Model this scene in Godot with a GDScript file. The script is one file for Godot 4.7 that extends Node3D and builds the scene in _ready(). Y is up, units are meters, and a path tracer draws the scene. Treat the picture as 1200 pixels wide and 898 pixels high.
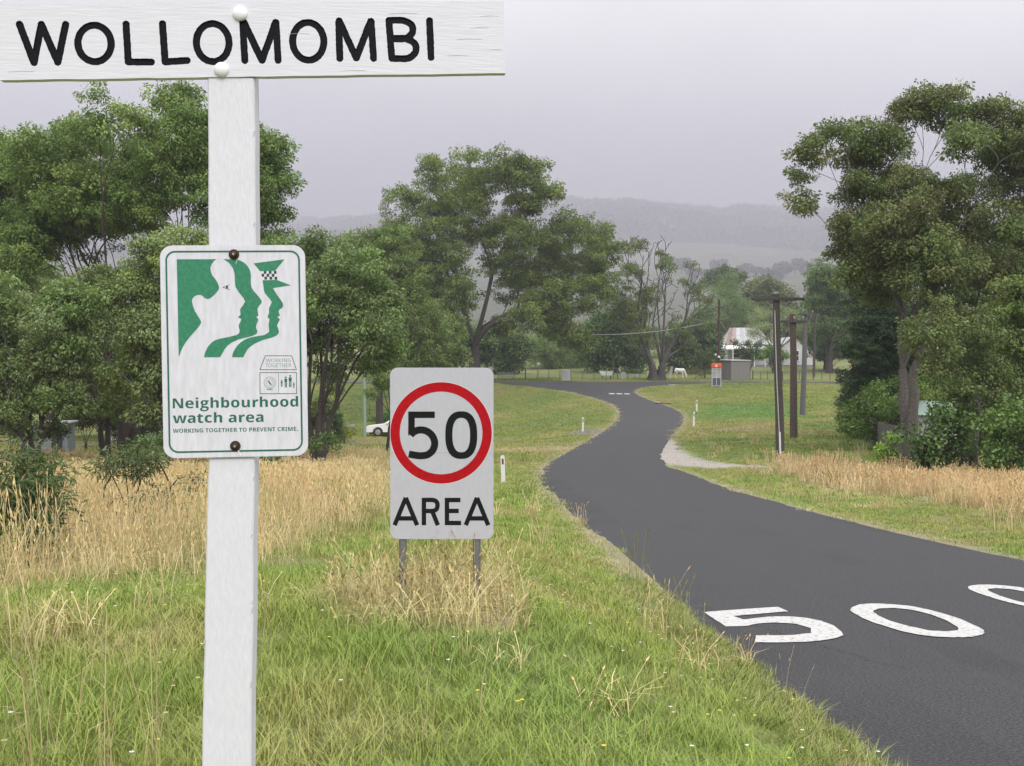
extends Node3D

const EYE := 1.5            # the camera's height; "drop" below means metres under the eye
var rnd := RandomNumberGenerator.new()
var mats := {}
var taken := {}
var textures := {}
var drop_table := PackedFloat32Array()
var left_table := PackedFloat32Array()
var right_table := PackedFloat32Array()
var noise_a := FastNoiseLite.new()
var noise_b := FastNoiseLite.new()
var clumps := {}

# ------------------------------------------------------------------ meshes
class Geo:
	var v := PackedVector3Array()
	var n := PackedVector3Array()
	var c := PackedColorArray()
	var tint := Color(1, 1, 1)

	func tri(a: Vector3, b: Vector3, d: Vector3) -> void:
		var m := (b - a).cross(d - a).normalized()
		v.append(a); v.append(d); v.append(b)
		for i in 3:
			n.append(m)
			c.append(tint)

	func quad(a: Vector3, b: Vector3, d: Vector3, e: Vector3) -> void:
		tri(a, b, d)
		tri(a, d, e)

	func tri_n(a: Vector3, b: Vector3, d: Vector3, na: Vector3, nb: Vector3, nd: Vector3) -> void:
		v.append(a); v.append(d); v.append(b)
		n.append(na); n.append(nd); n.append(nb)
		for i in 3:
			c.append(tint)

	# a box with chamfered edges
	func box(center: Vector3, size: Vector3, bevel := 0.0, turn := Basis.IDENTITY) -> void:
		var h := size / 2.0
		var b := minf(bevel, minf(h.x, minf(h.y, h.z)) * 0.9)
		var at := func(x: float, y: float, z: float) -> Vector3: return center + turn * Vector3(x, y, z)
		var i := h - Vector3(b, b, b)
		for s in [-1.0, 1.0]:
			var q := [[at.call(s * h.x, -i.y, -i.z), at.call(s * h.x, i.y, -i.z), at.call(s * h.x, i.y, i.z), at.call(s * h.x, -i.y, i.z)],
				[at.call(-i.x, s * h.y, -i.z), at.call(-i.x, s * h.y, i.z), at.call(i.x, s * h.y, i.z), at.call(i.x, s * h.y, -i.z)],
				[at.call(-i.x, -i.y, s * h.z), at.call(i.x, -i.y, s * h.z), at.call(i.x, i.y, s * h.z), at.call(-i.x, i.y, s * h.z)]]
			for f in q:
				if s > 0.0: quad(f[0], f[1], f[2], f[3])
				else: quad(f[3], f[2], f[1], f[0])
		if b <= 0.0:
			return
		for s in [-1.0, 1.0]:
			for t in [-1.0, 1.0]:
				out4(center, at.call(s * h.x, t * i.y, -i.z), at.call(s * h.x, t * i.y, i.z), at.call(s * i.x, t * h.y, i.z), at.call(s * i.x, t * h.y, -i.z))
				out4(center, at.call(s * h.x, -i.y, t * i.z), at.call(s * h.x, i.y, t * i.z), at.call(s * i.x, i.y, t * h.z), at.call(s * i.x, -i.y, t * h.z))
				out4(center, at.call(-i.x, s * h.y, t * i.z), at.call(i.x, s * h.y, t * i.z), at.call(i.x, s * i.y, t * h.z), at.call(-i.x, s * i.y, t * h.z))
				for w in [-1.0, 1.0]:
					out3(center, at.call(s * h.x, t * i.y, w * i.z), at.call(s * i.x, t * h.y, w * i.z), at.call(s * i.x, t * i.y, w * h.z))

	func out3(from: Vector3, a: Vector3, b: Vector3, d: Vector3) -> void:
		if (b - a).cross(d - a).dot((a + b + d) / 3.0 - from) >= 0.0: tri(a, b, d)
		else: tri(a, d, b)

	func out4(from: Vector3, a: Vector3, b: Vector3, d: Vector3, e: Vector3) -> void:
		out3(from, a, b, d)
		out3(from, a, d, e)

	func tube(p: PackedVector3Array, r: PackedFloat32Array, sides := 8, caps := true) -> void:
		var last := p.size() - 1
		var rings := []
		var normals := []
		var side := Vector3.ZERO
		for i in p.size():
			var along := (p[mini(i + 1, last)] - p[maxi(i - 1, 0)]).normalized()
			if side == Vector3.ZERO:
				side = along.cross(Vector3(0.31, 0.2, 0.93)).normalized()
			side = (side - along * along.dot(side)).normalized()
			var up := along.cross(side)
			var ring := PackedVector3Array()
			var nn := PackedVector3Array()
			for k in sides:
				var a := TAU * k / sides
				var d := side * cos(a) + up * sin(a)
				nn.append(d)
				ring.append(p[i] + d * r[i])
			rings.append(ring)
			normals.append(nn)
		for i in last:
			for k in sides:
				var k2 := (k + 1) % sides
				var a: Vector3 = rings[i][k]
				var b: Vector3 = rings[i][k2]
				var d: Vector3 = rings[i + 1][k2]
				var e: Vector3 = rings[i + 1][k]
				tri_n(a, b, d, normals[i][k], normals[i][k2], normals[i + 1][k2])
				tri_n(a, d, e, normals[i][k], normals[i + 1][k2], normals[i + 1][k])
		if caps:
			for k in sides:
				var k2 := (k + 1) % sides
				tri(p[last], rings[last][k], rings[last][k2])
				tri(p[0], rings[0][k2], rings[0][k])

	func bar(a: Vector3, b: Vector3, r: float, sides := 8) -> void:
		tube(PackedVector3Array([a, b]), PackedFloat32Array([r, r]), sides)

	# a profile of (radius, height) turned about y
	func lathe(profile: PackedVector2Array, sides: int, xf := Transform3D.IDENTITY) -> void:
		for i in profile.size() - 1:
			var p := profile[i]
			var q := profile[i + 1]
			var slope := Vector2(q.y - p.y, p.x - q.x).normalized()
			for k in sides:
				var a := TAU * k / sides
				var b := TAU * (k + 1) / sides
				var da := Vector3(cos(a), 0, -sin(a))
				var db := Vector3(cos(b), 0, -sin(b))
				var na := xf.basis * (da * slope.x + Vector3.UP * slope.y)
				var nb := xf.basis * (db * slope.x + Vector3.UP * slope.y)
				var p1 := xf * (da * p.x + Vector3.UP * p.y)
				var p2 := xf * (db * p.x + Vector3.UP * p.y)
				var q1 := xf * (da * q.x + Vector3.UP * q.y)
				var q2 := xf * (db * q.x + Vector3.UP * q.y)
				if p.x > 0.0: tri_n(p1, p2, q2, na, nb, nb)
				if q.x > 0.0: tri_n(p1, q2, q1, na, nb, na)

	# a flat outline given depth along z
	func prism(outline: PackedVector2Array, z0: float, z1: float, xf := Transform3D.IDENTITY) -> void:
		var p := outline.duplicate()
		if Geometry2D.is_polygon_clockwise(p):
			p.reverse()
		var t := Geometry2D.triangulate_polygon(p)
		for i in range(0, t.size(), 3):
			var a := p[t[i]]
			var b := p[t[i + 1]]
			var d := p[t[i + 2]]
			if (b - a).cross(d - a) < 0.0:
				var s := b
				b = d
				d = s
			tri(xf * Vector3(a.x, a.y, z1), xf * Vector3(b.x, b.y, z1), xf * Vector3(d.x, d.y, z1))
			tri(xf * Vector3(a.x, a.y, z0), xf * Vector3(d.x, d.y, z0), xf * Vector3(b.x, b.y, z0))
		for i in p.size():
			var a := p[i]
			var b := p[(i + 1) % p.size()]
			quad(xf * Vector3(a.x, a.y, z0), xf * Vector3(b.x, b.y, z0), xf * Vector3(b.x, b.y, z1), xf * Vector3(a.x, a.y, z1))

	# the band between two outlines of as many points
	func band(outer: PackedVector2Array, inner: PackedVector2Array, z0: float, z1: float) -> void:
		var s := outer.size()
		for i in s:
			var j := (i + 1) % s
			var a := outer[i]
			var b := outer[j]
			var d := inner[j]
			var e := inner[i]
			quad(Vector3(a.x, a.y, z1), Vector3(b.x, b.y, z1), Vector3(d.x, d.y, z1), Vector3(e.x, e.y, z1))
			quad(Vector3(a.x, a.y, z0), Vector3(b.x, b.y, z0), Vector3(b.x, b.y, z1), Vector3(a.x, a.y, z1))
			quad(Vector3(e.x, e.y, z1), Vector3(d.x, d.y, z1), Vector3(d.x, d.y, z0), Vector3(e.x, e.y, z0))

	func mesh() -> ArrayMesh:
		var a := []
		a.resize(Mesh.ARRAY_MAX)
		a[Mesh.ARRAY_VERTEX] = v
		a[Mesh.ARRAY_NORMAL] = n
		a[Mesh.ARRAY_COLOR] = c
		var m := ArrayMesh.new()
		if v.size():
			m.add_surface_from_arrays(Mesh.PRIMITIVE_TRIANGLES, a)
		return m

# ------------------------------------------------------------------ naming
func numbered(called: String) -> String:
	var k: int = taken.get(called, -1) + 1
	taken[called] = k
	return called if k == 0 else "%s_%03d" % [called, k]

func tag(o: Node3D, label: String, category: String, group := "") -> Node3D:
	o.set_meta("label", label)
	o.set_meta("category", category)
	if group: o.set_meta("group", group)
	return o

func thing(called: String, label: String, category: String, at := Vector3.ZERO, turn := 0.0, group := "") -> Node3D:
	var o := Node3D.new()
	o.name = numbered(called)
	add_child(o)
	o.position = at
	o.rotation.y = turn
	return tag(o, label, category, group)

func part(called: String, g: Geo, m: Material, parent: Node3D = null) -> MeshInstance3D:
	return part_mesh(called, g.mesh(), m, parent)

func part_mesh(called: String, mesh: Mesh, m: Material, parent: Node3D = null) -> MeshInstance3D:
	var o := MeshInstance3D.new()
	o.mesh = mesh
	o.material_override = m
	if parent:
		o.name = called
		parent.add_child(o, true)
	else:
		o.name = numbered(called)
		add_child(o)
	return o

func structure(called: String, g: Geo, m: Material) -> MeshInstance3D:
	var o := part(called, g, m)
	o.set_meta("kind", "structure")
	return o

func many(called: String, mesh: Mesh, m: Material, where: Array, tints: Array, parent: Node3D = null) -> MultiMeshInstance3D:
	var mm := MultiMesh.new()
	mm.transform_format = MultiMesh.TRANSFORM_3D
	mm.use_colors = true
	mm.mesh = mesh
	mm.instance_count = where.size()
	for i in where.size():
		mm.set_instance_transform(i, where[i])
		mm.set_instance_color(i, tints[i])
	var o := MultiMeshInstance3D.new()
	o.multimesh = mm
	o.material_override = m
	o.set_meta("kind", "stuff")
	if parent:
		o.name = called
		parent.add_child(o, true)
	else:
		o.name = numbered(called)
		add_child(o)
	return o

# ------------------------------------------------------------------ materials
func noise_texture(key: String, freq: float, octaves: int, low: float, high: float, size := 512, cells := false) -> NoiseTexture2D:
	if textures.has(key): return textures[key]
	var f := FastNoiseLite.new()
	f.seed = hash(key) % 1000
	f.noise_type = FastNoiseLite.TYPE_CELLULAR if cells else FastNoiseLite.TYPE_SIMPLEX_SMOOTH
	f.frequency = freq
	f.fractal_octaves = octaves
	var g := Gradient.new()
	g.set_color(0, Color(low, low, low))
	g.set_color(1, Color(high, high, high))
	var t := NoiseTexture2D.new()
	t.width = size
	t.height = size
	t.seamless = true
	t.noise = f
	t.color_ramp = g
	textures[key] = t
	return t

func mat(key: String, albedo := Color(0.5, 0.5, 0.5), rough := 0.8, metal := 0.0) -> StandardMaterial3D:
	if mats.has(key): return mats[key]
	var m := StandardMaterial3D.new()
	m.resource_name = key
	m.albedo_color = albedo.linear_to_srgb()
	m.roughness = rough
	m.metallic = metal
	m.vertex_color_use_as_albedo = true
	m.cull_mode = BaseMaterial3D.CULL_DISABLED
	mats[key] = m
	return m

# a material with a mottled tone and a little relief
func worn(key: String, albedo: Color, rough: float, scale: Vector3, low := 0.75, freq := 0.02, relief := 0.0, metal := 0.0, world := false) -> StandardMaterial3D:
	if mats.has(key): return mats[key]
	var m := mat(key, albedo, rough, metal)
	m.albedo_texture = noise_texture("mottle%.2f_%.3f" % [low, freq], freq, 5, low, 1.0)
	m.uv1_triplanar = true
	m.uv1_world_triplanar = world
	m.uv1_scale = scale
	if relief > 0.0:
		m.heightmap_enabled = true
		m.heightmap_scale = relief
		m.heightmap_texture = noise_texture("relief", 0.03, 5, 0.0, 1.0)
	return m

func leaf_material(key: String, shine := 0.55, through := 0.7) -> StandardMaterial3D:
	if mats.has(key): return mats[key]
	var m := mat(key, Color(1, 1, 1), shine)
	m.backlight_enabled = true
	m.backlight = Color(through, through, through * 0.8)
	m.metallic_specular = 0.35
	return m

# ------------------------------------------------------------------ the lie of the land
func curve(knots: Array, t: float) -> float:
	var last := knots.size() - 1
	if t <= knots[0].x: return knots[0].y
	if t >= knots[last].x: return knots[last].y
	var i := 0
	while knots[i + 1].x < t: i += 1
	var slope := func(j: int) -> float:
		var a: Vector2 = knots[maxi(j - 1, 0)]
		var b: Vector2 = knots[mini(j + 1, last)]
		return (b.y - a.y) / (b.x - a.x)
	var h: float = knots[i + 1].x - knots[i].x
	var s: float = (t - knots[i].x) / h
	var s2 := s * s
	var s3 := s2 * s
	return (2 * s3 - 3 * s2 + 1) * knots[i].y + (s3 - 2 * s2 + s) * h * slope.call(i) + (-2 * s3 + 3 * s2) * knots[i + 1].y + (s3 - s2) * h * slope.call(i + 1)

func survey() -> void:
	noise_a.seed = 5
	noise_a.frequency = 0.09
	noise_a.fractal_octaves = 3
	noise_b.seed = 17
	noise_b.frequency = 0.6
	noise_b.fractal_octaves = 3
	var drops := [Vector2(-20, 1.2), Vector2(0, 1.55), Vector2(3, 1.72), Vector2(6, 1.98), Vector2(9, 2.25), Vector2(12, 2.47), Vector2(15, 2.72), Vector2(20, 3.1), Vector2(27, 3.55), Vector2(35, 4.0), Vector2(45, 4.3), Vector2(60, 4.4),
		Vector2(74, 4.25), Vector2(84, 4.05), Vector2(94, 3.5), Vector2(108, 2.8), Vector2(116, 2.35), Vector2(122, 2.03), Vector2(128, 1.72), Vector2(135, 1.5), Vector2(170, 0.1), Vector2(230, -3.0), Vector2(270, -6.0)]
	var lefts := [Vector2(-20, 1.76), Vector2(3, 1.64), Vector2(6, 1.63), Vector2(10, 1.55), Vector2(18, 1.48), Vector2(25.5, 1.35), Vector2(34, 1.1), Vector2(39.5, 1.08), Vector2(46, 1.5), Vector2(51, 2.3), Vector2(56, 3.2), Vector2(65.5, 5.15), Vector2(73, 6.65),
		Vector2(81, 8.0), Vector2(88.5, 9.0), Vector2(94.5, 9.1), Vector2(102.5, 8.0), Vector2(109.5, 6.2), Vector2(114, 4.3), Vector2(119, 1.4)]
	var rights := [Vector2(-20, 7.0), Vector2(10, 6.95), Vector2(17.5, 7.15), Vector2(25, 7.05), Vector2(35, 7.15), Vector2(42, 7.0), Vector2(45.5, 6.85), Vector2(50, 7.15), Vector2(56, 8.05), Vector2(65.5, 9.95), Vector2(74.5, 11.95), Vector2(83, 13.6), Vector2(89, 14.2),
		Vector2(95, 13.8), Vector2(102, 13.1), Vector2(109, 12.9), Vector2(114, 13.6), Vector2(119, 16.0)]
	for i in 600:
		var d := i * 0.5 - 20.0
		drop_table.append(curve(drops, d))
		left_table.append(curve(lefts, d))
		right_table.append(curve(rights, d))

func look_up(table: PackedFloat32Array, d: float) -> float:
	var f := clampf((d + 20.0) * 2.0, 0.0, 598.0)
	var i := int(f)
	return lerpf(table[i], table[i + 1], f - i)

func road_height(d: float) -> float:
	return EYE - look_up(drop_table, d)

func left_rise(d: float) -> float:
	if d < 3.0: return 0.42
	if d < 6.2: return lerpf(0.42, 0.61, (d - 3.0) / 3.2)
	if d < 8.5: return lerpf(0.61, 0.5, (d - 6.2) / 2.3)
	if d < 30.0: return lerpf(0.5, 0.15, (d - 8.5) / 21.5)
	if d < 77.0: return lerpf(0.15, -0.95, (d - 30.0) / 47.0)
	if d < 98.0: return -0.95
	return lerpf(-0.95, 0.0, smoothstep(98.0, 119.0, d))

# height of the ground at x, d metres in front of the camera; the road's bed lies 5 cm under the asphalt
func ground(x: float, d: float) -> float:
	var y := road_height(d)
	if d > 119.3 and d < 126.3:
		return y - 0.05
	var l := look_up(left_table, d)
	var r := look_up(right_table, d)
	var off := 0.0
	if d < 119.3:
		if x > l + 0.03 and x < r - 0.03:
			return y + 0.008 - 0.058 * smoothstep(0.1, 0.4, minf(x - l, r - x))
		if x <= l:
			off = l - x
			y += left_rise(d) * smoothstep(0.05, 1.9 if d < 22.0 else lerpf(1.9, 11.0, minf((d - 22.0) / 45.0, 1.0)), off)
		else:
			off = x - r
			y += 0.25 * smoothstep(0.05, 5.0, off)
	else:
		off = d - 126.3
	if d < 119.3 and x < 4.0:      # a low lip of lawn before the cross road
		y += 0.55 * smoothstep(3.0, -3.0, x) * exp(-pow((d - 115.5) / 2.4, 2.0))
	y += noise_a.get_noise_2d(x, d) * 0.22 * smoothstep(0.2, 6.0, off) * (0.45 if d < 14.0 else 1.0)
	y += noise_b.get_noise_2d(x, d) * 0.05 * smoothstep(0.1, 1.2, off)
	return y

func spot(x: float, d: float, lift := 0.0) -> Vector3:
	return Vector3(x, ground(x, d) + lift, -d)

# along: 1 on the loose gravel of the turning place
func gravel(x: float, d: float) -> float:
	var p := Vector2(x, d)
	var way := [Vector3(9.3, 63, 0.35), Vector3(8.55, 57, 0.6), Vector3(7.85, 52, 0.95), Vector3(7.75, 47.5, 1.0), Vector3(8.6, 44.6, 0.85), Vector3(10.0, 43.0, 0.5)]
	var best := -9.0
	for i in way.size() - 1:
		var a := Vector2(way[i].x, way[i].y)
		var b := Vector2(way[i + 1].x, way[i + 1].y)
		var t := clampf((p - a).dot(b - a) / (b - a).length_squared(), 0.0, 1.0)
		best = maxf(best, lerpf(way[i].z, way[i + 1].z, t) - p.distance_to(a.lerp(b, t)))
	return smoothstep(-0.25, 0.3, best + noise_b.get_noise_2d(x * 2.0, d * 2.0) * 0.5)

# how far the long dry grass has taken over, 0 to 1
func dryness(x: float, d: float) -> float:
	var w := noise_a.get_noise_2d(x * 2.2 + 40.0, d * 2.2) * 1.5
	var a := 0.0
	if x < 0.0:
		a = smoothstep(-0.6, 1.8, -0.105 * d - 0.35 - x + w * 0.5) * smoothstep(-2.2, 2.6, d - 7.7 - maxf(0.0, x + 4.5) * 1.3 + w * 1.5) * (1.0 - smoothstep(44.0, 62.0, d))
		var e := Vector2((x + 0.28) / 0.85, (d - 6.3) / 1.05).length()
		a = maxf(a, 1.0 - smoothstep(0.7, 1.2, e + w * 0.15))
	else:
		var off := x - look_up(right_table, d)
		a = smoothstep(2.2, 4.2, off + w) * smoothstep(14.0, 19.0, d) * (1.0 - smoothstep(36.0, 47.0, d + w * 3.0 + maxf(0.0, x - 13.0) * 1.2))
	return a

func ground_tone(x: float, d: float) -> Color:
	var green := Color(0.215, 0.25, 0.06)
	var straw := Color(0.42, 0.34, 0.19)
	var lawn := Color(0.205, 0.245, 0.055)
	var k := noise_a.get_noise_2d(x * 0.7 + 9.0, d * 0.45) + 0.6 * noise_b.get_noise_2d(x * 0.35, d * 0.25)
	var c := green.lerp(lawn, smoothstep(14.0, 45.0, d))
	c = c.lerp(Color(0.31, 0.275, 0.11), smoothstep(0.0, 0.6, k) * 0.65)
	c = c.lerp(Color(0.13, 0.2, 0.05), smoothstep(0.0, 0.5, -k) * 0.55)
	c = c.lerp(Color(0.13, 0.24, 0.05), 0.85 * (1.0 - smoothstep(0.5, 1.1, Vector2((x - 19.0 - (d - 85.0) * 0.2) / 5.5, (d - 86.0) / 9.0).length() + k * 0.2)))
	c = c.lerp(Color(0.34, 0.27, 0.15), 0.6 * (1.0 - smoothstep(0.3, 1.3, absf(d - 68.0 - (x - 12.0) * 0.9 + k * 2.0) / 1.6)) * smoothstep(10.0, 14.0, x))
	c = c.lerp(straw, dryness(x, d))
	if x < look_up(left_table, d) and d > 40.0 and d < 82.0:
		c = c.lerp(straw, 0.8 * smoothstep(0.35, 0.9, 1.0 - absf(d - 56.0 - (x - 3.0) * -0.5) / 5.0) * smoothstep(-9.0, -4.0, x))
		c = c.lerp(Color(0.28, 0.235, 0.18), 0.85 * smoothstep(0.3, 0.8, 1.0 - absf(d - 70.0) / 3.4) * (1.0 - smoothstep(-0.5, 1.5, x)))
		c = c.lerp(Color(0.26, 0.25, 0.23), 0.9 * (1.0 - smoothstep(0.6, 1.6, Vector2((x - 5.3) / 1.2, (d - 69.5) / 2.4).length())))
	if d > 8.0 and d < 119.0:
		var edge := minf(absf(x - look_up(left_table, d)), absf(x - look_up(right_table, d)))
		c = c.lerp(Color(0.4, 0.34, 0.22), 0.75 * (1.0 - smoothstep(0.12, 0.45, edge + noise_b.get_noise_2d(x * 3.0, d * 1.5) * 0.25)))
	c = c.lerp(Color(0.55, 0.5, 0.44), gravel(x, d))
	return c

# ------------------------------------------------------------------ the scene
func _ready() -> void:
	rnd.seed = 20
	var cam := Camera3D.new()
	cam.name = "camera"
	cam.fov = 40.03
	cam.near = 0.05
	cam.far = 6000.0
	cam.position = Vector3(0, EYE, 0)
	cam.rotation.x = deg_to_rad(-0.883)
	add_child(cam)
	var env := Environment.new()
	env.background_mode = Environment.BG_SKY
	env.tonemap_mode = Environment.TONE_MAPPER_LINEAR
	env.tonemap_exposure = 1.7
	env.sdfgi_enabled = true
	env.ssao_enabled = true
	env.ssil_enabled = true
	env.fog_enabled = true
	env.fog_density = 0.0004
	env.volumetric_fog_enabled = true
	env.volumetric_fog_density = 0.0
	env.fog_light_color = Color(0.955, 0.95, 1.0)
	env.sky = overcast()
	var we := WorldEnvironment.new()
	we.name = "air"
	we.environment = env
	add_child(we)
	var sun := DirectionalLight3D.new()
	sun.name = "sun"
	sun.light_energy = 0.4
	sun.light_color = Color(1.0, 0.98, 0.97)
	sun.light_angular_distance = 30.0
	sun.shadow_enabled = true
	sun.rotation = Vector3(deg_to_rad(-42), deg_to_rad(18), 0)
	add_child(sun)
	survey()
	build_ground()
	build_road()
	build_markings()
	build_hills()
	build_mist()
	build_name_sign()
	build_watch_sign()
	build_speed_sign()
	build_guide_posts()
	build_poles()
	build_booth()
	build_shed()
	build_house()
	build_yard()
	build_car()
	build_pony()
	build_sticks()
	build_trees()
	build_grass()

# rain cloud: brightest overhead, duller and lilac towards the horizon
func overcast() -> Sky:
	var w := 512
	var h := 256
	var im := Image.create(w, h, false, Image.FORMAT_RGBF)
	var n := FastNoiseLite.new()
	n.seed = 3
	n.frequency = 1.1
	n.fractal_octaves = 4
	for j in h:
		var up := PI / 2.0 - PI * (j + 0.5) / h
		for i in w:
			var a := TAU * (i + 0.5) / w
			var p := Vector3(cos(up) * cos(a), sin(up), cos(up) * sin(a))
			var s := maxf(p.y, 0.0)
			var l := 0.13 + 1.25 * s + 0.3 * s * s
			l *= 1.0 + 0.13 * n.get_noise_3d(p.x * 1.6, s * 4.5, p.z * 1.6)
			if p.y < 0.0: l = 0.15
			var t := smoothstep(0.12, 0.36, s)
			im.set_pixel(i, j, Color(l * lerpf(0.965, 0.99, t), l * lerpf(0.955, 0.985, t), l * lerpf(1.07, 1.015, t)))
	var m := PanoramaSkyMaterial.new()
	m.panorama = ImageTexture.create_from_image(im)
	var sky := Sky.new()
	sky.sky_material = m
	return sky

# ------------------------------------------------------------------ ground and road
func build_ground() -> void:
	var xs := PackedFloat32Array()
	var x := -190.0
	while x < 200.0:
		xs.append(x)
		x += 0.34 if x > -7.0 and x < 17.5 else clampf(minf(absf(x + 7.0), absf(x - 17.5)) * 0.12, 0.4, 6.0)
	var ds := PackedFloat32Array()
	var d := -12.0
	while d < 262.0:
		ds.append(d)
		d += 0.3 if d > 2.0 and d < 14.0 else 0.55 if d < 48.0 else 0.9 if d < 130.0 else 4.0
	var w := xs.size()
	var pos := PackedVector3Array()
	var col := PackedColorArray()
	for b in ds:
		for a in xs:
			pos.append(Vector3(a, ground(a, b), -b))
			col.append(ground_tone(a, b))
	var nor := PackedVector3Array()
	for j in ds.size():
		for i in w:
			var e := pos[j * w + mini(i + 1, w - 1)] - pos[j * w + maxi(i - 1, 0)]
			var f := pos[mini(j + 1, ds.size() - 1) * w + i] - pos[maxi(j - 1, 0) * w + i]
			nor.append(e.cross(f).normalized())
	var idx := PackedInt32Array()
	for j in ds.size() - 1:
		for i in w - 1:
			var a := j * w + i
			idx.append_array([a, a + w, a + 1, a + 1, a + w, a + w + 1])
	var arr := []
	arr.resize(Mesh.ARRAY_MAX)
	arr[Mesh.ARRAY_VERTEX] = pos
	arr[Mesh.ARRAY_NORMAL] = nor
	arr[Mesh.ARRAY_COLOR] = col
	arr[Mesh.ARRAY_INDEX] = idx
	var mesh := ArrayMesh.new()
	mesh.add_surface_from_arrays(Mesh.PRIMITIVE_TRIANGLES, arr)
	var m := worn("turf", Color(1.25, 1.25, 1.25).clamp(), 0.95, Vector3(0.55, 0.55, 0.55), 0.6, 0.06, 3.0, 0.0, true)
	var o := part_mesh("ground", mesh, m)
	o.set_meta("kind", "structure")

func asphalt() -> StandardMaterial3D:
	var m := mat("asphalt", Color(0.108, 0.107, 0.112), 0.8)
	m.albedo_texture = noise_texture("chips", 0.08, 4, 0.36, 1.0, 1024)
	m.uv1_triplanar = true
	m.uv1_world_triplanar = true
	m.uv1_scale = Vector3(0.5, 0.5, 0.5)
	m.heightmap_enabled = true
	m.heightmap_scale = 1.0
	m.heightmap_texture = noise_texture("chips_relief", 0.1, 3, 0.0, 1.0, 1024)
	m.metallic_specular = 0.4
	return m

func road_point(d: float, f: float, ragged := true) -> Vector3:
	var l := look_up(left_table, d)
	var r := look_up(right_table, d)
	if ragged:
		l += 0.09 * noise_b.get_noise_2d(d * 3.0, 3.0)
		r += 0.09 * noise_b.get_noise_2d(d * 3.0, 50.0)
	return Vector3(lerpf(l, r, f), road_height(d) + 0.05 * (1.0 - pow(2.0 * f - 1.0, 2.0)), -d)

func build_road() -> void:
	var g := Geo.new()
	var ds := PackedFloat32Array()
	var d := -14.0
	while d < 119.4:
		ds.append(d)
		d += 0.25 if d > 0.0 and d < 20.0 else 0.6
	ds.append(119.4)
	var across := 14
	for j in ds.size() - 1:
		for i in across:
			var q := []
			for k in [[0, 0], [0, 1], [1, 1], [1, 0]]:
				q.append([ds[j + k[0]], float(i + k[1]) / across])
			var p := []
			for e in q:
				p.append(road_point(e[0], e[1]))
			var f := (i + 0.5) / across
			var wear := 1.0 + 0.26 * exp(-pow((f - 0.22) / 0.09, 2.0)) + 0.24 * exp(-pow((f - 0.4) / 0.07, 2.0)) + 0.24 * exp(-pow((f - 0.66) / 0.09, 2.0)) + 0.2 * exp(-pow((f - 0.84) / 0.07, 2.0))
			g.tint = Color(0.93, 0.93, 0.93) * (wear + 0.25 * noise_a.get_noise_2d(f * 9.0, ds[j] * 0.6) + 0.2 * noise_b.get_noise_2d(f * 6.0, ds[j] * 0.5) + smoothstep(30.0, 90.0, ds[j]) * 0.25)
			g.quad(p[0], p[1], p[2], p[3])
		for f in [0.0, 1.0]:
			var a := road_point(ds[j], f)
			var b := road_point(ds[j + 1], f)
			g.quad(a, b, b + Vector3.DOWN * 0.12, a + Vector3.DOWN * 0.12)
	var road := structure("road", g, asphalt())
	# hairline cracks
	for q in [[[1.85, 9.72], [2.05, 9.3], [2.15, 8.9], [2.3, 8.3], [2.5, 7.6], [2.7, 7.0]]]:
		var line := PackedVector2Array()
		for p in q: line.append(Vector2(p[0], p[1]))
		var c := Geo.new()
		var fine := PackedVector2Array()
		for i in line.size() - 1:
			for k in 8: fine.append(line[i].lerp(line[i + 1], k / 8.0) + Vector2(rnd.randfn(), rnd.randfn()) * 0.012)
		for i in fine.size() - 1:
			var a := fine[i]
			var b := fine[i + 1]
			var side := (b - a).orthogonal().normalized() * 0.0028
			var at := func(p: Vector2) -> Vector3:
				var l := look_up(left_table, p.y)
				return road_point(p.y, (p.x - l) / (look_up(right_table, p.y) - l), false) + Vector3(0, 0.004, 0)
			c.quad(at.call(a - side), at.call(a + side), at.call(b + side), at.call(b - side))
		part("crack", c, mat("crack_dark", Color(0.035, 0.035, 0.037), 0.9), road)
	var h := Geo.new()
	var x := -120.0
	while x < 150.0:
		for i in 6:
			var a := 119.4 + i * 1.12
			var b := a + 1.12
			h.tint = Color(1, 1, 1) * (1.3 + 0.1 * noise_a.get_noise_2d(x * 0.6, a))
			h.quad(Vector3(x, road_height(a) + 0.012, -a), Vector3(x + 3.0, road_height(a) + 0.012, -a), Vector3(x + 3.0, road_height(b) + 0.012, -b), Vector3(x, road_height(b) + 0.012, -b))
		x += 3.0
	structure("cross_road", h, asphalt())

# white paint worn through here and there to the stone
func road_paint() -> StandardMaterial3D:
	if mats.has("road_paint"): return mats["road_paint"]
	var m := mat("road_paint", Color(0.53, 0.525, 0.515), 0.65)
	var g := Gradient.new()
	g.offsets = PackedFloat32Array([0.0, 0.2, 0.31, 0.55, 1.0])
	g.colors = PackedColorArray([Color(0.42, 0.42, 0.43), Color(0.55, 0.55, 0.55), Color(0.9, 0.9, 0.89), Color(0.96, 0.955, 0.95), Color(1, 1, 1)])
	var t := noise_texture("worn_paint", 0.035, 6, 0.0, 1.0, 1024)
	t.color_ramp = g
	m.albedo_texture = t
	m.uv1_triplanar = true
	m.uv1_world_triplanar = true
	m.uv1_scale = Vector3(0.45, 0.45, 0.45)
	m.heightmap_enabled = true
	m.heightmap_scale = 0.6
	m.heightmap_texture = noise_texture("chips_relief", 0.1, 3, 0.0, 1.0, 1024)
	return m

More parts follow.
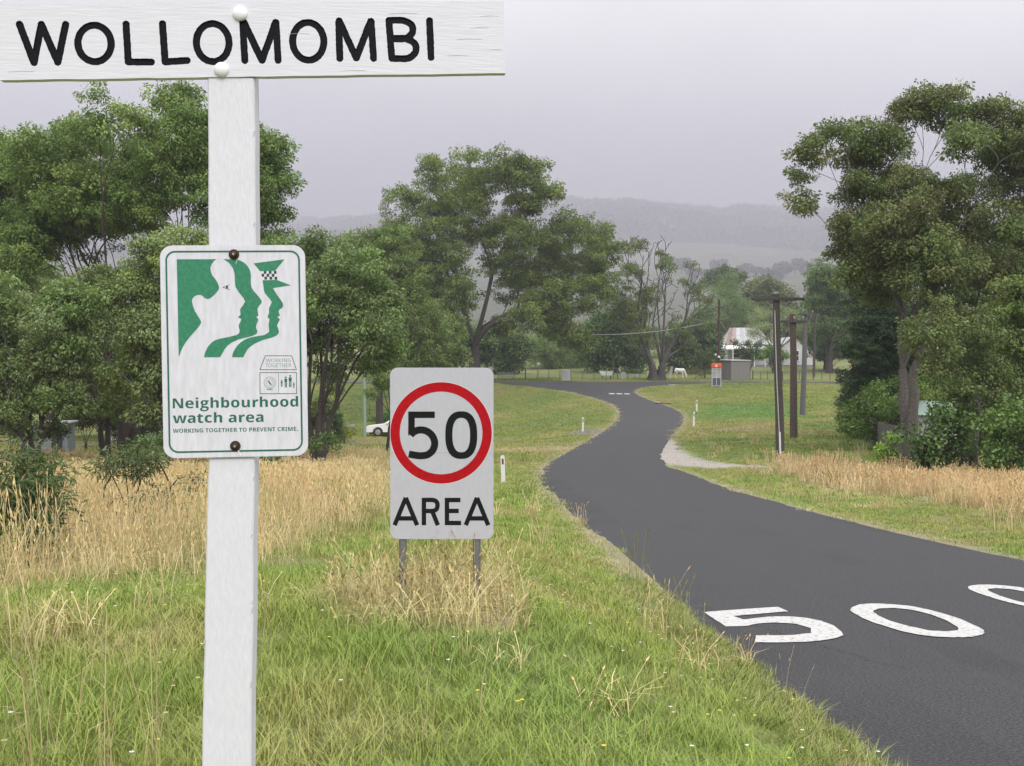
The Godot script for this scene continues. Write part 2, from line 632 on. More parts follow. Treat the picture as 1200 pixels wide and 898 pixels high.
func paint_on_road(called: String, label: String, outline: Array, hole: Array, group := "") -> void:
	var m := road_paint()
	var centre := Vector2.ZERO
	for p in outline: centre += p / outline.size()
	var o := thing(called, label, "road marking", Vector3(centre.x, 0, -centre.y), 0.0, group)
	var g := Geo.new()
	var loop := func(raw: Array) -> PackedVector2Array:
		var out := PackedVector2Array()
		for i in raw.size():
			var a: Vector2 = raw[(i - 1 + raw.size()) % raw.size()]
			var b: Vector2 = raw[i]
			var e: Vector2 = raw[(i + 1) % raw.size()]
			var h: Vector2 = raw[(i + 2) % raw.size()]
			var sharp := absf((b - a).angle_to(e - b)) > 0.75 or absf((e - b).angle_to(h - e)) > 0.75
			for k in 4:
				var p := b.lerp(e, k / 4.0) if sharp else b.cubic_interpolate(e, a, h, k / 4.0)
				out.append(p + Vector2(noise_b.get_noise_2d(p.x * 30.0, p.y * 30.0), noise_b.get_noise_2d(p.x * 30.0 + 70.0, p.y * 30.0)) * 0.012)
		return out
	var top := func(p: Vector2) -> Vector3:
		var l := look_up(left_table, p.y)
		var f := (p.x - l) / (look_up(right_table, p.y) - l)
		return road_point(p.y, f, false) + Vector3(-centre.x, 0.007, centre.y)
	var outer: PackedVector2Array = loop.call(outline)
	if hole:
		var inner: PackedVector2Array = loop.call(hole)
		var cut := outer.duplicate()
		var best := [0, 0, 1e9]
		for i in outer.size():
			for j in inner.size():
				if outer[i].distance_to(inner[j]) < best[2]: best = [i, j, outer[i].distance_to(inner[j])]
		cut = PackedVector2Array()
		for i in outer.size() + 1: cut.append(outer[(best[0] + i) % outer.size()])
		if Geometry2D.is_polygon_clockwise(inner) == Geometry2D.is_polygon_clockwise(outer):
			inner.reverse()
			best[1] = inner.size() - 1 - best[1]
		for j in inner.size() + 1: cut.append(inner[(best[1] + j) % inner.size()] + Vector2(0.0005, 0.0))
		outer = cut
	var t := Geometry2D.triangulate_polygon(outer)
	for i in range(0, t.size(), 3):
		var a: Vector3 = top.call(outer[t[i]])
		var b: Vector3 = top.call(outer[t[i + 1]])
		var e: Vector3 = top.call(outer[t[i + 2]])
		if (b - a).cross(e - a).y > 0.0: g.tri(a, b, e)
		else: g.tri(a, e, b)
	part("paint", g, m, o)

func build_markings() -> void:
	var five := [Vector2(1.8, 9.82), Vector2(2.54, 10.0), Vector2(2.56, 9.72), Vector2(2.02, 9.55), Vector2(2.06, 9.34), Vector2(2.31, 9.46), Vector2(2.54, 9.42), Vector2(2.68, 9.24), Vector2(2.74, 8.92), Vector2(2.69, 8.52), Vector2(2.6, 8.36),
		Vector2(2.46, 8.25), Vector2(2.31, 8.2), Vector2(2.09, 8.2), Vector2(1.91, 8.24), Vector2(1.99, 8.55), Vector2(2.15, 8.52), Vector2(2.31, 8.52), Vector2(2.46, 8.6), Vector2(2.51, 8.82), Vector2(2.46, 9.05), Vector2(2.31, 9.14), Vector2(2.15, 9.12), Vector2(2.01, 9.02), Vector2(1.84, 9.02)]
	var outer := [Vector2(3.14, 9.72), Vector2(3.26, 9.96), Vector2(3.39, 10.08), Vector2(3.56, 10.08), Vector2(3.76, 9.94), Vector2(3.87, 9.66), Vector2(3.92, 9.22), Vector2(3.9, 8.76), Vector2(3.84, 8.52), Vector2(3.74, 8.36), Vector2(3.6, 8.28), Vector2(3.44, 8.28),
		Vector2(3.28, 8.4), Vector2(3.19, 8.64), Vector2(3.13, 9.0), Vector2(3.11, 9.38)]
	var inner := [Vector2(3.33, 9.66), Vector2(3.43, 9.8), Vector2(3.58, 9.83), Vector2(3.69, 9.72), Vector2(3.77, 9.44), Vector2(3.77, 9.08), Vector2(3.72, 8.74), Vector2(3.65, 8.6), Vector2(3.55, 8.55), Vector2(3.43, 8.6), Vector2(3.35, 8.82), Vector2(3.29, 9.12), Vector2(3.29, 9.44)]
	paint_on_road("painted_numeral", "white numeral 5 painted on the asphalt beside the grass edge", five, [], "speed numerals painted on the road")
	paint_on_road("painted_numeral", "whole white numeral 0 painted just right of the painted 5", outer, inner, "speed numerals painted on the road")
	var turned := func(raw: Array) -> Array:
		var out := []
		for p in raw: out.append(Vector2(3.52, 9.19) * 2.0 - p + Vector2(1.67, 1.33))
		return out
	paint_on_road("painted_numeral", "white 0 in the oncoming lane, cut off by the picture edge", turned.call(outer), turned.call(inner), "speed numerals painted on the road")
	paint_on_road("painted_numeral", "white upside-down 5 painted in the oncoming lane beyond the picture edge", turned.call(five), [], "speed numerals painted on the road")
	for k in 3:
		var x := 9.95 + k * 0.78
		paint_on_road("give_way_dash", ["white give-way dash nearest the left grass at the far junction", "middle white give-way dash across the road at the junction", "white give-way dash nearest the right verge at the junction"][k],
			[Vector2(x, 107.2), Vector2(x + 0.56, 107.2), Vector2(x + 0.56, 108.3), Vector2(x, 108.3)], [], "give-way dashes at the junction")
	var g := Geo.new()
	g.quad(Vector3(18.0, road_height(120.1) + 0.035, -120.1), Vector3(22.6, road_height(120.1) + 0.035, -120.1), Vector3(22.6, road_height(121.0) + 0.035, -121.2), Vector3(18.0, road_height(121.0) + 0.035, -121.2))
	tag(part("edge_line", g, mats["road_paint"]), "short white edge line on the cross road beside the phone booth", "road marking")
	# a fallen twig by the bend
	var t := Geo.new()
	var y := road_height(95.5) + 0.06
	t.tube(PackedVector3Array([Vector3(12.9, y, -95.8), Vector3(13.4, y + 0.05, -95.4), Vector3(14.1, y + 0.02, -95.5), Vector3(14.5, y, -95.0)]), PackedFloat32Array([0.02, 0.035, 0.04, 0.02]), 5)
	t.tube(PackedVector3Array([Vector3(13.4, y + 0.05, -95.4), Vector3(13.7, y + 0.2, -95.1), Vector3(13.9, y + 0.22, -94.9)]), PackedFloat32Array([0.025, 0.02, 0.01]), 5)
	tag(part("fallen_twig", t, mat("dark_twig", Color(0.03, 0.027, 0.025), 0.9)), "dark forked twig lying on the road at the bend", "twig")

# ------------------------------------------------------------------ hills
func hill_height(x: float, d: float) -> float:
	var h := curve([Vector2(230, 3.0), Vector2(262, 6.6), Vector2(400, 23), Vector2(550, 50), Vector2(700, 72), Vector2(1000, 114), Vector2(1450, 192), Vector2(1600, 203), Vector2(2000, 140), Vector2(2600, 60)], d)
	var u := x / d
	var ridge := 1.0 + 0.1 * cos((u - 0.13) * 5.0) + 0.25 * noise_a.get_noise_2d(x * 0.012 + 3.0, 7.0)
	h *= lerpf(1.0, ridge, smoothstep(500.0, 1300.0, d))
	h += noise_a.get_noise_2d(x * 0.06, d * 0.06) * 9.0 * smoothstep(300.0, 900.0, d)
	return h

func build_hills() -> void:
	var g := Geo.new()
	var d := 258.0
	while d < 2500.0:
		var step := d * 0.035
		var x := -0.95 * d - 60.0
		while x < 0.95 * d + 60.0:
			var p := []
			for k in [[0, 0], [1, 0], [1, 1], [0, 1]]:
				var e: float = d + k[1] * step
				var f := (x / (0.95 * d + 60.0)) * (0.95 * e + 60.0) if k[0] == 0 else minf((x + step * 1.3) / (0.95 * d + 60.0), 1.0) * (0.95 * e + 60.0)
				p.append(Vector3(f, hill_height(f, e), -e))
			var k := noise_a.get_noise_2d(x * 0.03, d * 0.02)
			g.tint = Color(0.14, 0.145, 0.065).lerp(Color(0.085, 0.105, 0.045), smoothstep(-0.3, 0.4, k))
			g.quad(p[0], p[1], p[2], p[3])
			x += step * 1.3
		d += step
	structure("hills", g, worn("pasture", Color(1, 1, 1), 0.95, Vector3(0.02, 0.02, 0.02), 0.6, 0.03, 0.0, 0.0, true))
	# the wood that covers the far slopes as one mass
	var where := []
	var tints := []
	for i in 9000:
		var e := 760.0 + 1000.0 * pow(rnd.randf(), 0.8)
		var f := rnd.randf_range(-0.75, 0.75) * e
		var open := noise_a.get_noise_2d(f * 0.05 + 11.0, e * 0.04)
		if open > lerpf(0.0, 0.5, smoothstep(800.0, 1200.0, e)): continue
		var s := rnd.randf_range(4.5, 8.5)
		where.append(Transform3D(Basis(Vector3.UP, rnd.randf() * TAU).scaled(Vector3(s, s * rnd.randf_range(0.8, 1.3), s)), Vector3(f, hill_height(f, e) + s * 0.5, -e)))
		var q := rnd.randf_range(0.6, 1.2)
		tints.append(Color(0.05 * q, 0.065 * q, 0.03 * q))
	many("hillside_wood", clump("wood"), leaf_material("leaf"), where, tints)
	# trees dotted over the nearer slope, one by one
	for i in 26:
		var e := 470.0 + 20.0 * (i % 4) + rnd.randf() * 90.0
		var u := 0.145 + 0.19 * i / 25.0 + rnd.randf_range(-0.006, 0.006) if i < 20 else rnd.randf_range(-0.26, -0.1)
		var f := u * e
		var s := rnd.randf_range(2.6, 4.6)
		var t := thing("hillside_tree", "small misty grey-green tree dotted on the pale far slope", "tree", Vector3(f, hill_height(f, e) - 0.3, -e), 0.0, "trees dotted on the far slope")
		var b := Geo.new()
		b.tube(PackedVector3Array([Vector3.ZERO, Vector3(0.2, s * 0.6, 0), Vector3(0.1, s * 1.2, 0.1)]), PackedFloat32Array([0.4, 0.3, 0.15]), 5)
		part("trunk", b, mat("bark_far", Color(0.1, 0.09, 0.08), 0.95), t)
		var ws := []
		var ts := []
		for k in 9:
			var q := s * rnd.randf_range(0.4, 0.7)
			ws.append(Transform3D(Basis(Vector3.UP, rnd.randf() * TAU).scaled(Vector3(q, q * 0.75, q)), Vector3(rnd.randf_range(-0.75, 0.75) * s, s * rnd.randf_range(0.8, 1.6), rnd.randf_range(-0.6, 0.6) * s)))
			var z := rnd.randf_range(0.7, 1.2)
			ts.append(Color(0.06 * z, 0.075 * z, 0.036 * z))
		many("crown", clump("wood"), leaf_material("leaf"), ws, ts, t)

# drizzle hanging over the far slopes
func build_mist() -> void:
	for q in [[Vector3(5200, 262, 2000), Vector3(0, 125, -1700), 0.001], [Vector3(2600, 90, 419), Vector3(0, 39, -489.5), 0.002]]:
		var f := FogVolume.new()
		f.name = numbered("mist")
		f.shape = RenderingServer.FOG_VOLUME_SHAPE_BOX
		f.size = q[0]
		f.position = q[1]
		var m := FogMaterial.new()
		m.resource_name = "mist"
		m.density = q[2]
		m.albedo = Color(0.87, 0.87, 0.9)
		f.material = m
		f.set_meta("kind", "stuff")
		add_child(f)

# ------------------------------------------------------------------ leaves
# a spray of leaves in a ball of radius one
func clump(kind: String) -> ArrayMesh:
	if clumps.has(kind): return clumps[kind]
	var r := RandomNumberGenerator.new()
	r.seed = hash(kind) % 977
	var how: Array = {"gum": [140, 0.31, 0.078, -0.75, 0.75], "fine": [150, 0.22, 0.045, -0.35, 0.8], "broad": [72, 0.28, 0.15, -0.25, 0.8], "needle": [130, 0.34, 0.05, -0.15, 0.5], "wood": [150, 0.42, 0.3, -0.1, 0.85], "near": [54, 0.42, 0.085, -0.3, 0.8]}[kind]
	var g := Geo.new()
	for i in how[0]:
		var p := Vector3(r.randfn(), r.randfn() * how[4], r.randfn()).normalized() * pow(r.randf(), 0.45) * Vector3(1, how[4], 1).length() / 1.6
		p.y *= how[4]
		var dir := (p.normalized() * 0.6 + Vector3(0, how[3], 0) + Vector3(r.randfn(), r.randfn(), r.randfn()) * 0.45).normalized()
		var side := dir.cross(Vector3(r.randfn(), r.randfn() + 0.6, r.randfn())).normalized()
		var len: float = how[1] * r.randf_range(0.65, 1.3)
		var wide: float = how[2] * r.randf_range(0.7, 1.2)
		var q := r.randf_range(0.72, 1.25)
		g.tint = Color(q * r.randf_range(0.9, 1.12), q, q * r.randf_range(0.8, 1.15))
		if kind == "near":
			var up := side.cross(dir)
			var a := p
			var b := p + dir * len * 0.35 + up * 0.02
			var e := p + dir * len * 0.7
			var f := p + dir * len - up * len * 0.18
			g.quad(a, b - side * wide * 0.5, b + up * -0.012, a + side * 0.004)
			g.tri(a, b + up * -0.012, b + side * wide * 0.5)
			g.quad(b - side * wide * 0.5, e - side * wide * 0.36, e + side * wide * 0.36, b + side * wide * 0.5)
			g.tri(e - side * wide * 0.36, f, e + side * wide * 0.36)
		else:
			var mid := p + dir * len * 0.45
			g.tri(p, mid + side * wide, p + dir * len)
			g.tri(p, p + dir * len, mid - side * wide)
	clumps[kind] = g.mesh()
	return clumps[kind]

var taper := 0.47
# limbs that split again and again until one reaches every spray
func grow(g: Geo, from: Vector3, dir: Vector3, goals: PackedVector3Array, r: float, depth: int, thin: float) -> void:
	if goals.size() <= 2 or depth > 9:
		for p in goals:
			limb(g, from, dir, p, r, thin, 3)
		return
	var k := 2 if goals.size() < 9 or depth > 2 else (4 if depth == 0 else 3)
	var seeds := []
	seeds.append(goals[rnd.randi() % goals.size()])
	while seeds.size() < k:
		var far := goals[0]
		var best := -1.0
		for t in 12:
			var p := goals[rnd.randi() % goals.size()]
			var e := 1e9
			for s in seeds: e = minf(e, (p - from).normalized().distance_to((s - from).normalized()) + 0.12 * p.distance_to(s))
			if e > best:
				best = e
				far = p
		seeds.append(far)
	var sets := []
	for turn in 2:
		sets = []
		for i in k: sets.append(PackedVector3Array())
		for p in goals:
			var which := 0
			var best := 1e9
			for i in k:
				var e := p.distance_to(seeds[i]) + 2.0 * (p - from).normalized().distance_to((seeds[i] - from).normalized())
				if e < best:
					best = e
					which = i
			sets[which].append(p)
		for i in k:
			if sets[i].size():
				var c := Vector3.ZERO
				for p in sets[i]: c += p
				seeds[i] = c / sets[i].size()
	for i in k:
		if sets[i].size() == 0: continue
		var c: Vector3 = seeds[i]
		var reach := 0.55 if sets[i].size() > 6 else 0.72
		var to := from.lerp(c, reach * rnd.randf_range(0.8, 1.1)) + Vector3(rnd.randfn(), rnd.randfn() * 0.5 - 0.4, rnd.randfn()) * c.distance_to(from) * 0.07
		var rr := maxf(r * pow(float(sets[i].size()) / goals.size(), taper if depth > 0 else 0.42) * 0.93, thin)
		var out := limb(g, from, dir, to, rr, maxf(rr * 0.74, thin), 7 if rr > 0.09 else 5 if rr > 0.03 else 4)
		grow(g, to, out, sets[i], maxf(rr * 0.74, thin), depth + 1, thin)

func limb(g: Geo, a: Vector3, dir: Vector3, b: Vector3, r0: float, r1: float, sides: int) -> Vector3:
	var len := a.distance_to(b)
	var c := a + dir.lerp((b - a).normalized(), 0.45).normalized() * len * 0.45 + Vector3(rnd.randfn(), rnd.randfn(), rnd.randfn()) * len * 0.06
	var n := 3 if len > 0.6 else 2
	var p := PackedVector3Array()
	var r := PackedFloat32Array()
	for i in n + 1:
		var t := float(i) / n
		p.append(a.lerp(c, t).lerp(c.lerp(b, t), t))
		r.append(lerpf(r0, r1, t))
	g.tube(p, r, sides, false)
	return (b - c).normalized()

func bark(key: String, tone: Color) -> StandardMaterial3D:
	return worn(key, Color(tone.r * 1.3, tone.g * 1.3, tone.b * 1.3), 0.92, Vector3(2.6, 0.5, 2.6), 0.28, 0.03, 5.0, 0.0, true)

# A tree at base: its crown fills the given balls (x, y, z, radius; in world metres).
# o: trunk radius, stems, fork (height of the first fork), size of a spray, fill, kind of leaf, tone, second tone and its share, bark tone
func tree(called: String, label: String, at: Vector3, o: Dictionary, balls: Array, category := "tree", group := "") -> Node3D:
	var t := thing(called, label, category, at, 0.0, group)
	var size: float = o.get("size", 0.5)
	var tone: Color = o.get("tone", Color(0.085, 0.115, 0.04))
	var other: Color = o.get("other", Color(0.12, 0.13, 0.045))
	var share: float = o.get("share", 0.3)
	var where := []
	var tints := []
	var goals := PackedVector3Array()
	var top := 0.0
	for b in balls:
		var c := Vector3(b.x, b.y, b.z) - at
		top = maxf(top, c.y + b.w)
		var count := int(ceil(o.get("fill", 1.0) * 5.2 * pow(b.w / size, 2.0)))
		for i in count:
			var dir := Vector3(rnd.randfn(), rnd.randfn(), rnd.randfn()).normalized()
			if dir.y < -0.3 and rnd.randf() < 0.35: dir.y = -dir.y
			var p: Vector3 = c + dir * b.w * Vector3(1.0, 0.85, 1.0) * pow(rnd.randf(), 0.38)
			if p.y < o.get("low", 0.25): p.y = o.get("low", 0.25) + rnd.randf() * 0.4
			if noise_a.get_noise_3d(p.x * 6.0 / b.w * 0.4, p.y * 6.0 / b.w * 0.4, p.z * 3.0) < o.get("gap", -0.42): continue
			var s := size * rnd.randf_range(0.65, 1.3)
			where.append(Transform3D(Basis.from_euler(Vector3(rnd.randf_range(-0.35, 0.35), rnd.randf() * TAU, rnd.randf_range(-0.35, 0.35))).scaled(Vector3(s, s, s)), p))
			var k := clampf(noise_a.get_noise_3d(p.x * 4.0 + 31.0, p.y * 4.0, p.z * 4.0) * 1.6 + share + rnd.randfn() * 0.22, 0.0, 1.0)
			var q := rnd.randf_range(0.68, 1.35)
			var z := tone.lerp(other, k)
			tints.append(Color(z.r * q, z.g * q, z.b * q))
			if rnd.randf() < o.get("twigs", 0.3) * 0.4: goals.append(p)
	for i in int(o.get("bare", 0)):      # twigs that carry no leaves
		var b: Vector4 = balls[rnd.randi() % balls.size()]
		goals.append(Vector3(b.x, b.y, b.z) - at + Vector3(rnd.randfn(), rnd.randfn() + 0.5, rnd.randfn()).normalized() * b.w * rnd.randf_range(0.9, 1.4))
	taper = o.get("taper", 0.47)
	var g := Geo.new()
	var stems: int = o.get("stems", 1)
	var r: float = o.get("trunk", 0.3)
	var fork: float = o.get("fork", top * 0.3)
	var lean: Vector2 = o.get("lean", Vector2.ZERO)
	var thin: float = o.get("thin", 0.012)
	var groups := []
	for s in stems: groups.append(PackedVector3Array())
	for p in goals:
		var a := atan2(p.z - lean.y, p.x - lean.x) / TAU + 0.5
		groups[int(a * stems) % stems].append(p)
	for s in stems:
		if groups[s].size() == 0: continue
		var a := TAU * (s + 0.5) / stems - PI
		var out := Vector3(cos(a), 0, sin(a)) if stems > 1 else Vector3.ZERO
		var f := fork * rnd.randf_range(0.85, 1.15)
		var p := PackedVector3Array()
		var rr := PackedFloat32Array()
		for i in 7:
			var h := i / 6.0
			p.append(out * r * (0.75 + h * h * f * 0.16 / maxf(r, 0.3)) + Vector3(lean.x * h, f * h - 0.15, lean.y * h) + Vector3(rnd.randfn(), 0, rnd.randfn()) * minf(r * 0.16, 0.05))
			rr.append(r * lerpf(1.0, 0.66 if stems > 1 else 0.85, h) * (1.0 + 0.5 * exp(-h * f / (0.55 if stems > 1 else 0.9))) / sqrt(sqrt(float(stems))))
		g.tube(p, rr, 10, false)
		grow(g, p[6], (p[6] - p[4]).normalized(), groups[s], rr[6], 0, thin)
	part("trunk", g, bark("bark%d" % o.get("bark_kind", 0), o.get("bark", Color(0.16, 0.145, 0.13))), t)
	many("crown", clump(o.get("leaf", "gum")), leaf_material("leaf"), where, tints, t)
	return t

# ------------------------------------------------------------------ signs
func smooth_line(raw: Array, closed := false, steps := 5) -> PackedVector2Array:
	var out := PackedVector2Array()
	var s := raw.size()
	for i in (s if closed else s - 1):
		var a: Vector2 = raw[(i - 1 + s) % s] if closed else raw[maxi(i - 1, 0)]
		var b: Vector2 = raw[i]
		var c: Vector2 = raw[(i + 1) % s]
		var d: Vector2 = raw[(i + 2) % s] if closed else raw[mini(i + 2, s - 1)]
		for k in steps: out.append(b.cubic_interpolate(c, a, d, float(k) / steps))
	if not closed: out.append(raw[s - 1])
	return out

func straight_line(raw: Array, step := 4.0) -> PackedVector2Array:
	var out := PackedVector2Array()
	for i in raw.size() - 1:
		var n := maxi(1, int(raw[i].distance_to(raw[i + 1]) / step))
		for k in n: out.append(raw[i].lerp(raw[i + 1], float(k) / n))
	out.append(raw[raw.size() - 1])
	return out

func oval(c: Vector2, r: Vector2, from := 0.0, to := TAU, n := 40, power := 2.0) -> PackedVector2Array:
	var out := PackedVector2Array()
	for i in n + 1:
		var a := lerpf(from, to, float(i) / n)
		out.append(c + r * Vector2(signf(cos(a)) * pow(absf(cos(a)), 2.0 / power), signf(sin(a)) * pow(absf(sin(a)), 2.0 / power)))
	return out

func rounded(c: Vector2, size: Vector2, r: float, turn := 0.0, n := 8) -> PackedVector2Array:
	var out := PackedVector2Array()
	var h := size / 2.0 - Vector2(r, r)
	for q in 4:
		var s: Vector2 = [Vector2(1, 1), Vector2(-1, 1), Vector2(-1, -1), Vector2(1, -1)][q]
		for i in n + 1:
			out.append(c + (h * s + Vector2.from_angle((q + float(i) / n) * PI / 2.0) * r).rotated(turn))
	return out

func stroke(line: PackedVector2Array, width: float, ragged := 0.0, end := Geometry2D.END_ROUND, join := Geometry2D.JOIN_ROUND) -> PackedVector2Array:
	var big := PackedVector2Array()
	for p in line: big.append(p * 100.0)
	var best := PackedVector2Array()
	for poly in Geometry2D.offset_polyline(big, width * 50.0, join, end):
		if not Geometry2D.is_polygon_clockwise(poly) and poly.size() > best.size(): best = poly
	var out := PackedVector2Array()
	for i in best.size():
		var a := best[i] / 100.0
		var b := best[(i + 1) % best.size()] / 100.0
		var n := maxi(1, int(a.distance_to(b) / 3.0)) if ragged > 0.0 else 1
		for k in n:
			var p := a.lerp(b, float(k) / n)
			out.append(p + Vector2(noise_b.get_noise_2d(p.x * 0.5, p.y * 0.5), noise_b.get_noise_2d(p.y * 0.5 + 90.0, p.x * 0.5)) * ragged)
	return out

func scaled(p: PackedVector2Array, s: float) -> PackedVector2Array:
	var out := PackedVector2Array()
	for q in p: out.append(q * s)
	return out

func words(t: Node3D, called: String, text: String, bold: bool, from: Vector2, to: Vector2, cap: float, z: float, m: Material) -> void:
	var f := SystemFont.new()
	f.font_names = PackedStringArray(["Droid Sans"])
	f.font_weight = 700 if bold else 400
	var make := func(s: String) -> TextMesh:
		var w := TextMesh.new()
		w.text = s
		w.font = f
		w.font_size = 64
		w.pixel_size = 0.01
		w.depth = 0.01
		w.horizontal_alignment = HORIZONTAL_ALIGNMENT_LEFT
		w.vertical_alignment = VERTICAL_ALIGNMENT_BOTTOM
		return w
	var all: TextMesh = make.call(text)
	var one: TextMesh = make.call("N")
	var box := all.get_aabb()
	var n := one.get_aabb()
	var o := part_mesh(called, all, m, t)
	var sx := from.distance_to(to) / box.size.x
	var sy := cap / n.size.y
	var turn := Basis(Vector3(0, 0, 1), (to - from).angle())
	o.transform = Transform3D(turn * Basis.from_scale(Vector3(sx, sy, 0.03)), Vector3(from.x, from.y, z) - turn * Vector3(box.position.x * sx, n.position.y * sy, 0))

func white_wood() -> StandardMaterial3D:
	var m := mat("white_wood", Color(0.68, 0.685, 0.73), 0.62)
	m.albedo_texture = noise_texture("grime", 0.02, 5, 0.955, 1.0)
	m.uv1_triplanar = true
	m.uv1_scale = Vector3(2.2, 2.2, 2.2)
	m.heightmap_enabled = true
	m.heightmap_scale = 0.05
	m.heightmap_texture = noise_texture("grain", 0.035, 4, 0.0, 1.0)
	return m

func build_name_sign() -> void:
	var at := Vector3(-0.5861, 0, -2.19)
	var t := thing("name_sign", "white timber board with black routed letters WOLLOMOMBI on a white post", "sign", at, deg_to_rad(5.0))
	var wood := white_wood()
	var grain_across := wood.duplicate() as StandardMaterial3D
	grain_across.uv1_scale = Vector3(0.8, 9.0, 4.0)
	grain_across.heightmap_scale = 0.03
	var grain_up := wood.duplicate() as StandardMaterial3D
	grain_up.uv1_scale = Vector3(9.0, 2.2, 9.0)
	# the post: rough sawn, a little crooked, cut back behind the board
	var g := Geo.new()
	var rows := [[-0.4, -0.072, 0.028, 0.0], [0.3, -0.067, 0.0335, 0.0], [0.664, -0.062, 0.039, 0.0], [0.83, -0.0585, 0.0405, 0.0], [0.983, -0.055, 0.044, 0.0], [1.15, -0.0505, 0.0455, 0.0], [1.305, -0.046, 0.048, 0.0], [1.53, -0.0445, 0.0505, 0.0], [1.752, -0.0435, 0.052, 0.0],
		[1.93, -0.0442, 0.0512, 0.0], [2.1, -0.0445, 0.051, 0.0], [2.101, -0.0445, 0.051, -0.025], [2.235, -0.044, 0.051, -0.025]]
	var b := 0.003
	var loops := []
	for i in rows.size() - 1:
		var steps := 7 if i < 10 else 1
		for k in steps:
			var f := float(k) / steps
			var r := []
			for q in 4: r.append(lerpf(rows[i][q], rows[i + 1][q], f))
			loops.append(r)
	loops.append(rows[rows.size() - 1])
	var rings := []
	for r in loops:
		var w := func(s: float) -> float: return noise_b.get_noise_2d(r[0] * 7.0, s) * 0.0016
		var l: float = r[1] + w.call(1.0)
		var e: float = r[2] + w.call(9.0)
		var z: float = r[3] + w.call(20.0) * 0.3
		rings.append([Vector3(l + b, r[0], z), Vector3(e - b, r[0], z), Vector3(e, r[0], z - b), Vector3(e, r[0], -0.062), Vector3(l, r[0], -0.062), Vector3(l, r[0], z - b)])
	for i in rings.size() - 1:
		for k in 6:
			g.quad(rings[i][k], rings[i][(k + 1) % 6], rings[i + 1][(k + 1) % 6], rings[i + 1][k])
	var cap: Array = rings[rings.size() - 1]
	for k in range(1, 5): g.tri(cap[0], cap[k], cap[k + 1])
	part("post", g, grain_up, t)
	# the board, with the letters routed out of it
	var black := mat("routed_black", Color(0.012, 0.013, 0.015), 0.5)
	black.heightmap_enabled = true
	black.metallic_specular = 0.15
	black.heightmap_scale = 0.06
	black.heightmap_texture = noise_texture("grain", 0.035, 4, 0.0, 1.0)
	black.uv1_triplanar = true
	black.uv1_scale = Vector3(6, 6, 6)
	var board := CSGPolygon3D.new()
	board.name = "board"
	var edge := PackedVector2Array()
	var corners := [Vector2(-457, 2083), Vector2(574, 2122), Vector2(570, 2274), Vector2(-456, 2236)]
	for i in 4:
		var p := straight_line([corners[i], corners[(i + 1) % 4]], 26.0)
		for k in p.size() - 1:
			var c := p[k]
			edge.append((c + Vector2(0, noise_b.get_noise_2d(c.x * 0.03, c.y * 0.05) * 1.4 if k > 0 else 0.0)) / 1000.0)
	board.polygon = edge
	board.depth = 0.019
	board.position.z = 0.003
	board.material = grain_across
	t.add_child(board)
	var letters := {"letter": []}
	var order := [
		[straight_line([Vector2(-418, 2197), Vector2(-390, 2120), Vector2(-375, 2198)]), straight_line([Vector2(-375, 2198), Vector2(-343, 2122), Vector2(-327, 2199)])],
		[oval(Vector2(-270, 2162), Vector2(33, 37), -0.1, PI + 0.1), oval(Vector2(-270, 2162), Vector2(33, 37), PI - 0.1, TAU + 0.1)],
		[straight_line([Vector2(-207, 2203), Vector2(-203, 2126)]), straight_line([Vector2(-203, 2126), Vector2(-157, 2127)])],
		[straight_line([Vector2(-134, 2206), Vector2(-129, 2128)]), straight_line([Vector2(-129, 2128), Vector2(-85, 2132)])],
		[oval(Vector2(-33, 2170), Vector2(33, 39), -0.1, PI + 0.1), oval(Vector2(-33, 2170), Vector2(33, 39), PI - 0.1, TAU + 0.1)],
		[straight_line([Vector2(28, 2213), Vector2(32, 2135)]), straight_line([Vector2(31, 2213), Vector2(67, 2136), Vector2(95, 2215)]), straight_line([Vector2(96, 2215), Vector2(100, 2137)])],
		[oval(Vector2(162, 2178), Vector2(32, 39), -0.1, PI + 0.1), oval(Vector2(162, 2178), Vector2(32, 39), PI - 0.1, TAU + 0.1)],
		[straight_line([Vector2(225, 2219), Vector2(227, 2144)]), straight_line([Vector2(226, 2222), Vector2(261, 2146), Vector2(291, 2223)]), straight_line([Vector2(292, 2223), Vector2(297, 2146)])],
		[straight_line([Vector2(329, 2226), Vector2(335, 2147)]), smooth_line([Vector2(329, 2226), Vector2(345, 2227), Vector2(362, 2226), Vector2(377, 2217), Vector2(377, 2200), Vector2(362, 2189), Vector2(334, 2188)]), smooth_line([Vector2(334, 2188), Vector2(362, 2189), Vector2(382, 2180), Vector2(385, 2163), Vector2(372, 2149), Vector2(355, 2147), Vector2(335, 2147)])],
		[straight_line([Vector2(414, 2228), Vector2(417, 2151)])]]
	for lines in order:
		var ink := Geo.new()
		var k := 0
		for line in lines:
			var cut := CSGPolygon3D.new()
			cut.name = "groove"
			cut.operation = CSGShape3D.OPERATION_SUBTRACTION
			cut.polygon = scaled(stroke(line, 14.6, 0.9), 0.001)
			cut.depth = 0.0065
			cut.position.z = 0.0015
			cut.material = black
			board.add_child(cut, true)
			ink.prism(scaled(stroke(line, 13.8, 0.7), 0.001), -0.0019, -0.0006 + 0.0001 * k)
			k += 1
		part("letter", ink, black, t)
	# splits in the paint
	var line_grey := mat("split_grey", Color(0.46, 0.46, 0.48), 0.8)
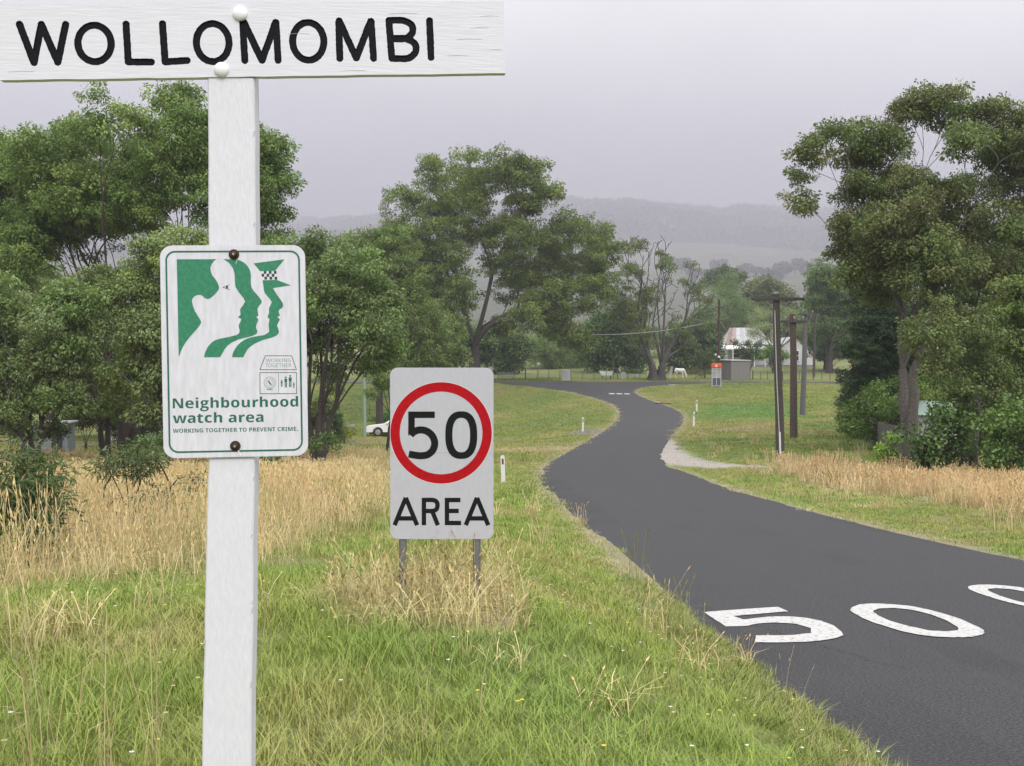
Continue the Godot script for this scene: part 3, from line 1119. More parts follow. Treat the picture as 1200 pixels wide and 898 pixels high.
	for q in [[Vector2(120, 2192), 46], [Vector2(330, 2240), 60], [Vector2(470, 2190), 55], [Vector2(500, 2215), 38], [Vector2(450, 2155), 44], [Vector2(540, 2170), 26], [Vector2(-440, 2100), 50], [Vector2(230, 2118), 52], [Vector2(520, 2240), 40]]:
		var s := Geo.new()
		var way := Vector2(q[1], q[1] * 0.037)
		s.prism(scaled(stroke(straight_line([q[0], q[0] + way * 0.5 + Vector2(0, 1.2), q[0] + way], 3.0), 0.4, 0.3), 0.001), 0.0028, 0.0034)
		part("paint_split", s, line_grey, t)
	for q in [[Vector2(43.5, 996), 8], [Vector2(44, 1010), 5], [Vector2(42.5, 1150), 6], [Vector2(40, 840), 10], [Vector2(47, 1270), 5], [Vector2(-54, 930), 6], [Vector2(50, 1800), 7], [Vector2(50.5, 1990), 9]]:
		var s := Geo.new()
		s.prism(scaled(stroke(straight_line([q[0], q[0] + Vector2(-1.5, -float(q[1]))], 2.0), 2.2, 0.9), 0.001), -0.002, 0.0012)
		part("paint_chip", s, mat("chip_grey", Color(0.5, 0.5, 0.52), 0.8), t)
	# white painted dome-headed bolts
	for p in [Vector2(0.023, 2.231), Vector2(-0.015, 2.115)]:
		var d := Geo.new()
		var profile := PackedVector2Array()
		for i in 9: profile.append(Vector2(0.0152 * cos(i * PI / 16.0), 0.0095 * sin(i * PI / 16.0)))
		profile.insert(0, Vector2(0.0152, -0.002))
		d.lathe(profile, 22, Transform3D(Basis(Vector3(1, 0, 0), PI / 2.0), Vector3(p.x, p.y, 0.0042)))
		part("bolt", d, mat("bolt_white", Color(0.84, 0.84, 0.86), 0.4), t)

func build_watch_sign() -> void:
	var at := Vector3(-0.5861, 0, -2.19)
	var t := thing("neighbourhood_watch_sign", "white metal sign with green heads reading Neighbourhood watch area, screwed to the white post", "sign", at, deg_to_rad(5.0))
	var mid := Vector2(0.00925, 1.532)
	var turn := deg_to_rad(0.75)
	var white := worn("sign_white", Color(0.69, 0.688, 0.74), 0.42, Vector3(7, 1.6, 7), 0.92, 0.02)
	var green := worn("sign_green", Color(0.035, 0.25, 0.135), 0.45, Vector3(6, 6, 6), 0.82, 0.03)
	var dark := worn("sign_dark_green", Color(0.02, 0.15, 0.1), 0.45, Vector3(6, 6, 6), 0.8, 0.03)
	var g := Geo.new()
	var outer := rounded(mid, Vector2(0.2955, 0.44), 0.025, turn)
	var brow := rounded(mid, Vector2(0.2935, 0.438), 0.024, turn)
	g.prism(outer, 0.004, 0.0054)
	g.prism(brow, 0.0054, 0.0058)
	part("panel", g, white, t)
	var line := Geo.new()
	line.band(rounded(mid, Vector2(0.274, 0.418), 0.02, turn), rounded(mid, Vector2(0.2668, 0.4108), 0.0165, turn), 0.0057, 0.0062)
	part("border", line, dark, t)
	var flat := func(called: String, raw: Array, m: Material, z: float) -> void:
		var s := Geo.new()
		var p := PackedVector2Array()
		for q in raw: p.append(q / 1000.0)
		s.prism(p, 0.0057, z)
		part(called, s, m, t)
	var near_left := [Vector2(-26, 1723), Vector2(-32, 1719), Vector2(-37, 1711), Vector2(-39, 1703), Vector2(-36, 1691), Vector2(-28, 1680), Vector2(-23, 1670), Vector2(-22, 1662), Vector2(-27, 1654), Vector2(-36, 1645), Vector2(-43, 1641), Vector2(-50, 1642), Vector2(-57, 1648), Vector2(-64, 1649),
		Vector2(-71, 1646), Vector2(-76, 1640), Vector2(-76, 1632), Vector2(-72, 1618), Vector2(-65, 1605), Vector2(-59, 1595), Vector2(-60, 1588), Vector2(-69, 1576), Vector2(-82, 1561), Vector2(-95, 1542), Vector2(-104, 1520)]
	flat.call("green_corner", [Vector2(-107, 1722)] + Array(smooth_line(near_left)), green, 0.0062)
	var nose_a := [Vector2(-13, 1723), Vector2(-3, 1717), Vector2(6, 1706), Vector2(10, 1693), Vector2(11, 1672), Vector2(13, 1664), Vector2(20, 1653), Vector2(28, 1643), Vector2(31, 1634), Vector2(24, 1624), Vector2(21, 1618), Vector2(22, 1608), Vector2(17, 1603), Vector2(23, 1600), Vector2(23, 1596),
		Vector2(18, 1586), Vector2(20, 1574), Vector2(17, 1568), Vector2(7, 1564), Vector2(-17, 1559), Vector2(-32, 1554), Vector2(-43, 1544), Vector2(-50, 1531), Vector2(-53, 1520)]
	var nose_b := [Vector2(-20, 1520), Vector2(-13, 1533), Vector2(-6, 1543), Vector2(4, 1551), Vector2(20, 1558), Vector2(41, 1563), Vector2(53, 1568), Vector2(56, 1574), Vector2(53, 1584), Vector2(58, 1598), Vector2(53, 1604), Vector2(58, 1607), Vector2(56, 1619), Vector2(59, 1626), Vector2(65, 1634),
		Vector2(62, 1642), Vector2(52, 1654), Vector2(45, 1664), Vector2(43, 1677), Vector2(43, 1693), Vector2(39, 1705), Vector2(31, 1715), Vector2(20, 1721), Vector2(13, 1723)]
	flat.call("green_head", Array(smooth_line(nose_a)) + Array(smooth_line(nose_b)), green, 0.0062)
	var nose_c := [Vector2(67, 1680), Vector2(69, 1667), Vector2(71, 1655), Vector2(78, 1646), Vector2(84, 1638), Vector2(86, 1633), Vector2(83, 1627), Vector2(80, 1622), Vector2(80, 1610), Vector2(77, 1604), Vector2(81, 1600), Vector2(81, 1595), Vector2(79, 1587), Vector2(81, 1576), Vector2(78, 1571),
		Vector2(70, 1566), Vector2(46, 1562), Vector2(28, 1555), Vector2(15, 1544), Vector2(7, 1531), Vector2(4, 1520)]
	var nose_d := [Vector2(27, 1520), Vector2(33, 1532), Vector2(39, 1540), Vector2(50, 1548), Vector2(67, 1556), Vector2(85, 1561), Vector2(96, 1566), Vector2(100, 1573), Vector2(98, 1582), Vector2(96, 1589), Vector2(102, 1598), Vector2(97, 1604), Vector2(102, 1607), Vector2(100, 1614), Vector2(101, 1619),
		Vector2(107, 1623), Vector2(109, 1630), Vector2(105, 1638), Vector2(96, 1651), Vector2(88, 1664)]
	flat.call("green_capped_head", Array(smooth_line(nose_c)) + Array(smooth_line(nose_d)) + [Vector2(125, 1670), Vector2(96, 1681)], green, 0.0062)
	flat.call("cap_crown", [Vector2(49, 1715), Vector2(112, 1724), Vector2(93, 1700), Vector2(62, 1699)], green, 0.0062)
	var black := mat("print_black", Color(0.02, 0.045, 0.04), 0.5)
	var checks := Geo.new()
	for r in 3:
		for k in 6:
			if (r + k) % 2 == 0: continue
			var a := Vector2(0.0645 + k * 0.0052 + r * 0.0006, 1.6995 - r * 0.006)
			checks.prism(PackedVector2Array([a, a + Vector2(0.0052, 0), a + Vector2(0.0052, -0.006), a + Vector2(0, -0.006)]), 0.0057, 0.0061)
	part("check_band", checks, black, t)
	var eye := Geo.new()
	for s in [[Vector2(-14, 1665), Vector2(-1, 1670)], [Vector2(-14, 1665), Vector2(0, 1660)]]:
		eye.prism(scaled(stroke(PackedVector2Array(s), 0.9), 0.001), 0.0057, 0.0061)
	eye.prism(scaled(oval(Vector2(-5.5, 1665), Vector2(2.2, 3.2), 0, TAU * 0.98, 14), 0.001), 0.0057, 0.0062)
	part("eye_mark", eye, black, t)
	words(t, "lettering", "Neighbourhood", true, Vector2(-0.1165, 1.414), Vector2(0.1395, 1.4172), 0.0205, 0.0058, dark)
	words(t, "lettering", "watch area", true, Vector2(-0.1165, 1.3832), Vector2(0.068, 1.3852), 0.0205, 0.0058, dark)
	words(t, "lettering", "WORKING TOGETHER TO PREVENT CRIME.", true, Vector2(-0.1165, 1.3632), Vector2(0.139, 1.3662), 0.0083, 0.0058, dark)
	words(t, "lettering", "WORKING", false, Vector2(0.0735, 1.5098), Vector2(0.1245, 1.51), 0.0072, 0.0058, mat("print_grey", Color(0.2, 0.27, 0.25), 0.5))
	words(t, "lettering", "TOGETHER", false, Vector2(0.072, 1.499), Vector2(0.1255, 1.4992), 0.0083, 0.0058, mats["print_grey"])
	var frame := Geo.new()
	var rim := func(raw: Array, w: float) -> void:
		for i in raw.size():
			frame.prism(scaled(stroke(PackedVector2Array([raw[i], raw[(i + 1) % raw.size()]]), w), 0.001), 0.0057, 0.006 + 0.00005 * i)
	rim.call([Vector2(72, 1523), Vector2(126, 1523), Vector2(136, 1494), Vector2(61, 1494)], 1.2)
	rim.call([Vector2(61, 1488), Vector2(136, 1488), Vector2(136, 1444), Vector2(61, 1444)], 1.2)
	rim.call([Vector2(99, 1488), Vector2(99, 1444)], 0.7)
	part("emblem_frame", frame, black, t)
	var seal := Geo.new()
	for r in [12.4, 10.6, 7.2]:
		seal.band(scaled(oval(Vector2(81, 1467), Vector2(r, r), 0, TAU * 0.975, 39), 0.001), scaled(oval(Vector2(81, 1467), Vector2(r - 0.6, r - 0.6), 0, TAU * 0.975, 39), 0.001), 0.0057, 0.006)
	seal.prism(scaled(oval(Vector2(81, 1453), Vector2(7, 1.3), 0, TAU * 0.97, 20), 0.001), 0.0057, 0.00605)
	part("round_seal", seal, mats["print_grey"], t)
	var needle := Geo.new()
	needle.prism(scaled(stroke(PackedVector2Array([Vector2(78.5, 1470), Vector2(83, 1463.5)]), 2.4), 0.001), 0.0057, 0.0062)
	part("seal_mark", needle, black, t)
	for q in [[105.5, 1472.0, 0.62], [114.0, 1478.0, 0.95], [123.0, 1481.0, 1.05], [130.5, 1467.0, 0.5]]:
		var f := Geo.new()
		var c := Vector2(q[0], q[1])
		var s: float = q[2]
		f.prism(scaled(oval(c, Vector2(1.9, 1.9) * s, 0, TAU * 0.95, 12), 0.001), 0.0057, 0.0061)
		f.prism(scaled(PackedVector2Array([c + Vector2(-3.1, -3) * s, c + Vector2(3.1, -3) * s, c + Vector2(2.6, -11) * s, c + Vector2(-2.6, -11) * s]), 0.001), 0.0057, 0.0061)
		for e in [-1.4, 1.4]:
			f.prism(scaled(PackedVector2Array([c + Vector2(e - 0.9, -11.4) * s, c + Vector2(e + 0.9, -11.4) * s, c + Vector2(e + 0.9, -22) * s, c + Vector2(e - 0.9, -22) * s]), 0.001), 0.0057, 0.0061)
		part("printed_figure", f, dark, t)
	for p in [Vector2(0.009, 1.733), Vector2(0.0102, 1.3355)]:
		var d := Geo.new()
		d.lathe(PackedVector2Array([Vector2(0.0108, 0.0), Vector2(0.0108, 0.0018), Vector2(0.0098, 0.0028), Vector2(0.0066, 0.0028), Vector2(0.0062, 0.0066), Vector2(0.0048, 0.0078), Vector2(0.0, 0.0078)]), 24, Transform3D(Basis(Vector3(1, 0, 0), PI / 2.0), Vector3(p.x, p.y, 0.0058)))
		var s := part("screw", d, worn("rusty_screw", Color(0.13, 0.085, 0.06), 0.55, Vector3(60, 60, 60), 0.35, 0.03, 0.0, 0.6), t)
		var h := Geo.new()
		h.lathe(PackedVector2Array([Vector2(0.0026, 0.0), Vector2(0.0026, 0.0016), Vector2(0.0, 0.0018)]), 10, Transform3D(Basis(Vector3(1, 0, 0), PI / 2.0), Vector3(p.x, p.y, 0.0137)))
		part("screw_core", h, mat("screw_steel", Color(0.42, 0.38, 0.33), 0.4, 0.7), s)
	# chips and old drips round the screws
	for q in [[Vector2(16.5, 1325), Vector2(22, 1316), 2.4], [Vector2(19.5, 1322), Vector2(17, 1316.5), 1.6], [Vector2(15, 1721), Vector2(13, 1713), 1.1]]:
		var chip := Geo.new()
		chip.prism(scaled(stroke(straight_line([q[0], q[1]], 2.0), q[2], 0.6), 0.001), 0.0059, 0.0066)
		part("paint_chip", chip, mat("chip_white", Color(0.8, 0.8, 0.82), 0.5), t)

func build_speed_sign() -> void:
	var d := 6.15
	var base := spot(-0.41, d)
	var t := thing("speed_limit_sign", "grey-white 50 AREA speed sign with a red ring on two steel posts", "sign", base)
	var o := Vector2(-base.x, -base.y)
	var mv := func(p: PackedVector2Array) -> PackedVector2Array:
		var out := PackedVector2Array()
		for q in p: out.append(q + o)
		return out
	var sheet := worn("sheeting", Color(0.475, 0.48, 0.515), 0.42, Vector3(3.0, 1.2, 3.0), 0.965, 0.02)
	var mid := Vector2(-0.4105, 0.9925)
	var g := Geo.new()
	g.prism(mv.call(rounded(mid, Vector2(0.605, 1.005), 0.045)), 0.0, 0.0022)
	g.prism(mv.call(rounded(mid, Vector2(0.6025, 1.0025), 0.0438)), 0.0022, 0.003)
	part("panel", g, sheet, t)
	var ring := Geo.new()
	ring.band(mv.call(oval(Vector2(-0.415, 1.113), Vector2(0.297, 0.297), 0, TAU * 79.0 / 80.0, 79)), mv.call(oval(Vector2(-0.415, 1.113), Vector2(0.242, 0.242), 0, TAU * 79.0 / 80.0, 79)), 0.0029, 0.0036)
	part("red_ring", ring, worn("sign_red", Color(0.46, 0.01, 0.016), 0.55, Vector3(2, 2, 2), 0.85, 0.03), t)
	mats["sign_red"].metallic_specular = 0.2
	var halo := Geo.new()
	halo.band(mv.call(oval(Vector2(-0.415, 1.113), Vector2(0.2995, 0.2995), 0, TAU * 79.0 / 80.0, 79)), mv.call(oval(Vector2(-0.415, 1.113), Vector2(0.2975, 0.2975), 0, TAU * 79.0 / 80.0, 79)), 0.0029, 0.0034)
	part("ring_edge", halo, mat("ring_edge_pale", Color(0.75, 0.7, 0.7), 0.5), t)
	var black := mat("sign_black", Color(0.011, 0.013, 0.012), 0.6)
	black.metallic_specular = 0.2
	var five := Geo.new()
	five.prism(mv.call(PackedVector2Array([Vector2(-0.4515, 1.2385), Vector2(-0.4515, 1.2005), Vector2(-0.569, 1.2005), Vector2(-0.569, 1.124), Vector2(-0.607, 1.096), Vector2(-0.607, 1.2385)])), 0.0029, 0.0037)
	five.prism(mv.call(scaled(stroke(scaled(smooth_line([Vector2(-0.594, 1.1), Vector2(-0.575, 1.119), Vector2(-0.54, 1.131), Vector2(-0.5, 1.124), Vector2(-0.467, 1.097), Vector2(-0.452, 1.055), Vector2(-0.463, 1.013), Vector2(-0.494, 0.986), Vector2(-0.535, 0.9795), Vector2(-0.575, 0.984), Vector2(-0.604, 0.9895)]), 1000.0), 41.5, 0.0, Geometry2D.END_BUTT), 0.001)), 0.0029, 0.0036)
	part("numeral", five, black, t)
	var zero := Geo.new()
	zero.band(mv.call(oval(Vector2(-0.297, 1.1005), Vector2(0.0935, 0.1395), 0, TAU * 79.0 / 80.0, 79, 2.45)), mv.call(oval(Vector2(-0.297, 1.1005), Vector2(0.0515, 0.1005), 0, TAU * 79.0 / 80.0, 79, 2.45)), 0.0029, 0.0036)
	part("numeral", zero, black, t)
	var letters := [
		[[Vector2(-688, 572), Vector2(-622, 733)], [Vector2(-622, 733), Vector2(-556, 572)], [Vector2(-668, 612), Vector2(-576, 612)]],
		[[Vector2(-516, 572), Vector2(-516, 733)], [Vector2(-516, 720), Vector2(-465, 720), Vector2(-442, 710), Vector2(-436, 688), Vector2(-443, 665), Vector2(-465, 656), Vector2(-516, 656)], [Vector2(-468, 656), Vector2(-434, 572)]],
		[[Vector2(-381, 572), Vector2(-381, 733)], [Vector2(-381, 720), Vector2(-302, 720)], [Vector2(-381, 656), Vector2(-312, 656)], [Vector2(-381, 585), Vector2(-298, 585)]],
		[[Vector2(-271, 572), Vector2(-205, 733)], [Vector2(-205, 733), Vector2(-139, 572)], [Vector2(-251, 612), Vector2(-159, 612)]]]
	for l in letters:
		var s := Geo.new()
		var k := 0
		for e in l:
			s.prism(mv.call(scaled(stroke(PackedVector2Array(e) if e.size() < 3 else smooth_line(e, false, 3), 26.0, 0.0, Geometry2D.END_BUTT), 0.001)), 0.0029, 0.0035 + 0.00008 * k)
			k += 1
		part("letter", s, black, t)
	var seam := Geo.new()
	seam.prism(mv.call(PackedVector2Array([Vector2(-0.712, 0.9962), Vector2(-0.11, 0.9942), Vector2(-0.11, 0.9962), Vector2(-0.712, 0.9982)])), 0.0028, 0.0032)
	part("seam", seam, mat("seam_grey", Color(0.3, 0.3, 0.31), 0.6), t)
	var scuff := Geo.new()
	scuff.prism(mv.call(scaled(stroke(smooth_line([Vector2(-470, 498), Vector2(-446, 508), Vector2(-436, 525), Vector2(-452, 536)]), 3.0, 1.2), 0.001)), 0.0029, 0.0033)
	part("scuff", scuff, mat("scuff_grey", Color(0.4, 0.39, 0.37), 0.7), t)
	var steel := worn("galvanised", Color(0.36, 0.375, 0.4), 0.45, Vector3(7, 7, 7), 0.6, 0.03, 0.0, 0.55)
	for x in [-0.643, -0.208]:
		var p := Geo.new()
		var y0 := ground(x, d) - 0.5 - base.y
		p.tube(PackedVector3Array([Vector3(x + o.x, y0, -0.026), Vector3(x + o.x, 1.4 + o.y, -0.026)]), PackedFloat32Array([0.0235, 0.0235]), 14)
		var post := part("post", p, steel, t)
		for y in [0.56, 1.35]:
			var b := Geo.new()
			b.box(Vector3(x + o.x, y + o.y, -0.026), Vector3(0.058, 0.03, 0.05), 0.004)
			part("clamp", b, steel, post)

# ------------------------------------------------------------------ beside the road
func build_guide_posts() -> void:
	var white := worn("guide_white", Color(0.8, 0.79, 0.78), 0.5, Vector3(3, 3, 3), 0.8, 0.03)
	for q in [[-0.3, 37.0, 1.0, 0.145, 0.03, "white guide post with a dark red reflector right of the speed sign"], [4.75, 70.5, 0.98, 0.13, -0.02, "slim white guide post on the lawn inside the left bend"],
			[12.82, 74.2, 1.05, 0.13, -0.03, "lower of two white guide posts on the right verge"], [15.55, 88.4, 1.05, 0.13, 0.02, "upper of two white guide posts on the right verge"]]:
		var t := thing("guide_post", q[5], "guide post", spot(q[0], q[1], -0.1), 0.0, "white guide posts along the road")
		t.rotation.z = q[4]
		var g := Geo.new()
		g.prism(PackedVector2Array([Vector2(-q[3] / 2, -0.2), Vector2(q[3] / 2, -0.2), Vector2(q[3] / 2, q[2] + 0.05), Vector2(0, q[2] + 0.1), Vector2(-q[3] / 2, q[2] + 0.05)]), -0.012, 0.012)
		g.box(Vector3(0, q[2] * 0.45, -0.02), Vector3(0.03, q[2], 0.02), 0.004)
		part("post", g, white, t)
		var r := Geo.new()
		r.box(Vector3(0, q[2] - 0.14, 0.016), Vector3(0.06, 0.2, 0.012), 0.004)
		part("reflector", r, mat("reflector_red", Color(0.12, 0.012, 0.012), 0.3), t)

func pole(label: String, x: float, d: float, top: float, r: float, lean: float, tone: Color, arms: Array, group := "timber power poles on the right") -> Node3D:
	var base := spot(x, d, -0.3)
	var t := thing("power_pole", label, "power pole", base, 0.0, group)
	var h := top - base.y
	var wood := worn("pole_wood_%s" % tone.to_html(false), tone, 0.9, Vector3(6, 0.5, 6), 0.3, 0.03, 2.5)
	var g := Geo.new()
	var p := PackedVector3Array()
	var rr := PackedFloat32Array()
	for i in 9:
		var f := i / 8.0
		p.append(Vector3(lean * (f - 0.12) + sin(f * 7.0 + x) * 0.015, h * f, 0))
		rr.append(r * lerpf(1.12, 0.84, f))
	g.tube(p, rr, 14)
	part("pole", g, wood, t)
	var head := p[8].x
	var arm_wood := worn("arm_wood", Color(0.17, 0.16, 0.14), 0.9, Vector3(0.6, 6, 6), 0.4, 0.03, 1.5)
	for a in arms:       # height under the top, left reach, right reach, pins
		var y: float = h - a[0]
		var c := Geo.new()
		c.box(Vector3(head + (a[2] - a[1]) / 2.0, y, r + 0.05), Vector3(a[1] + a[2], 0.13, 0.1), 0.012)
		var arm := part("crossarm", c, arm_wood, t)
		if a[1] > 0.9:
			for s in [-1.0, 1.0]:
				var b := Geo.new()
				b.bar(Vector3(head + s * 0.66, y - 0.05, r + 0.11), Vector3(head + s * 0.12, y - 0.6, r + 0.02), 0.022, 6)
				part("brace", b, mat("iron", Color(0.12, 0.115, 0.11), 0.6, 0.5), t)
		for k in a[3]:
			var f: float = (k + 0.5) / a[3]
			var px: float = head - a[1] + (a[1] + a[2]) * f
			var i := Geo.new()
			i.bar(Vector3(px, y + 0.05, r + 0.05), Vector3(px, y + 0.16, r + 0.05), 0.014, 6)
			i.lathe(PackedVector2Array([Vector2(0.03, 0.0), Vector2(0.055, 0.02), Vector2(0.04, 0.06), Vector2(0.05, 0.09), Vector2(0.03, 0.14), Vector2(0.0, 0.15)]), 10, Transform3D(Basis.IDENTITY, Vector3(px, y + 0.15, r + 0.05)))
			part("insulator", i, mat("porcelain", Color(0.3, 0.26, 0.22), 0.3), arm)
	return t

func build_poles() -> void:
	var t := pole("dark weathered timber power pole nearest the road with a white conduit", 12.24, 48.0, 4.82, 0.185, -0.22, Color(0.24, 0.2, 0.175), [[0.24, 1.17, 1.2, 0]])
	var base := t.position
	var h := 4.82 - base.y
	var c := Geo.new()
	c.tube(PackedVector3Array([Vector3(-0.3, h - 0.75, 0.17), Vector3(-0.2, h * 0.5, 0.2), Vector3(-0.02, 0.1, 0.23)]), PackedFloat32Array([0.022, 0.022, 0.022]), 8)
	var guard := Geo.new()
	guard.tube(PackedVector3Array([Vector3(-0.07, 1.5, 0.25), Vector3(-0.04, 0.1, 0.27)]), PackedFloat32Array([0.045, 0.045]), 10)
	part("conduit_guard", guard, mat("guard_white", Color(0.7, 0.7, 0.69), 0.5), t)
	part("conduit", c, mat("conduit_white", Color(0.5, 0.5, 0.49), 0.5), t)
	var n := Geo.new()
	n.bar(Vector3(-0.19, h - 0.02, 0), Vector3(-0.18, h + 0.1, 0), 0.13, 12)
	part("pole_cap", n, mat("cap_grey", Color(0.3, 0.3, 0.3), 0.6), t)
	pole("reddish brown timber power pole just behind the dark one", 16.1, 60.0, 4.5, 0.2, -0.1, Color(0.27, 0.2, 0.16), [[0.42, 0.72, 0.78, 3]])
	pole("pale grey power pole third back from the road", 23.25, 84.0, 5.98, 0.2, 0.22, Color(0.3, 0.295, 0.29), [[0.3, 0.7, 0.9, 2]])
	pole("distant brown power pole beside the white gable end", 40.2, 140.0, 8.75, 0.16, 0.15, Color(0.17, 0.13, 0.1), [[0.5, 1.1, 0.6, 2]])
	var u := pole("tall thin rusty red pole behind the phone booth", 25.25, 128.5, 9.75, 0.14, 0.05, Color(0.2, 0.085, 0.055), [[1.0, 0.55, 0.5, 2], [2.6, 0.45, 0.55, 1]], "")
	u.name = numbered("service_pole")
	var w := Geo.new()
	w.bar(Vector3(0, 3.1, 0.16), Vector3(0, 3.35, 0.16), 0.16, 8)
	var w2 := Geo.new()
	w2.bar(Vector3(-0.42, 3.4, 0.16), Vector3(-0.42, 3.6, 0.16), 0.12, 8)
	part("lamp_fitting", w2, mat("fitting_white", Color(0.8, 0.8, 0.8), 0.4), u)
	part("lamp_fitting", w, mat("fitting_white", Color(0.8, 0.8, 0.8), 0.4), u)
	# cables
	var wires := [[Vector3(25.2, 7.15, -128.4), Vector3(8.8, 5.3, -124.5), 0.5, 0.034, Color(0.36, 0.38, 0.36), "thick pale service cable from the rusty pole to the big gum"],
		[Vector3(25.3, 7.15, -128.4), Vector3(36.5, 6.6, -168.0), 0.8, 0.03, Color(0.36, 0.38, 0.36), "pale service cable from the rusty pole to the house"],
		[Vector3(13.1, 4.62, -48.0), Vector3(16.7, 4.2, -59.8), 0.15, 0.012, Color(0.08, 0.08, 0.08), "thin dark wire between the two nearest power poles"],
		[Vector3(16.6, 4.2, -60.0), Vector3(23.9, 5.75, -83.8), 0.4, 0.012, Color(0.08, 0.08, 0.08), "thin dark wire between the brown and the grey pole"],
		[Vector3(23.9, 5.75, -84.0), Vector3(40.6, 8.3, -139.8), 1.0, 0.014, Color(0.08, 0.08, 0.08), "thin dark wire from the grey pole to the farthest pole"]]
	for q in wires:
		var g := Geo.new()
		var p := PackedVector3Array()
		var r := PackedFloat32Array()
		for i in 15:
			var f := i / 14.0
			p.append(q[0].lerp(q[1], f) + Vector3.DOWN * q[2] * 4.0 * f * (1.0 - f))
			r.append(q[3])
		g.tube(p, r, 5)
		tag(part("overhead_wire", g, mat("wire_%s" % q[4].to_html(false), q[4], 0.6)), q[5], "wire", "overhead wires")

func build_booth() -> void:
	var base := spot(22.15, 114.0, 0.0)
	var t := thing("phone_booth", "grey phone booth with an orange top beside the far cross road", "phone booth", base, deg_to_rad(-8))
	var frame := worn("booth_grey", Color(0.5, 0.51, 0.53), 0.45, Vector3(2, 2, 2), 0.8, 0.03)
	var blue := mat("booth_blue", Color(0.07, 0.085, 0.12), 0.4)
	for x in [-0.46, 0.46]:
		for z in [-0.46, 0.46]:
			var g := Geo.new()
			g.box(Vector3(x, 1.05, z), Vector3(0.09, 2.15, 0.09), 0.012)
			part("corner_post", g, frame, t)
	for z in [-0.46, 0.46]:
		for y in [0.12, 1.02, 1.98]:
			var g := Geo.new()
			g.box(Vector3(0, y, z), Vector3(0.83, 0.08, 0.06), 0.01)
			part("rail", g, frame, t)
		var m := Geo.new()
		m.box(Vector3(0, 0.57, z), Vector3(0.07, 0.82, 0.05), 0.008)
		part("mullion", m, frame, t)
		for x in [-0.22, 0.22]:
			var p := Geo.new()
			p.box(Vector3(x, 0.57, z - 0.005), Vector3(0.37, 0.82, 0.02))
			part("lower_panel", p, blue, t)
	for s in [-0.46, 0.46]:
		var p := Geo.new()
		p.box(Vector3(s, 0.57, 0), Vector3(0.02, 0.82, 0.82))
		part("side_panel", p, frame, t)
	var glass := mat("booth_glass", Color(0.9, 0.95, 0.95, 0.12), 0.08)
	glass.transparency = BaseMaterial3D.TRANSPARENCY_ALPHA
	glass.albedo_color.a = 0.12
	for q in [[Vector3(0, 1.5, 0.46), Vector3(0.82, 0.86, 0.008)], [Vector3(0, 1.5, -0.46), Vector3(0.82, 0.86, 0.008)]]:
		var p := Geo.new()
		p.box(q[0], q[1])
		part("pane", p, glass, t)
	var h := Geo.new()
	h.box(Vector3(-0.22, 1.35, -0.36), Vector3(0.3, 0.5, 0.12), 0.02)
	h.box(Vector3(-0.22, 1.05, -0.3), Vector3(0.42, 0.04, 0.25), 0.01)
	part("telephone", h, mat("phone_grey", Color(0.25, 0.26, 0.27), 0.4), t)
	var o := Geo.new()
	o.box(Vector3(0, 2.29, 0), Vector3(1.1, 0.44, 1.1), 0.04)
	var top := part("orange_top", o, mat("booth_orange", Color(0.62, 0.075, 0.02), 0.45), t)
	var l := Geo.new()
	l.prism(scaled(smooth_line([Vector2(-0.06, 2.18), Vector2(-0.12, 2.27), Vector2(-0.08, 2.38), Vector2(0.04, 2.41), Vector2(0.12, 2.38), Vector2(0.02, 2.35), Vector2(-0.03, 2.28), Vector2(0.02, 2.22), Vector2(0.12, 2.2), Vector2(0.05, 2.16)], true, 3), 1.0), 0.551, 0.556)
	part("white_mark", l, mat("mark_white", Color(0.85, 0.83, 0.82), 0.5), top)
	var roof := Geo.new()
	roof.box(Vector3(0, 2.53, 0), Vector3(1.0, 0.05, 1.0), 0.02)
	part("roof", roof, mat("booth_roof", Color(0.4, 0.12, 0.06), 0.6), t)

func corrugated(key: String, tone: Color, pitch: float, rust := 0.0) -> StandardMaterial3D:
	if mats.has(key): return mats[key]
	var m := mat(key, tone, 0.5, 0.25)
	if rust > 0.0:
		var g := Gradient.new()
		g.offsets = PackedFloat32Array([0.0, rust - 0.05, rust + 0.05, 1.0])
		g.colors = PackedColorArray([Color(0.42, 0.27, 0.2), Color(0.55, 0.4, 0.32), Color(0.95, 0.95, 0.96), Color(1, 1, 1)])
		var t: NoiseTexture2D = noise_texture("rust", 0.012, 5, 0.0, 1.0)
		t.color_ramp = g
		m.albedo_texture = t
		m.uv1_triplanar = true
		m.uv1_scale = Vector3(0.18, 0.1, 0.1)
	return m

# ribbed sheet standing in the plane through a with sides u and v
func ribbed(g: Geo, a: Vector3, u: Vector3, v: Vector3, pitch: float, deep: float) -> void:
	var n := u.cross(v).normalized()
	var k := maxi(2, int(u.length() / pitch) * 2)
	for i in k:
		var p := a + u * float(i) / k + n * (deep if i % 2 == 0 else 0.0)
		var q := a + u * float(i + 1) / k + n * (deep if i % 2 == 1 else 0.0)
		g.quad(p, q, q + v, p + v)

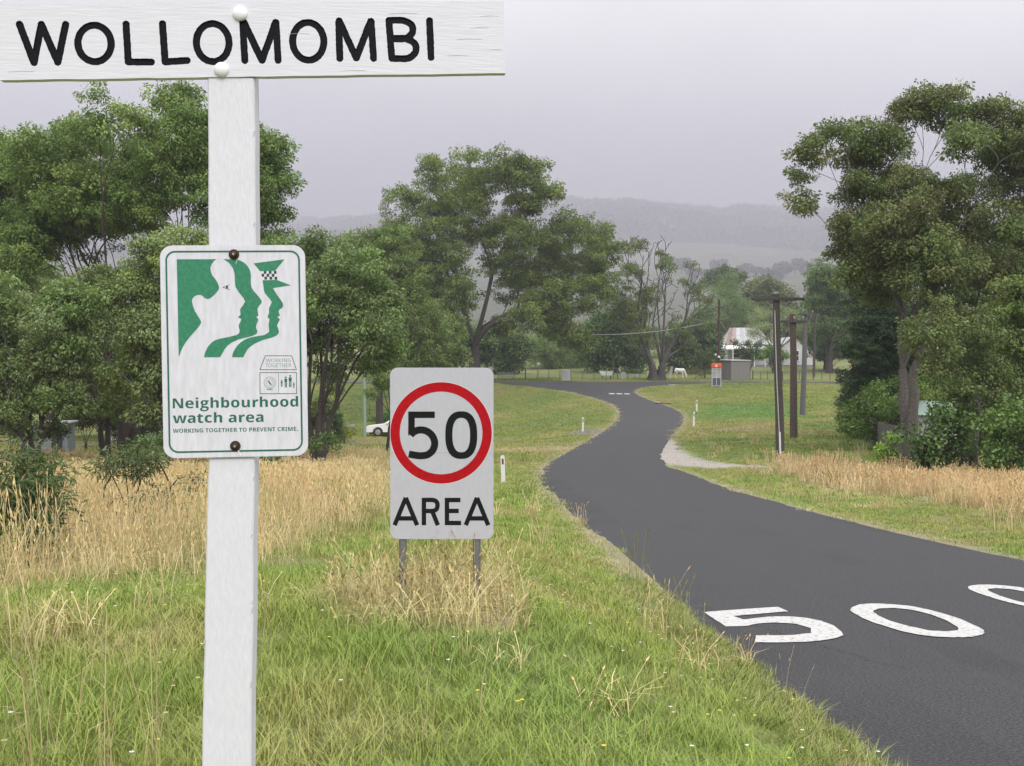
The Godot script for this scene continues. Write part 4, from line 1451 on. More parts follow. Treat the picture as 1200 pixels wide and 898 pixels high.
func build_shed() -> void:
	var base := spot(27.6, 130.5, -0.1)
	var t := thing("garden_shed", "taupe flat-roofed metal shed beside the phone booth", "shed", base, deg_to_rad(28))
	var m := worn("shed_taupe", Color(0.23, 0.215, 0.2), 0.6, Vector3(0.7, 0.7, 0.7), 0.75, 0.03)
	var w := 1.5
	var e := 1.15
	var h := 2.45
	for q in [[Vector3(-w, 0, e), Vector3(2 * w, 0, 0)], [Vector3(w, 0, e), Vector3(0, 0, -2 * e)], [Vector3(w, 0, -e), Vector3(-2 * w, 0, 0)], [Vector3(-w, 0, -e), Vector3(0, 0, 2 * e)]]:
		var g := Geo.new()
		ribbed(g, q[0], q[1], Vector3(0, h, 0), 0.19, 0.02)
		part("wall", g, m, t)
	for x in [-w, w]:
		for z in [-e, e]:
			var c := Geo.new()
			c.box(Vector3(x, h / 2, z), Vector3(0.07, h, 0.07), 0.01)
			part("corner_trim", c, mat("trim_brown", Color(0.14, 0.13, 0.12), 0.6), t)
	var r := Geo.new()
	r.box(Vector3(0, h + 0.05, 0), Vector3(2 * w + 0.24, 0.12, 2 * e + 0.24), 0.02, Basis(Vector3(1, 0, 0), 0.03))
	part("roof", r, mat("shed_roof", Color(0.4, 0.39, 0.37), 0.55), t)
	var d := Geo.new()
	d.box(Vector3(-w - 0.03, 1.0, 0.1), Vector3(0.04, 1.95, 0.95), 0.01)
	part("door", d, mat("shed_door", Color(0.17, 0.16, 0.155), 0.55), t)

func build_house() -> void:
	var base := spot(41.5, 174.0, -0.3)
	base.y = 1.1
	var t := thing("weatherboard_house", "white weatherboard house with a rusty iron roof behind the poles", "house", base)
	var white := worn("board_white", Color(0.72, 0.72, 0.72), 0.6, Vector3(0.5, 2.5, 0.5), 0.75, 0.03)
	var roof := corrugated("rusty_iron", Color(0.44, 0.44, 0.44), 0.2)
	var glass := mat("window_dark", Color(0.04, 0.05, 0.055), 0.12)
	var frame := mat("frame_white", Color(0.76, 0.76, 0.76), 0.5)
	var boards := func(a: Vector3, u: Vector3, h: float) -> void:
		var g := Geo.new()
		var n := u.cross(Vector3.UP).normalized()
		var k := int(h / 0.2)
		for i in k:
			var y := h * i / k
			g.quad(a + Vector3.UP * y + n * 0.03, a + u + Vector3.UP * y + n * 0.03, a + u + Vector3.UP * (y + h / k), a + Vector3.UP * (y + h / k))
		part("wall", g, white, t)
	var window := func(c: Vector3, s: Vector2) -> void:
		var g := Geo.new()
		for q in [[Vector3(0, s.y / 2, 0), Vector3(s.x + 0.2, 0.12, 0.1)], [Vector3(0, -s.y / 2, 0), Vector3(s.x + 0.26, 0.12, 0.14)], [Vector3(-s.x / 2, 0, 0), Vector3(0.1, s.y, 0.1)], [Vector3(s.x / 2, 0, 0), Vector3(0.1, s.y, 0.1)], [Vector3.ZERO, Vector3(s.x, 0.07, 0.06)]]:
			g.box(c + q[0], q[1], 0.01)
		var w := part("window", g, frame, t)
		var p := Geo.new()
		p.box(c + Vector3(0, 0, -0.03), Vector3(s.x, s.y, 0.03))
		part("pane", p, glass, w)
	# main block: x -5.8 .. 1.0, z 0 .. -8; the wing stands to the right, its gable to the road
	boards.call(Vector3(-5.8, 0, 0), Vector3(6.8, 0, 0), 4.1)
	boards.call(Vector3(1.0, 0, -8), Vector3(-6.8, 0, 0), 4.1)
	boards.call(Vector3(-5.8, 0, -8), Vector3(0, 0, 8), 4.1)
	window.call(Vector3(-4.4, 2.6, 0.06), Vector2(1.2, 1.5))
	window.call(Vector3(-0.4, 2.6, 0.06), Vector2(1.0, 1.5))
	var door := Geo.new()
	door.box(Vector3(-2.4, 1.85, 0.05), Vector3(0.95, 2.3, 0.06), 0.01)
	part("door", door, mat("door_grey", Color(0.2, 0.21, 0.2), 0.5), t)
	var ridge_a := Vector3(-4.6, 7.0, -4)
	var ridge_b := Vector3(0.2, 7.0, -4)
	var eaves := [Vector3(-6.3, 4.05, 0.5), Vector3(1.5, 4.05, 0.5), Vector3(1.5, 4.05, -8.5), Vector3(-6.3, 4.05, -8.5)]
	var slope := func(a: Vector3, b: Vector3, c: Vector3, d: Vector3, sheets: int) -> void:
		for i in sheets:
			var f := float(i) / sheets
			var e := float(i + 1) / sheets
			var g := Geo.new()
			g.tint = Color(0.4, 0.23, 0.17).lerp(Color(1, 1, 1), rnd.randf() * 0.35) if (sheets == 9 and i in [0, 1]) else Color(1, 1, 1) * rnd.randf_range(0.7, 0.95)
			var lift := (b - a).cross(d - a).normalized() * (0.02 if i % 2 else 0.0)
			for k in 6:
				var p := lerpf(f, e, k / 6.0)
				var q := lerpf(f, e, (k + 1) / 6.0)
				var n := (b - a).cross(d - a).normalized() * 0.03
				g.quad(a.lerp(b, p) + lift + n * (k % 2), a.lerp(b, q) + lift + n * ((k + 1) % 2), d.lerp(c, q) + lift + n * ((k + 1) % 2), d.lerp(c, p) + lift + n * (k % 2))
			part("roof_sheet", g, roof, t)
	slope.call(eaves[0], eaves[1], ridge_b, ridge_a, 9)
	slope.call(eaves[1], eaves[2], ridge_b, ridge_b, 6)
	slope.call(eaves[2], eaves[3], ridge_a, ridge_b, 9)
	slope.call(eaves[3], eaves[0], ridge_a, ridge_a, 6)
	var chim := Geo.new()
	chim.box(Vector3(-1.2, 7.2, -4.6), Vector3(0.7, 1.2, 0.6), 0.03)
	part("chimney", chim, worn("old_brick", Color(0.14, 0.1, 0.085), 0.9, Vector3(2, 4, 2), 0.5, 0.05), t)
	# verandah
	var v := Geo.new()
	for i in 24:
		var x := -7.4 + i * 0.3
		v.quad(Vector3(x, 3.4 + 0.02 * (i % 2), 3.0), Vector3(x + 0.3, 3.4 + 0.02 * ((i + 1) % 2), 3.0), Vector3(x + 0.3, 4.0 + 0.02 * ((i + 1) % 2), 0.3), Vector3(x, 4.0 + 0.02 * (i % 2), 0.3))
	part("verandah_roof", v, corrugated("pale_iron", Color(0.66, 0.67, 0.68), 0.2), t)
	var f := Geo.new()
	f.box(Vector3(-3.8, 3.32, 3.0), Vector3(7.3, 0.2, 0.06), 0.01)
	part("fascia", f, frame, t)
	for i in 5:
		var p := Geo.new()
		p.box(Vector3(-7.3 + i * 1.75, 1.75, 2.9), Vector3(0.12, 3.1, 0.12), 0.015)
		part("verandah_post", p, frame, t)
	var fl := Geo.new()
	fl.box(Vector3(-3.8, 0.3, 1.5), Vector3(7.4, 0.25, 3.0), 0.02)
	part("verandah_floor", fl, mat("deck_grey", Color(0.2, 0.19, 0.18), 0.8), t)
	# wing
	boards.call(Vector3(1.6, 0, 2.0), Vector3(6.2, 0, 0), 3.3)
	boards.call(Vector3(7.8, 0, 2.0), Vector3(0, 0, -8), 3.3)
	boards.call(Vector3(1.6, 0, -6.0), Vector3(0, 0, 8), 3.3)
	var gable := Geo.new()
	gable.prism(PackedVector2Array([Vector2(1.6, 3.3), Vector2(7.8, 3.3), Vector2(4.7, 5.3)]), 1.9, 2.0)
	part("gable", gable, white, t)
	window.call(Vector3(5.0, 2.2, 2.06), Vector2(0.8, 1.7))
	window.call(Vector3(2.7, 2.2, 2.06), Vector2(0.8, 1.5))
	slope.call(Vector3(8.2, 3.05, 2.4), Vector3(8.2, 3.05, -6.4), Vector3(4.7, 5.35, -6.4), Vector3(4.7, 5.35, 2.4), 8)
	slope.call(Vector3(1.2, 3.05, -6.4), Vector3(1.2, 3.05, 2.4), Vector3(4.7, 5.35, 2.4), Vector3(4.7, 5.35, -6.4), 8)
	var st := Geo.new()
	st.box(Vector3(0.3, 0.1, -2.0), Vector3(15.5, 1.2, 8.4))
	part("footing", st, mat("footing_grey", Color(0.2, 0.19, 0.17), 0.9), t)
	# small white shed in the trees on the right
	var b2 := spot(20.3, 50.0, -0.35)
	var s := thing("small_shed", "small white shed with a pale green roof among the right-hand trees", "shed", b2, deg_to_rad(30))
	var w2 := Geo.new()
	w2.prism(PackedVector2Array([Vector2(-0.8, 0), Vector2(0.8, 0), Vector2(0.8, 2.1), Vector2(0, 2.65), Vector2(-0.8, 2.1)]), -1.3, 1.3)
	part("walls", w2, white, s)
	for k in [-1.0, 1.0]:
		var r2 := Geo.new()
		r2.box(Vector3(k * 0.5, 2.42, 0), Vector3(1.15, 0.04, 2.9), 0.0, Basis(Vector3(0, 0, 1), -k * 0.6))
		part("roof", r2, mat("green_iron", Color(0.3, 0.4, 0.35), 0.5), s)
	# grey shed and white shed behind the trees on the left
	var b3 := spot(-23.2, 53.0, -0.1)
	var s3 := thing("grey_shed", "pale blue-grey shed half hidden behind the left-hand trees", "shed", b3, 0.2)
	var w3 := Geo.new()
	ribbed(w3, Vector3(-0.9, 0, 0.9), Vector3(1.8, 0, 0), Vector3(0, 1.9, 0), 0.2, 0.02)
	ribbed(w3, Vector3(0.9, 0, 0.9), Vector3(0, 0, -1.8), Vector3(0, 1.9, 0), 0.2, 0.02)
	ribbed(w3, Vector3(-0.9, 0, -0.9), Vector3(0, 0, 1.8), Vector3(0, 1.9, 0), 0.2, 0.02)
	part("walls", w3, mat("blue_grey", Color(0.24, 0.27, 0.29), 0.5), s3)
	var r3 := Geo.new()
	r3.box(Vector3(0, 1.98, 0), Vector3(2.1, 0.1, 2.1), 0.02)
	part("roof", r3, mat("shed_white", Color(0.3, 0.31, 0.32), 0.5), s3)
	var d3 := Geo.new()
	d3.box(Vector3(0.42, 0.9, 0.93), Vector3(0.5, 1.7, 0.04))
	part("door", d3, mat("door_dark", Color(0.05, 0.05, 0.055), 0.6), s3)
	var b4 := spot(-25.5, 74.0, -0.1)
	var s4 := thing("white_shed", "long white shed glimpsed between trunks left of the post", "shed", b4, -0.1)
	var w4 := Geo.new()
	w4.box(Vector3(0, 1.2, 0), Vector3(4.4, 2.4, 3.0), 0.02)
	part("walls", w4, white, s4)
	var r4 := Geo.new()
	r4.box(Vector3(0, 2.5, 0), Vector3(4.8, 0.12, 3.5), 0.02, Basis(Vector3(1, 0, 0), 0.06))
	part("roof", r4, mats["pale_iron"], s4)
	for k in 3:
		var w5 := Geo.new()
		w5.box(Vector3(-1.4 + k * 1.4, 1.3, 1.52), Vector3(0.9, 0.9, 0.04), 0.01)
		part("window", w5, glass, s4)

func fence(label: String, points: Array, gap: float, h: float, tone: Color, wires: int, group := "") -> Node3D:
	var start := spot(points[0].x, points[0].y)
	var t := thing("wire_fence", label, "fence", start, 0.0, group)
	var wood := worn("fence_wood_%s" % tone.to_html(false), tone, 0.9, Vector3(5, 0.8, 5), 0.5, 0.04, 1.0)
	var tops := PackedVector3Array()
	for i in points.size() - 1:
		var a: Vector2 = points[i]
		var b: Vector2 = points[i + 1]
		var n := maxi(1, int(a.distance_to(b) / gap))
		for k in n + (1 if i == points.size() - 2 else 0):
			var q := a.lerp(b, float(k) / n) + Vector2(rnd.randf_range(-0.2, 0.2) * gap * 0.5, rnd.randf_range(-0.1, 0.1))
			var p := spot(q.x, q.y) - start
			var big := (i + k) % 4 == 0
			var hh := h * rnd.randf_range(0.85, 1.15) * (1.1 if big else 1.0)
			var r := 0.07 if big else 0.04
			var g := Geo.new()
			var lean := Vector3(rnd.randf_range(-0.06, 0.06), 0, rnd.randf_range(-0.05, 0.05))
			g.tube(PackedVector3Array([p + Vector3.DOWN * 0.2, p + Vector3.UP * hh * 0.5 + lean * 0.5, p + Vector3.UP * hh + lean]), PackedFloat32Array([r * 1.1, r, r * 0.85]), 7)
			part("post", g, wood, t)
			tops.append(p + lean * 0.8)
	for w in wires:
		var g := Geo.new()
		for i in tops.size() - 1:
			var y := h * (0.3 + 0.6 * w / maxf(wires - 1, 1))
			g.bar(tops[i] + Vector3.UP * y, tops[i + 1] + Vector3.UP * y, 0.006, 3)
		part("wire", g, mat("fence_wire", Color(0.22, 0.22, 0.22), 0.5, 0.6), t)
	return t

func build_yard() -> void:
	var grey := Color(0.3, 0.285, 0.26)
	fence("weathered post and wire fence across the road, left of the big trunk", [Vector2(-4.0, 131.0), Vector2(17.5, 132.5)], 1.35, 1.15, grey, 3, "paddock fences")
	fence("brown post fence in the dry grass right of the taupe shed", [Vector2(30.0, 131.0), Vector2(42.5, 131.5)], 0.95, 1.05, Color(0.14, 0.115, 0.095), 3, "paddock fences")
	fence("thin fence climbing the pale paddock behind the white car", [Vector2(-19.0, 92.0), Vector2(-10.0, 97.0), Vector2(-3.0, 112.0)], 2.6, 1.1, Color(0.2, 0.18, 0.16), 3, "paddock fences")
	fence("wire fence with pale posts under the right-hand trees", [Vector2(15.6, 36.4), Vector2(18.5, 34.2), Vector2(24.0, 31.5)], 1.7, 1.1, grey, 4, "paddock fences")
	# strainer post and its brace
	var b := spot(42.9, 131.5)
	var t := thing("strainer_post", "thick brown corner post with a slanting brace at the fence end", "fence post", b)
	var g := Geo.new()
	g.tube(PackedVector3Array([Vector3(0, -0.2, 0), Vector3(0, 1.35, 0)]), PackedFloat32Array([0.16, 0.14]), 10)
	part("post", g, worn("fence_wood_brown", Color(0.13, 0.1, 0.085), 0.9, Vector3(5, 0.8, 5), 0.5, 0.04), t)
	var s := Geo.new()
	s.bar(Vector3(-0.1, 1.0, 0.05), Vector3(-2.3, 0.05, 0.05), 0.06, 6)
	part("brace", s, mats["fence_wood_brown"], t)
	# timber paling fence running back on the right
	var pb := spot(23.4, 72.0)
	var pf := thing("paling_fence", "grey timber paling fence running back below the dark cypress", "fence", pb)
	var pale := worn("paling_wood", Color(0.24, 0.22, 0.2), 0.9, Vector3(5, 0.8, 5), 0.5, 0.04, 1.0)
	for i in 46:
		var f := i / 45.0
		var q := Vector2(23.4, 72.0).lerp(Vector2(15.2, 40.5), f)
		var p := spot(q.x, q.y) - pb
		var h := 1.35 * rnd.randf_range(0.9, 1.08)
		var k := Geo.new()
		k.box(p + Vector3(0, h / 2 - 0.1, 0), Vector3(0.03, h + 0.2, 0.34), 0.006, Basis(Vector3.UP, 0.25) * Basis(Vector3(0, 0, 1), rnd.randf_range(-0.04, 0.04)))
		part("paling", k, pale, pf)
	for y in [0.35, 1.0]:
		var r := Geo.new()
		for i in 12:
			var q := Vector2(23.4, 72.0).lerp(Vector2(15.2, 40.5), i / 12.0)
			var e := Vector2(23.4, 72.0).lerp(Vector2(15.2, 40.5), (i + 1) / 12.0)
			r.bar(spot(q.x, q.y) - pb + Vector3(0.06, y, 0), spot(e.x, e.y) - pb + Vector3(0.06, y, 0), 0.04, 4)
		part("rail", r, pale, pf)
	# gate post and old gate
	var gb := spot(14.55, 37.3)
	var gp := thing("gate_post", "stout pale split gate post standing in the dry grass", "gate post", gb)
	var gg := Geo.new()
	gg.tube(PackedVector3Array([Vector3(0, -0.2, 0), Vector3(0.02, 0.6, 0), Vector3(0, 1.22, 0)]), PackedFloat32Array([0.17, 0.15, 0.14]), 9)
	gg.tube(PackedVector3Array([Vector3(0.26, -0.2, -0.1), Vector3(0.26, 1.3, -0.1)]), PackedFloat32Array([0.07, 0.06]), 7)
	part("post", gg, worn("pale_wood", Color(0.36, 0.33, 0.3), 0.9, Vector3(5, 0.6, 5), 0.45, 0.04, 1.5), gp)
	var ga := thing("farm_gate", "grey-green timber rail gate beside the pale gate post", "gate", spot(14.95, 37.2))
	for q in [[Vector3(0, 1.0, 0), Vector3(1.5, 0.95, -0.3)], [Vector3(0, 0.62, 0), Vector3(1.5, 0.6, -0.3)], [Vector3(0, 0.25, 0), Vector3(1.5, 0.22, -0.3)], [Vector3(0, 0.2, 0.02), Vector3(1.45, 0.95, -0.26)], [Vector3(0.02, 0.1, 0), Vector3(0.02, 1.1, 0)], [Vector3(1.48, 0.1, -0.3), Vector3(1.48, 1.05, -0.3)]]:
		var k := Geo.new()
		k.bar(q[0], q[1], 0.045, 5)
		part("rail", k, mats["pale_wood"], ga)
	# things across the road
	var lb := spot(3.3, 130.0)
	var lamp := thing("garden_lamp", "white ball lamp on a thin post across the road", "lamp", lb)
	var lp := Geo.new()
	lp.bar(Vector3(0, -0.1, 0), Vector3(0, 1.75, 0), 0.035, 7)
	part("post", lp, mat("lamp_post", Color(0.4, 0.4, 0.4), 0.5), lamp)
	var ball := Geo.new()
	var prof := PackedVector2Array()
	for i in 11: prof.append(Vector2(0.2 * cos((i / 5.0 - 1.0) * PI / 2.0), 0.2 * sin((i / 5.0 - 1.0) * PI / 2.0)))
	ball.lathe(prof, 16, Transform3D(Basis.IDENTITY, Vector3(0, 1.93, 0)))
	part("globe", ball, mat("lamp_white", Color(0.85, 0.85, 0.85), 0.3), lamp)
	var nb := spot(6.6, 128.6)
	var nt := thing("notice_box", "white painted notice box with faint lettering on the far verge", "notice board", nb, 0.12)
	var n1 := Geo.new()
	n1.box(Vector3(0, 0.66, 0), Vector3(1.02, 1.3, 0.5), 0.02)
	part("box", n1, worn("notice_white", Color(0.74, 0.73, 0.72), 0.6, Vector3(1.2, 1.2, 1.2), 0.75, 0.04), nt)
	for i in 5:
		var k := Geo.new()
		k.box(Vector3(0.02, 1.1 - i * 0.2, 0.252), Vector3(0.6 - 0.07 * (i % 3), 0.05, 0.006))
		part("faint_line", k, mat("faint_print", Color(0.5, 0.44, 0.44), 0.7), nt)
	var n2 := Geo.new()
	n2.box(Vector3(0, 1.34, 0), Vector3(1.1, 0.06, 0.58), 0.01)
	part("top", n2, mat("notice_top", Color(0.8, 0.8, 0.8), 0.5), nt)
	var bb := spot(-0.8, 129.6)
	var bt := thing("garden_bench", "grey plank bench by the fence right behind the speed sign", "bench", bb)
	for q in [[Vector3(0, 0.45, 0), Vector3(2.0, 0.05, 0.4)], [Vector3(0, 0.78, -0.2), Vector3(2.0, 0.28, 0.04)]]:
		var k := Geo.new()
		k.box(q[0], q[1], 0.01)
		part("plank", k, mat("bench_grey", Color(0.32, 0.31, 0.3), 0.8), bt)
	for x in [-0.85, 0.85]:
		var k := Geo.new()
		k.box(Vector3(x, 0.4, -0.1), Vector3(0.08, 0.9, 0.35), 0.01)
		part("leg", k, mats["bench_grey"], bt)
	var mb := spot(-2.6, 129.2)
	var ml := thing("letter_box", "white gabled letter box showing past the speed sign's corner", "letter box", mb)
	var m1 := Geo.new()
	m1.box(Vector3(0, 0.6, 0), Vector3(0.12, 1.3, 0.12), 0.01)
	part("post", m1, mats["pale_wood"], ml)
	var m2 := Geo.new()
	m2.prism(PackedVector2Array([Vector2(-0.3, 1.25), Vector2(0.3, 1.25), Vector2(0.3, 1.6), Vector2(0, 1.75), Vector2(-0.3, 1.6)]), -0.25, 0.25)
	part("box", m2, mat("letter_white", Color(0.78, 0.78, 0.78), 0.5), ml)
	var tb := spot(11.9, 134.0)
	var tr := thing("feed_trough", "long white trough with slanted ends behind the fence", "trough", tb, 0.1)
	var t1 := Geo.new()
	t1.prism(PackedVector2Array([Vector2(-0.85, 1.0), Vector2(-0.5, 0.42), Vector2(0.8, 0.42), Vector2(0.95, 0.95)]), -0.3, 0.3)
	part("trough", t1, mat("trough_white", Color(0.72, 0.72, 0.73), 0.5), tr)
	for x in [-0.4, 0.7]:
		var k := Geo.new()
		k.box(Vector3(x, 0.2, 0), Vector3(0.1, 0.5, 0.5), 0.01)
		part("leg", k, mats["pale_wood"], tr)
	var fb := spot(14.0, 135.0)
	var fr := thing("timber_frame", "bare timber frame of posts and a rail beside the trough", "timber frame", fb)
	for q in [[Vector3(-0.95, 0, 0), Vector3(-0.95, 1.5, 0)], [Vector3(0.05, 0, 0), Vector3(0.05, 1.75, 0)], [Vector3(0.4, 0, 0), Vector3(0.4, 1.75, 0)]]:
		var k := Geo.new()
		k.bar(q[0], q[1], 0.06, 6)
		part("post", k, mats["pale_wood"], fr)
	var k2 := Geo.new()
	k2.bar(Vector3(-1.0, 1.35, 0.06), Vector3(2.4, 1.15, 0.06), 0.05, 6)
	part("rail", k2, mats["pale_wood"], fr)
	var dr := thing("drum", "white drum standing at the foot of the timber frame", "drum", spot(14.2, 134.0))
	var d1 := Geo.new()
	d1.lathe(PackedVector2Array([Vector2(0.0, 0.0), Vector2(0.29, 0.0), Vector2(0.3, 0.3), Vector2(0.29, 0.32), Vector2(0.3, 0.6), Vector2(0.29, 0.9), Vector2(0.0, 0.91)]), 18)
	part("barrel", d1, mat("drum_white", Color(0.6, 0.61, 0.62), 0.5), dr)
	var sheet := thing("iron_sheet", "pinkish sheet of old iron leaning behind the big trunk", "iron sheet", spot(18.4, 136.0))
	var sg := Geo.new()
	ribbed(sg, Vector3(-0.9, 0, 0), Vector3(1.8, 0, 0), Vector3(0, 0.8, -0.3), 0.2, 0.02)
	part("sheet", sg, mat("pink_iron", Color(0.42, 0.34, 0.31), 0.6), sheet)
	var box := thing("white_tub", "low white tub in the weeds left of the big trunk", "tub", spot(15.9, 134.6))
	var bg := Geo.new()
	bg.lathe(PackedVector2Array([Vector2(0.0, 0.05), Vector2(0.4, 0.05), Vector2(0.5, 0.5), Vector2(0.47, 0.5), Vector2(0.38, 0.12), Vector2(0.0, 0.12)]), 16)
	part("tub", bg, mats["trough_white"], box)
	var lpb := spot(20.2, 134.0)
	var lo := thing("leaning_post", "white bleached post leaning right beside the grazing pony", "post", lpb)
	var lg := Geo.new()
	lg.tube(PackedVector3Array([Vector3(-0.1, -0.1, 0), Vector3(0.1, 0.8, 0), Vector3(0.18, 1.5, 0)]), PackedFloat32Array([0.14, 0.15, 0.12]), 8)
	part("post", lg, mat("bleached", Color(0.6, 0.59, 0.57), 0.8), lo)
	var log_ := thing("fallen_limb", "dark fallen limb propped against the big old trunk", "limb", spot(19.3, 133.6))
	var ll := Geo.new()
	ll.tube(PackedVector3Array([Vector3(-0.7, 0.05, 0), Vector3(0, 0.5, 0.1), Vector3(0.7, 1.05, 0)]), PackedFloat32Array([0.16, 0.12, 0.07]), 7)
	part("limb", ll, mat("limb_dark", Color(0.05, 0.045, 0.04), 0.9), log_)
	# the left side, by the car
	var pp := thing("green_pole", "pale green steel pole standing left of the white car", "pole", spot(-10.6, 75.5))
	var pg := Geo.new()
	pg.tube(PackedVector3Array([Vector3(0.02, -0.2, 0), Vector3(-0.03, 7.0, 0)]), PackedFloat32Array([0.12, 0.1]), 10)
	part("pole", pg, worn("pole_green", Color(0.33, 0.42, 0.38), 0.6, Vector3(2, 2, 2), 0.7, 0.04), pp)
	var wp := thing("broken_pole", "white pole leaning over a grey plank by the yellow shrub", "pole", spot(-12.4, 73.0))
	var wg := Geo.new()
	wg.bar(Vector3(0.15, 0.3, 0), Vector3(-0.35, 1.9, 0), 0.06, 7)
	part("pole", wg, mat("pole_white", Color(0.7, 0.69, 0.66), 0.6), wp)
	var pl := Geo.new()
	pl.box(Vector3(0.7, 0.95, 0), Vector3(1.6, 0.16, 0.08), 0.01, Basis(Vector3(0, 0, 1), 0.08))
	pl.box(Vector3(-0.5, 2.0, 0), Vector3(1.0, 0.12, 0.08), 0.01, Basis(Vector3(0, 0, 1), 0.3))
	pl.bar(Vector3(1.3, -0.1, 0), Vector3(1.3, 1.0, 0), 0.05, 6)
	part("plank", pl, mat("plank_grey", Color(0.3, 0.29, 0.27), 0.8), wp)

# crooked dead sticks standing in the straw
func build_sticks() -> void:
	var m := bark("bark_stick", Color(0.1, 0.075, 0.06))
	for q in [["bare crooked stem rising left of the leggy shrub", Vector2(-4.62, 12.0), [Vector3(0.2, 0, 0), Vector3(0.13, 0.3, 0), Vector3(0.0, 0.42, 0), Vector3(-0.05, 0.62, 0), Vector3(0.05, 0.78, 0)]],
		["bare pale stem rising right of the leggy shrub", Vector2(-4.0, 12.1), [Vector3(0, 0, 0), Vector3(0.02, 0.45, 0), Vector3(0.07, 0.66, 0), Vector3(-0.02, 0.84, 0), Vector3(-0.1, 0.98, 0)]],
		["dark slanting dead stick beside the white post", Vector2(-3.98, 11.9), [Vector3(0.02, 0.1, 0), Vector3(0.14, 0.36, 0), Vector3(0.17, 0.6, 0)]],
		["forked dry stick between the two left shrubs", Vector2(-4.95, 11.6), [Vector3(0, 0, 0), Vector3(-0.1, 0.35, 0), Vector3(-0.05, 0.62, 0), Vector3(-0.15, 0.85, 0)]]]:
		var g := Geo.new()
		var flat := smooth_line(q[2].map(func(p: Vector3) -> Vector2: return Vector2(p.x, p.y)))
		var p := PackedVector3Array()
		var r := PackedFloat32Array()
		for i in flat.size():
			p.append(Vector3(flat[i].x, flat[i].y, sin(i * 0.7) * 0.02))
			r.append(lerpf(0.017, 0.006, float(i) / flat.size()))
		g.tube(p, r, 6)
		var e := flat[flat.size() / 2]
		g.tube(PackedVector3Array([Vector3(e.x, e.y, 0), Vector3(e.x + 0.09, e.y + 0.1, 0.03), Vector3(e.x + 0.2, e.y + 0.12, 0.05)]), PackedFloat32Array([0.009, 0.007, 0.004]), 5)
		var o := part("dead_stick", g, m)
		o.position = spot(q[1].x, q[1].y)
		tag(o, q[0], "stick", "dead sticks in the long grass")

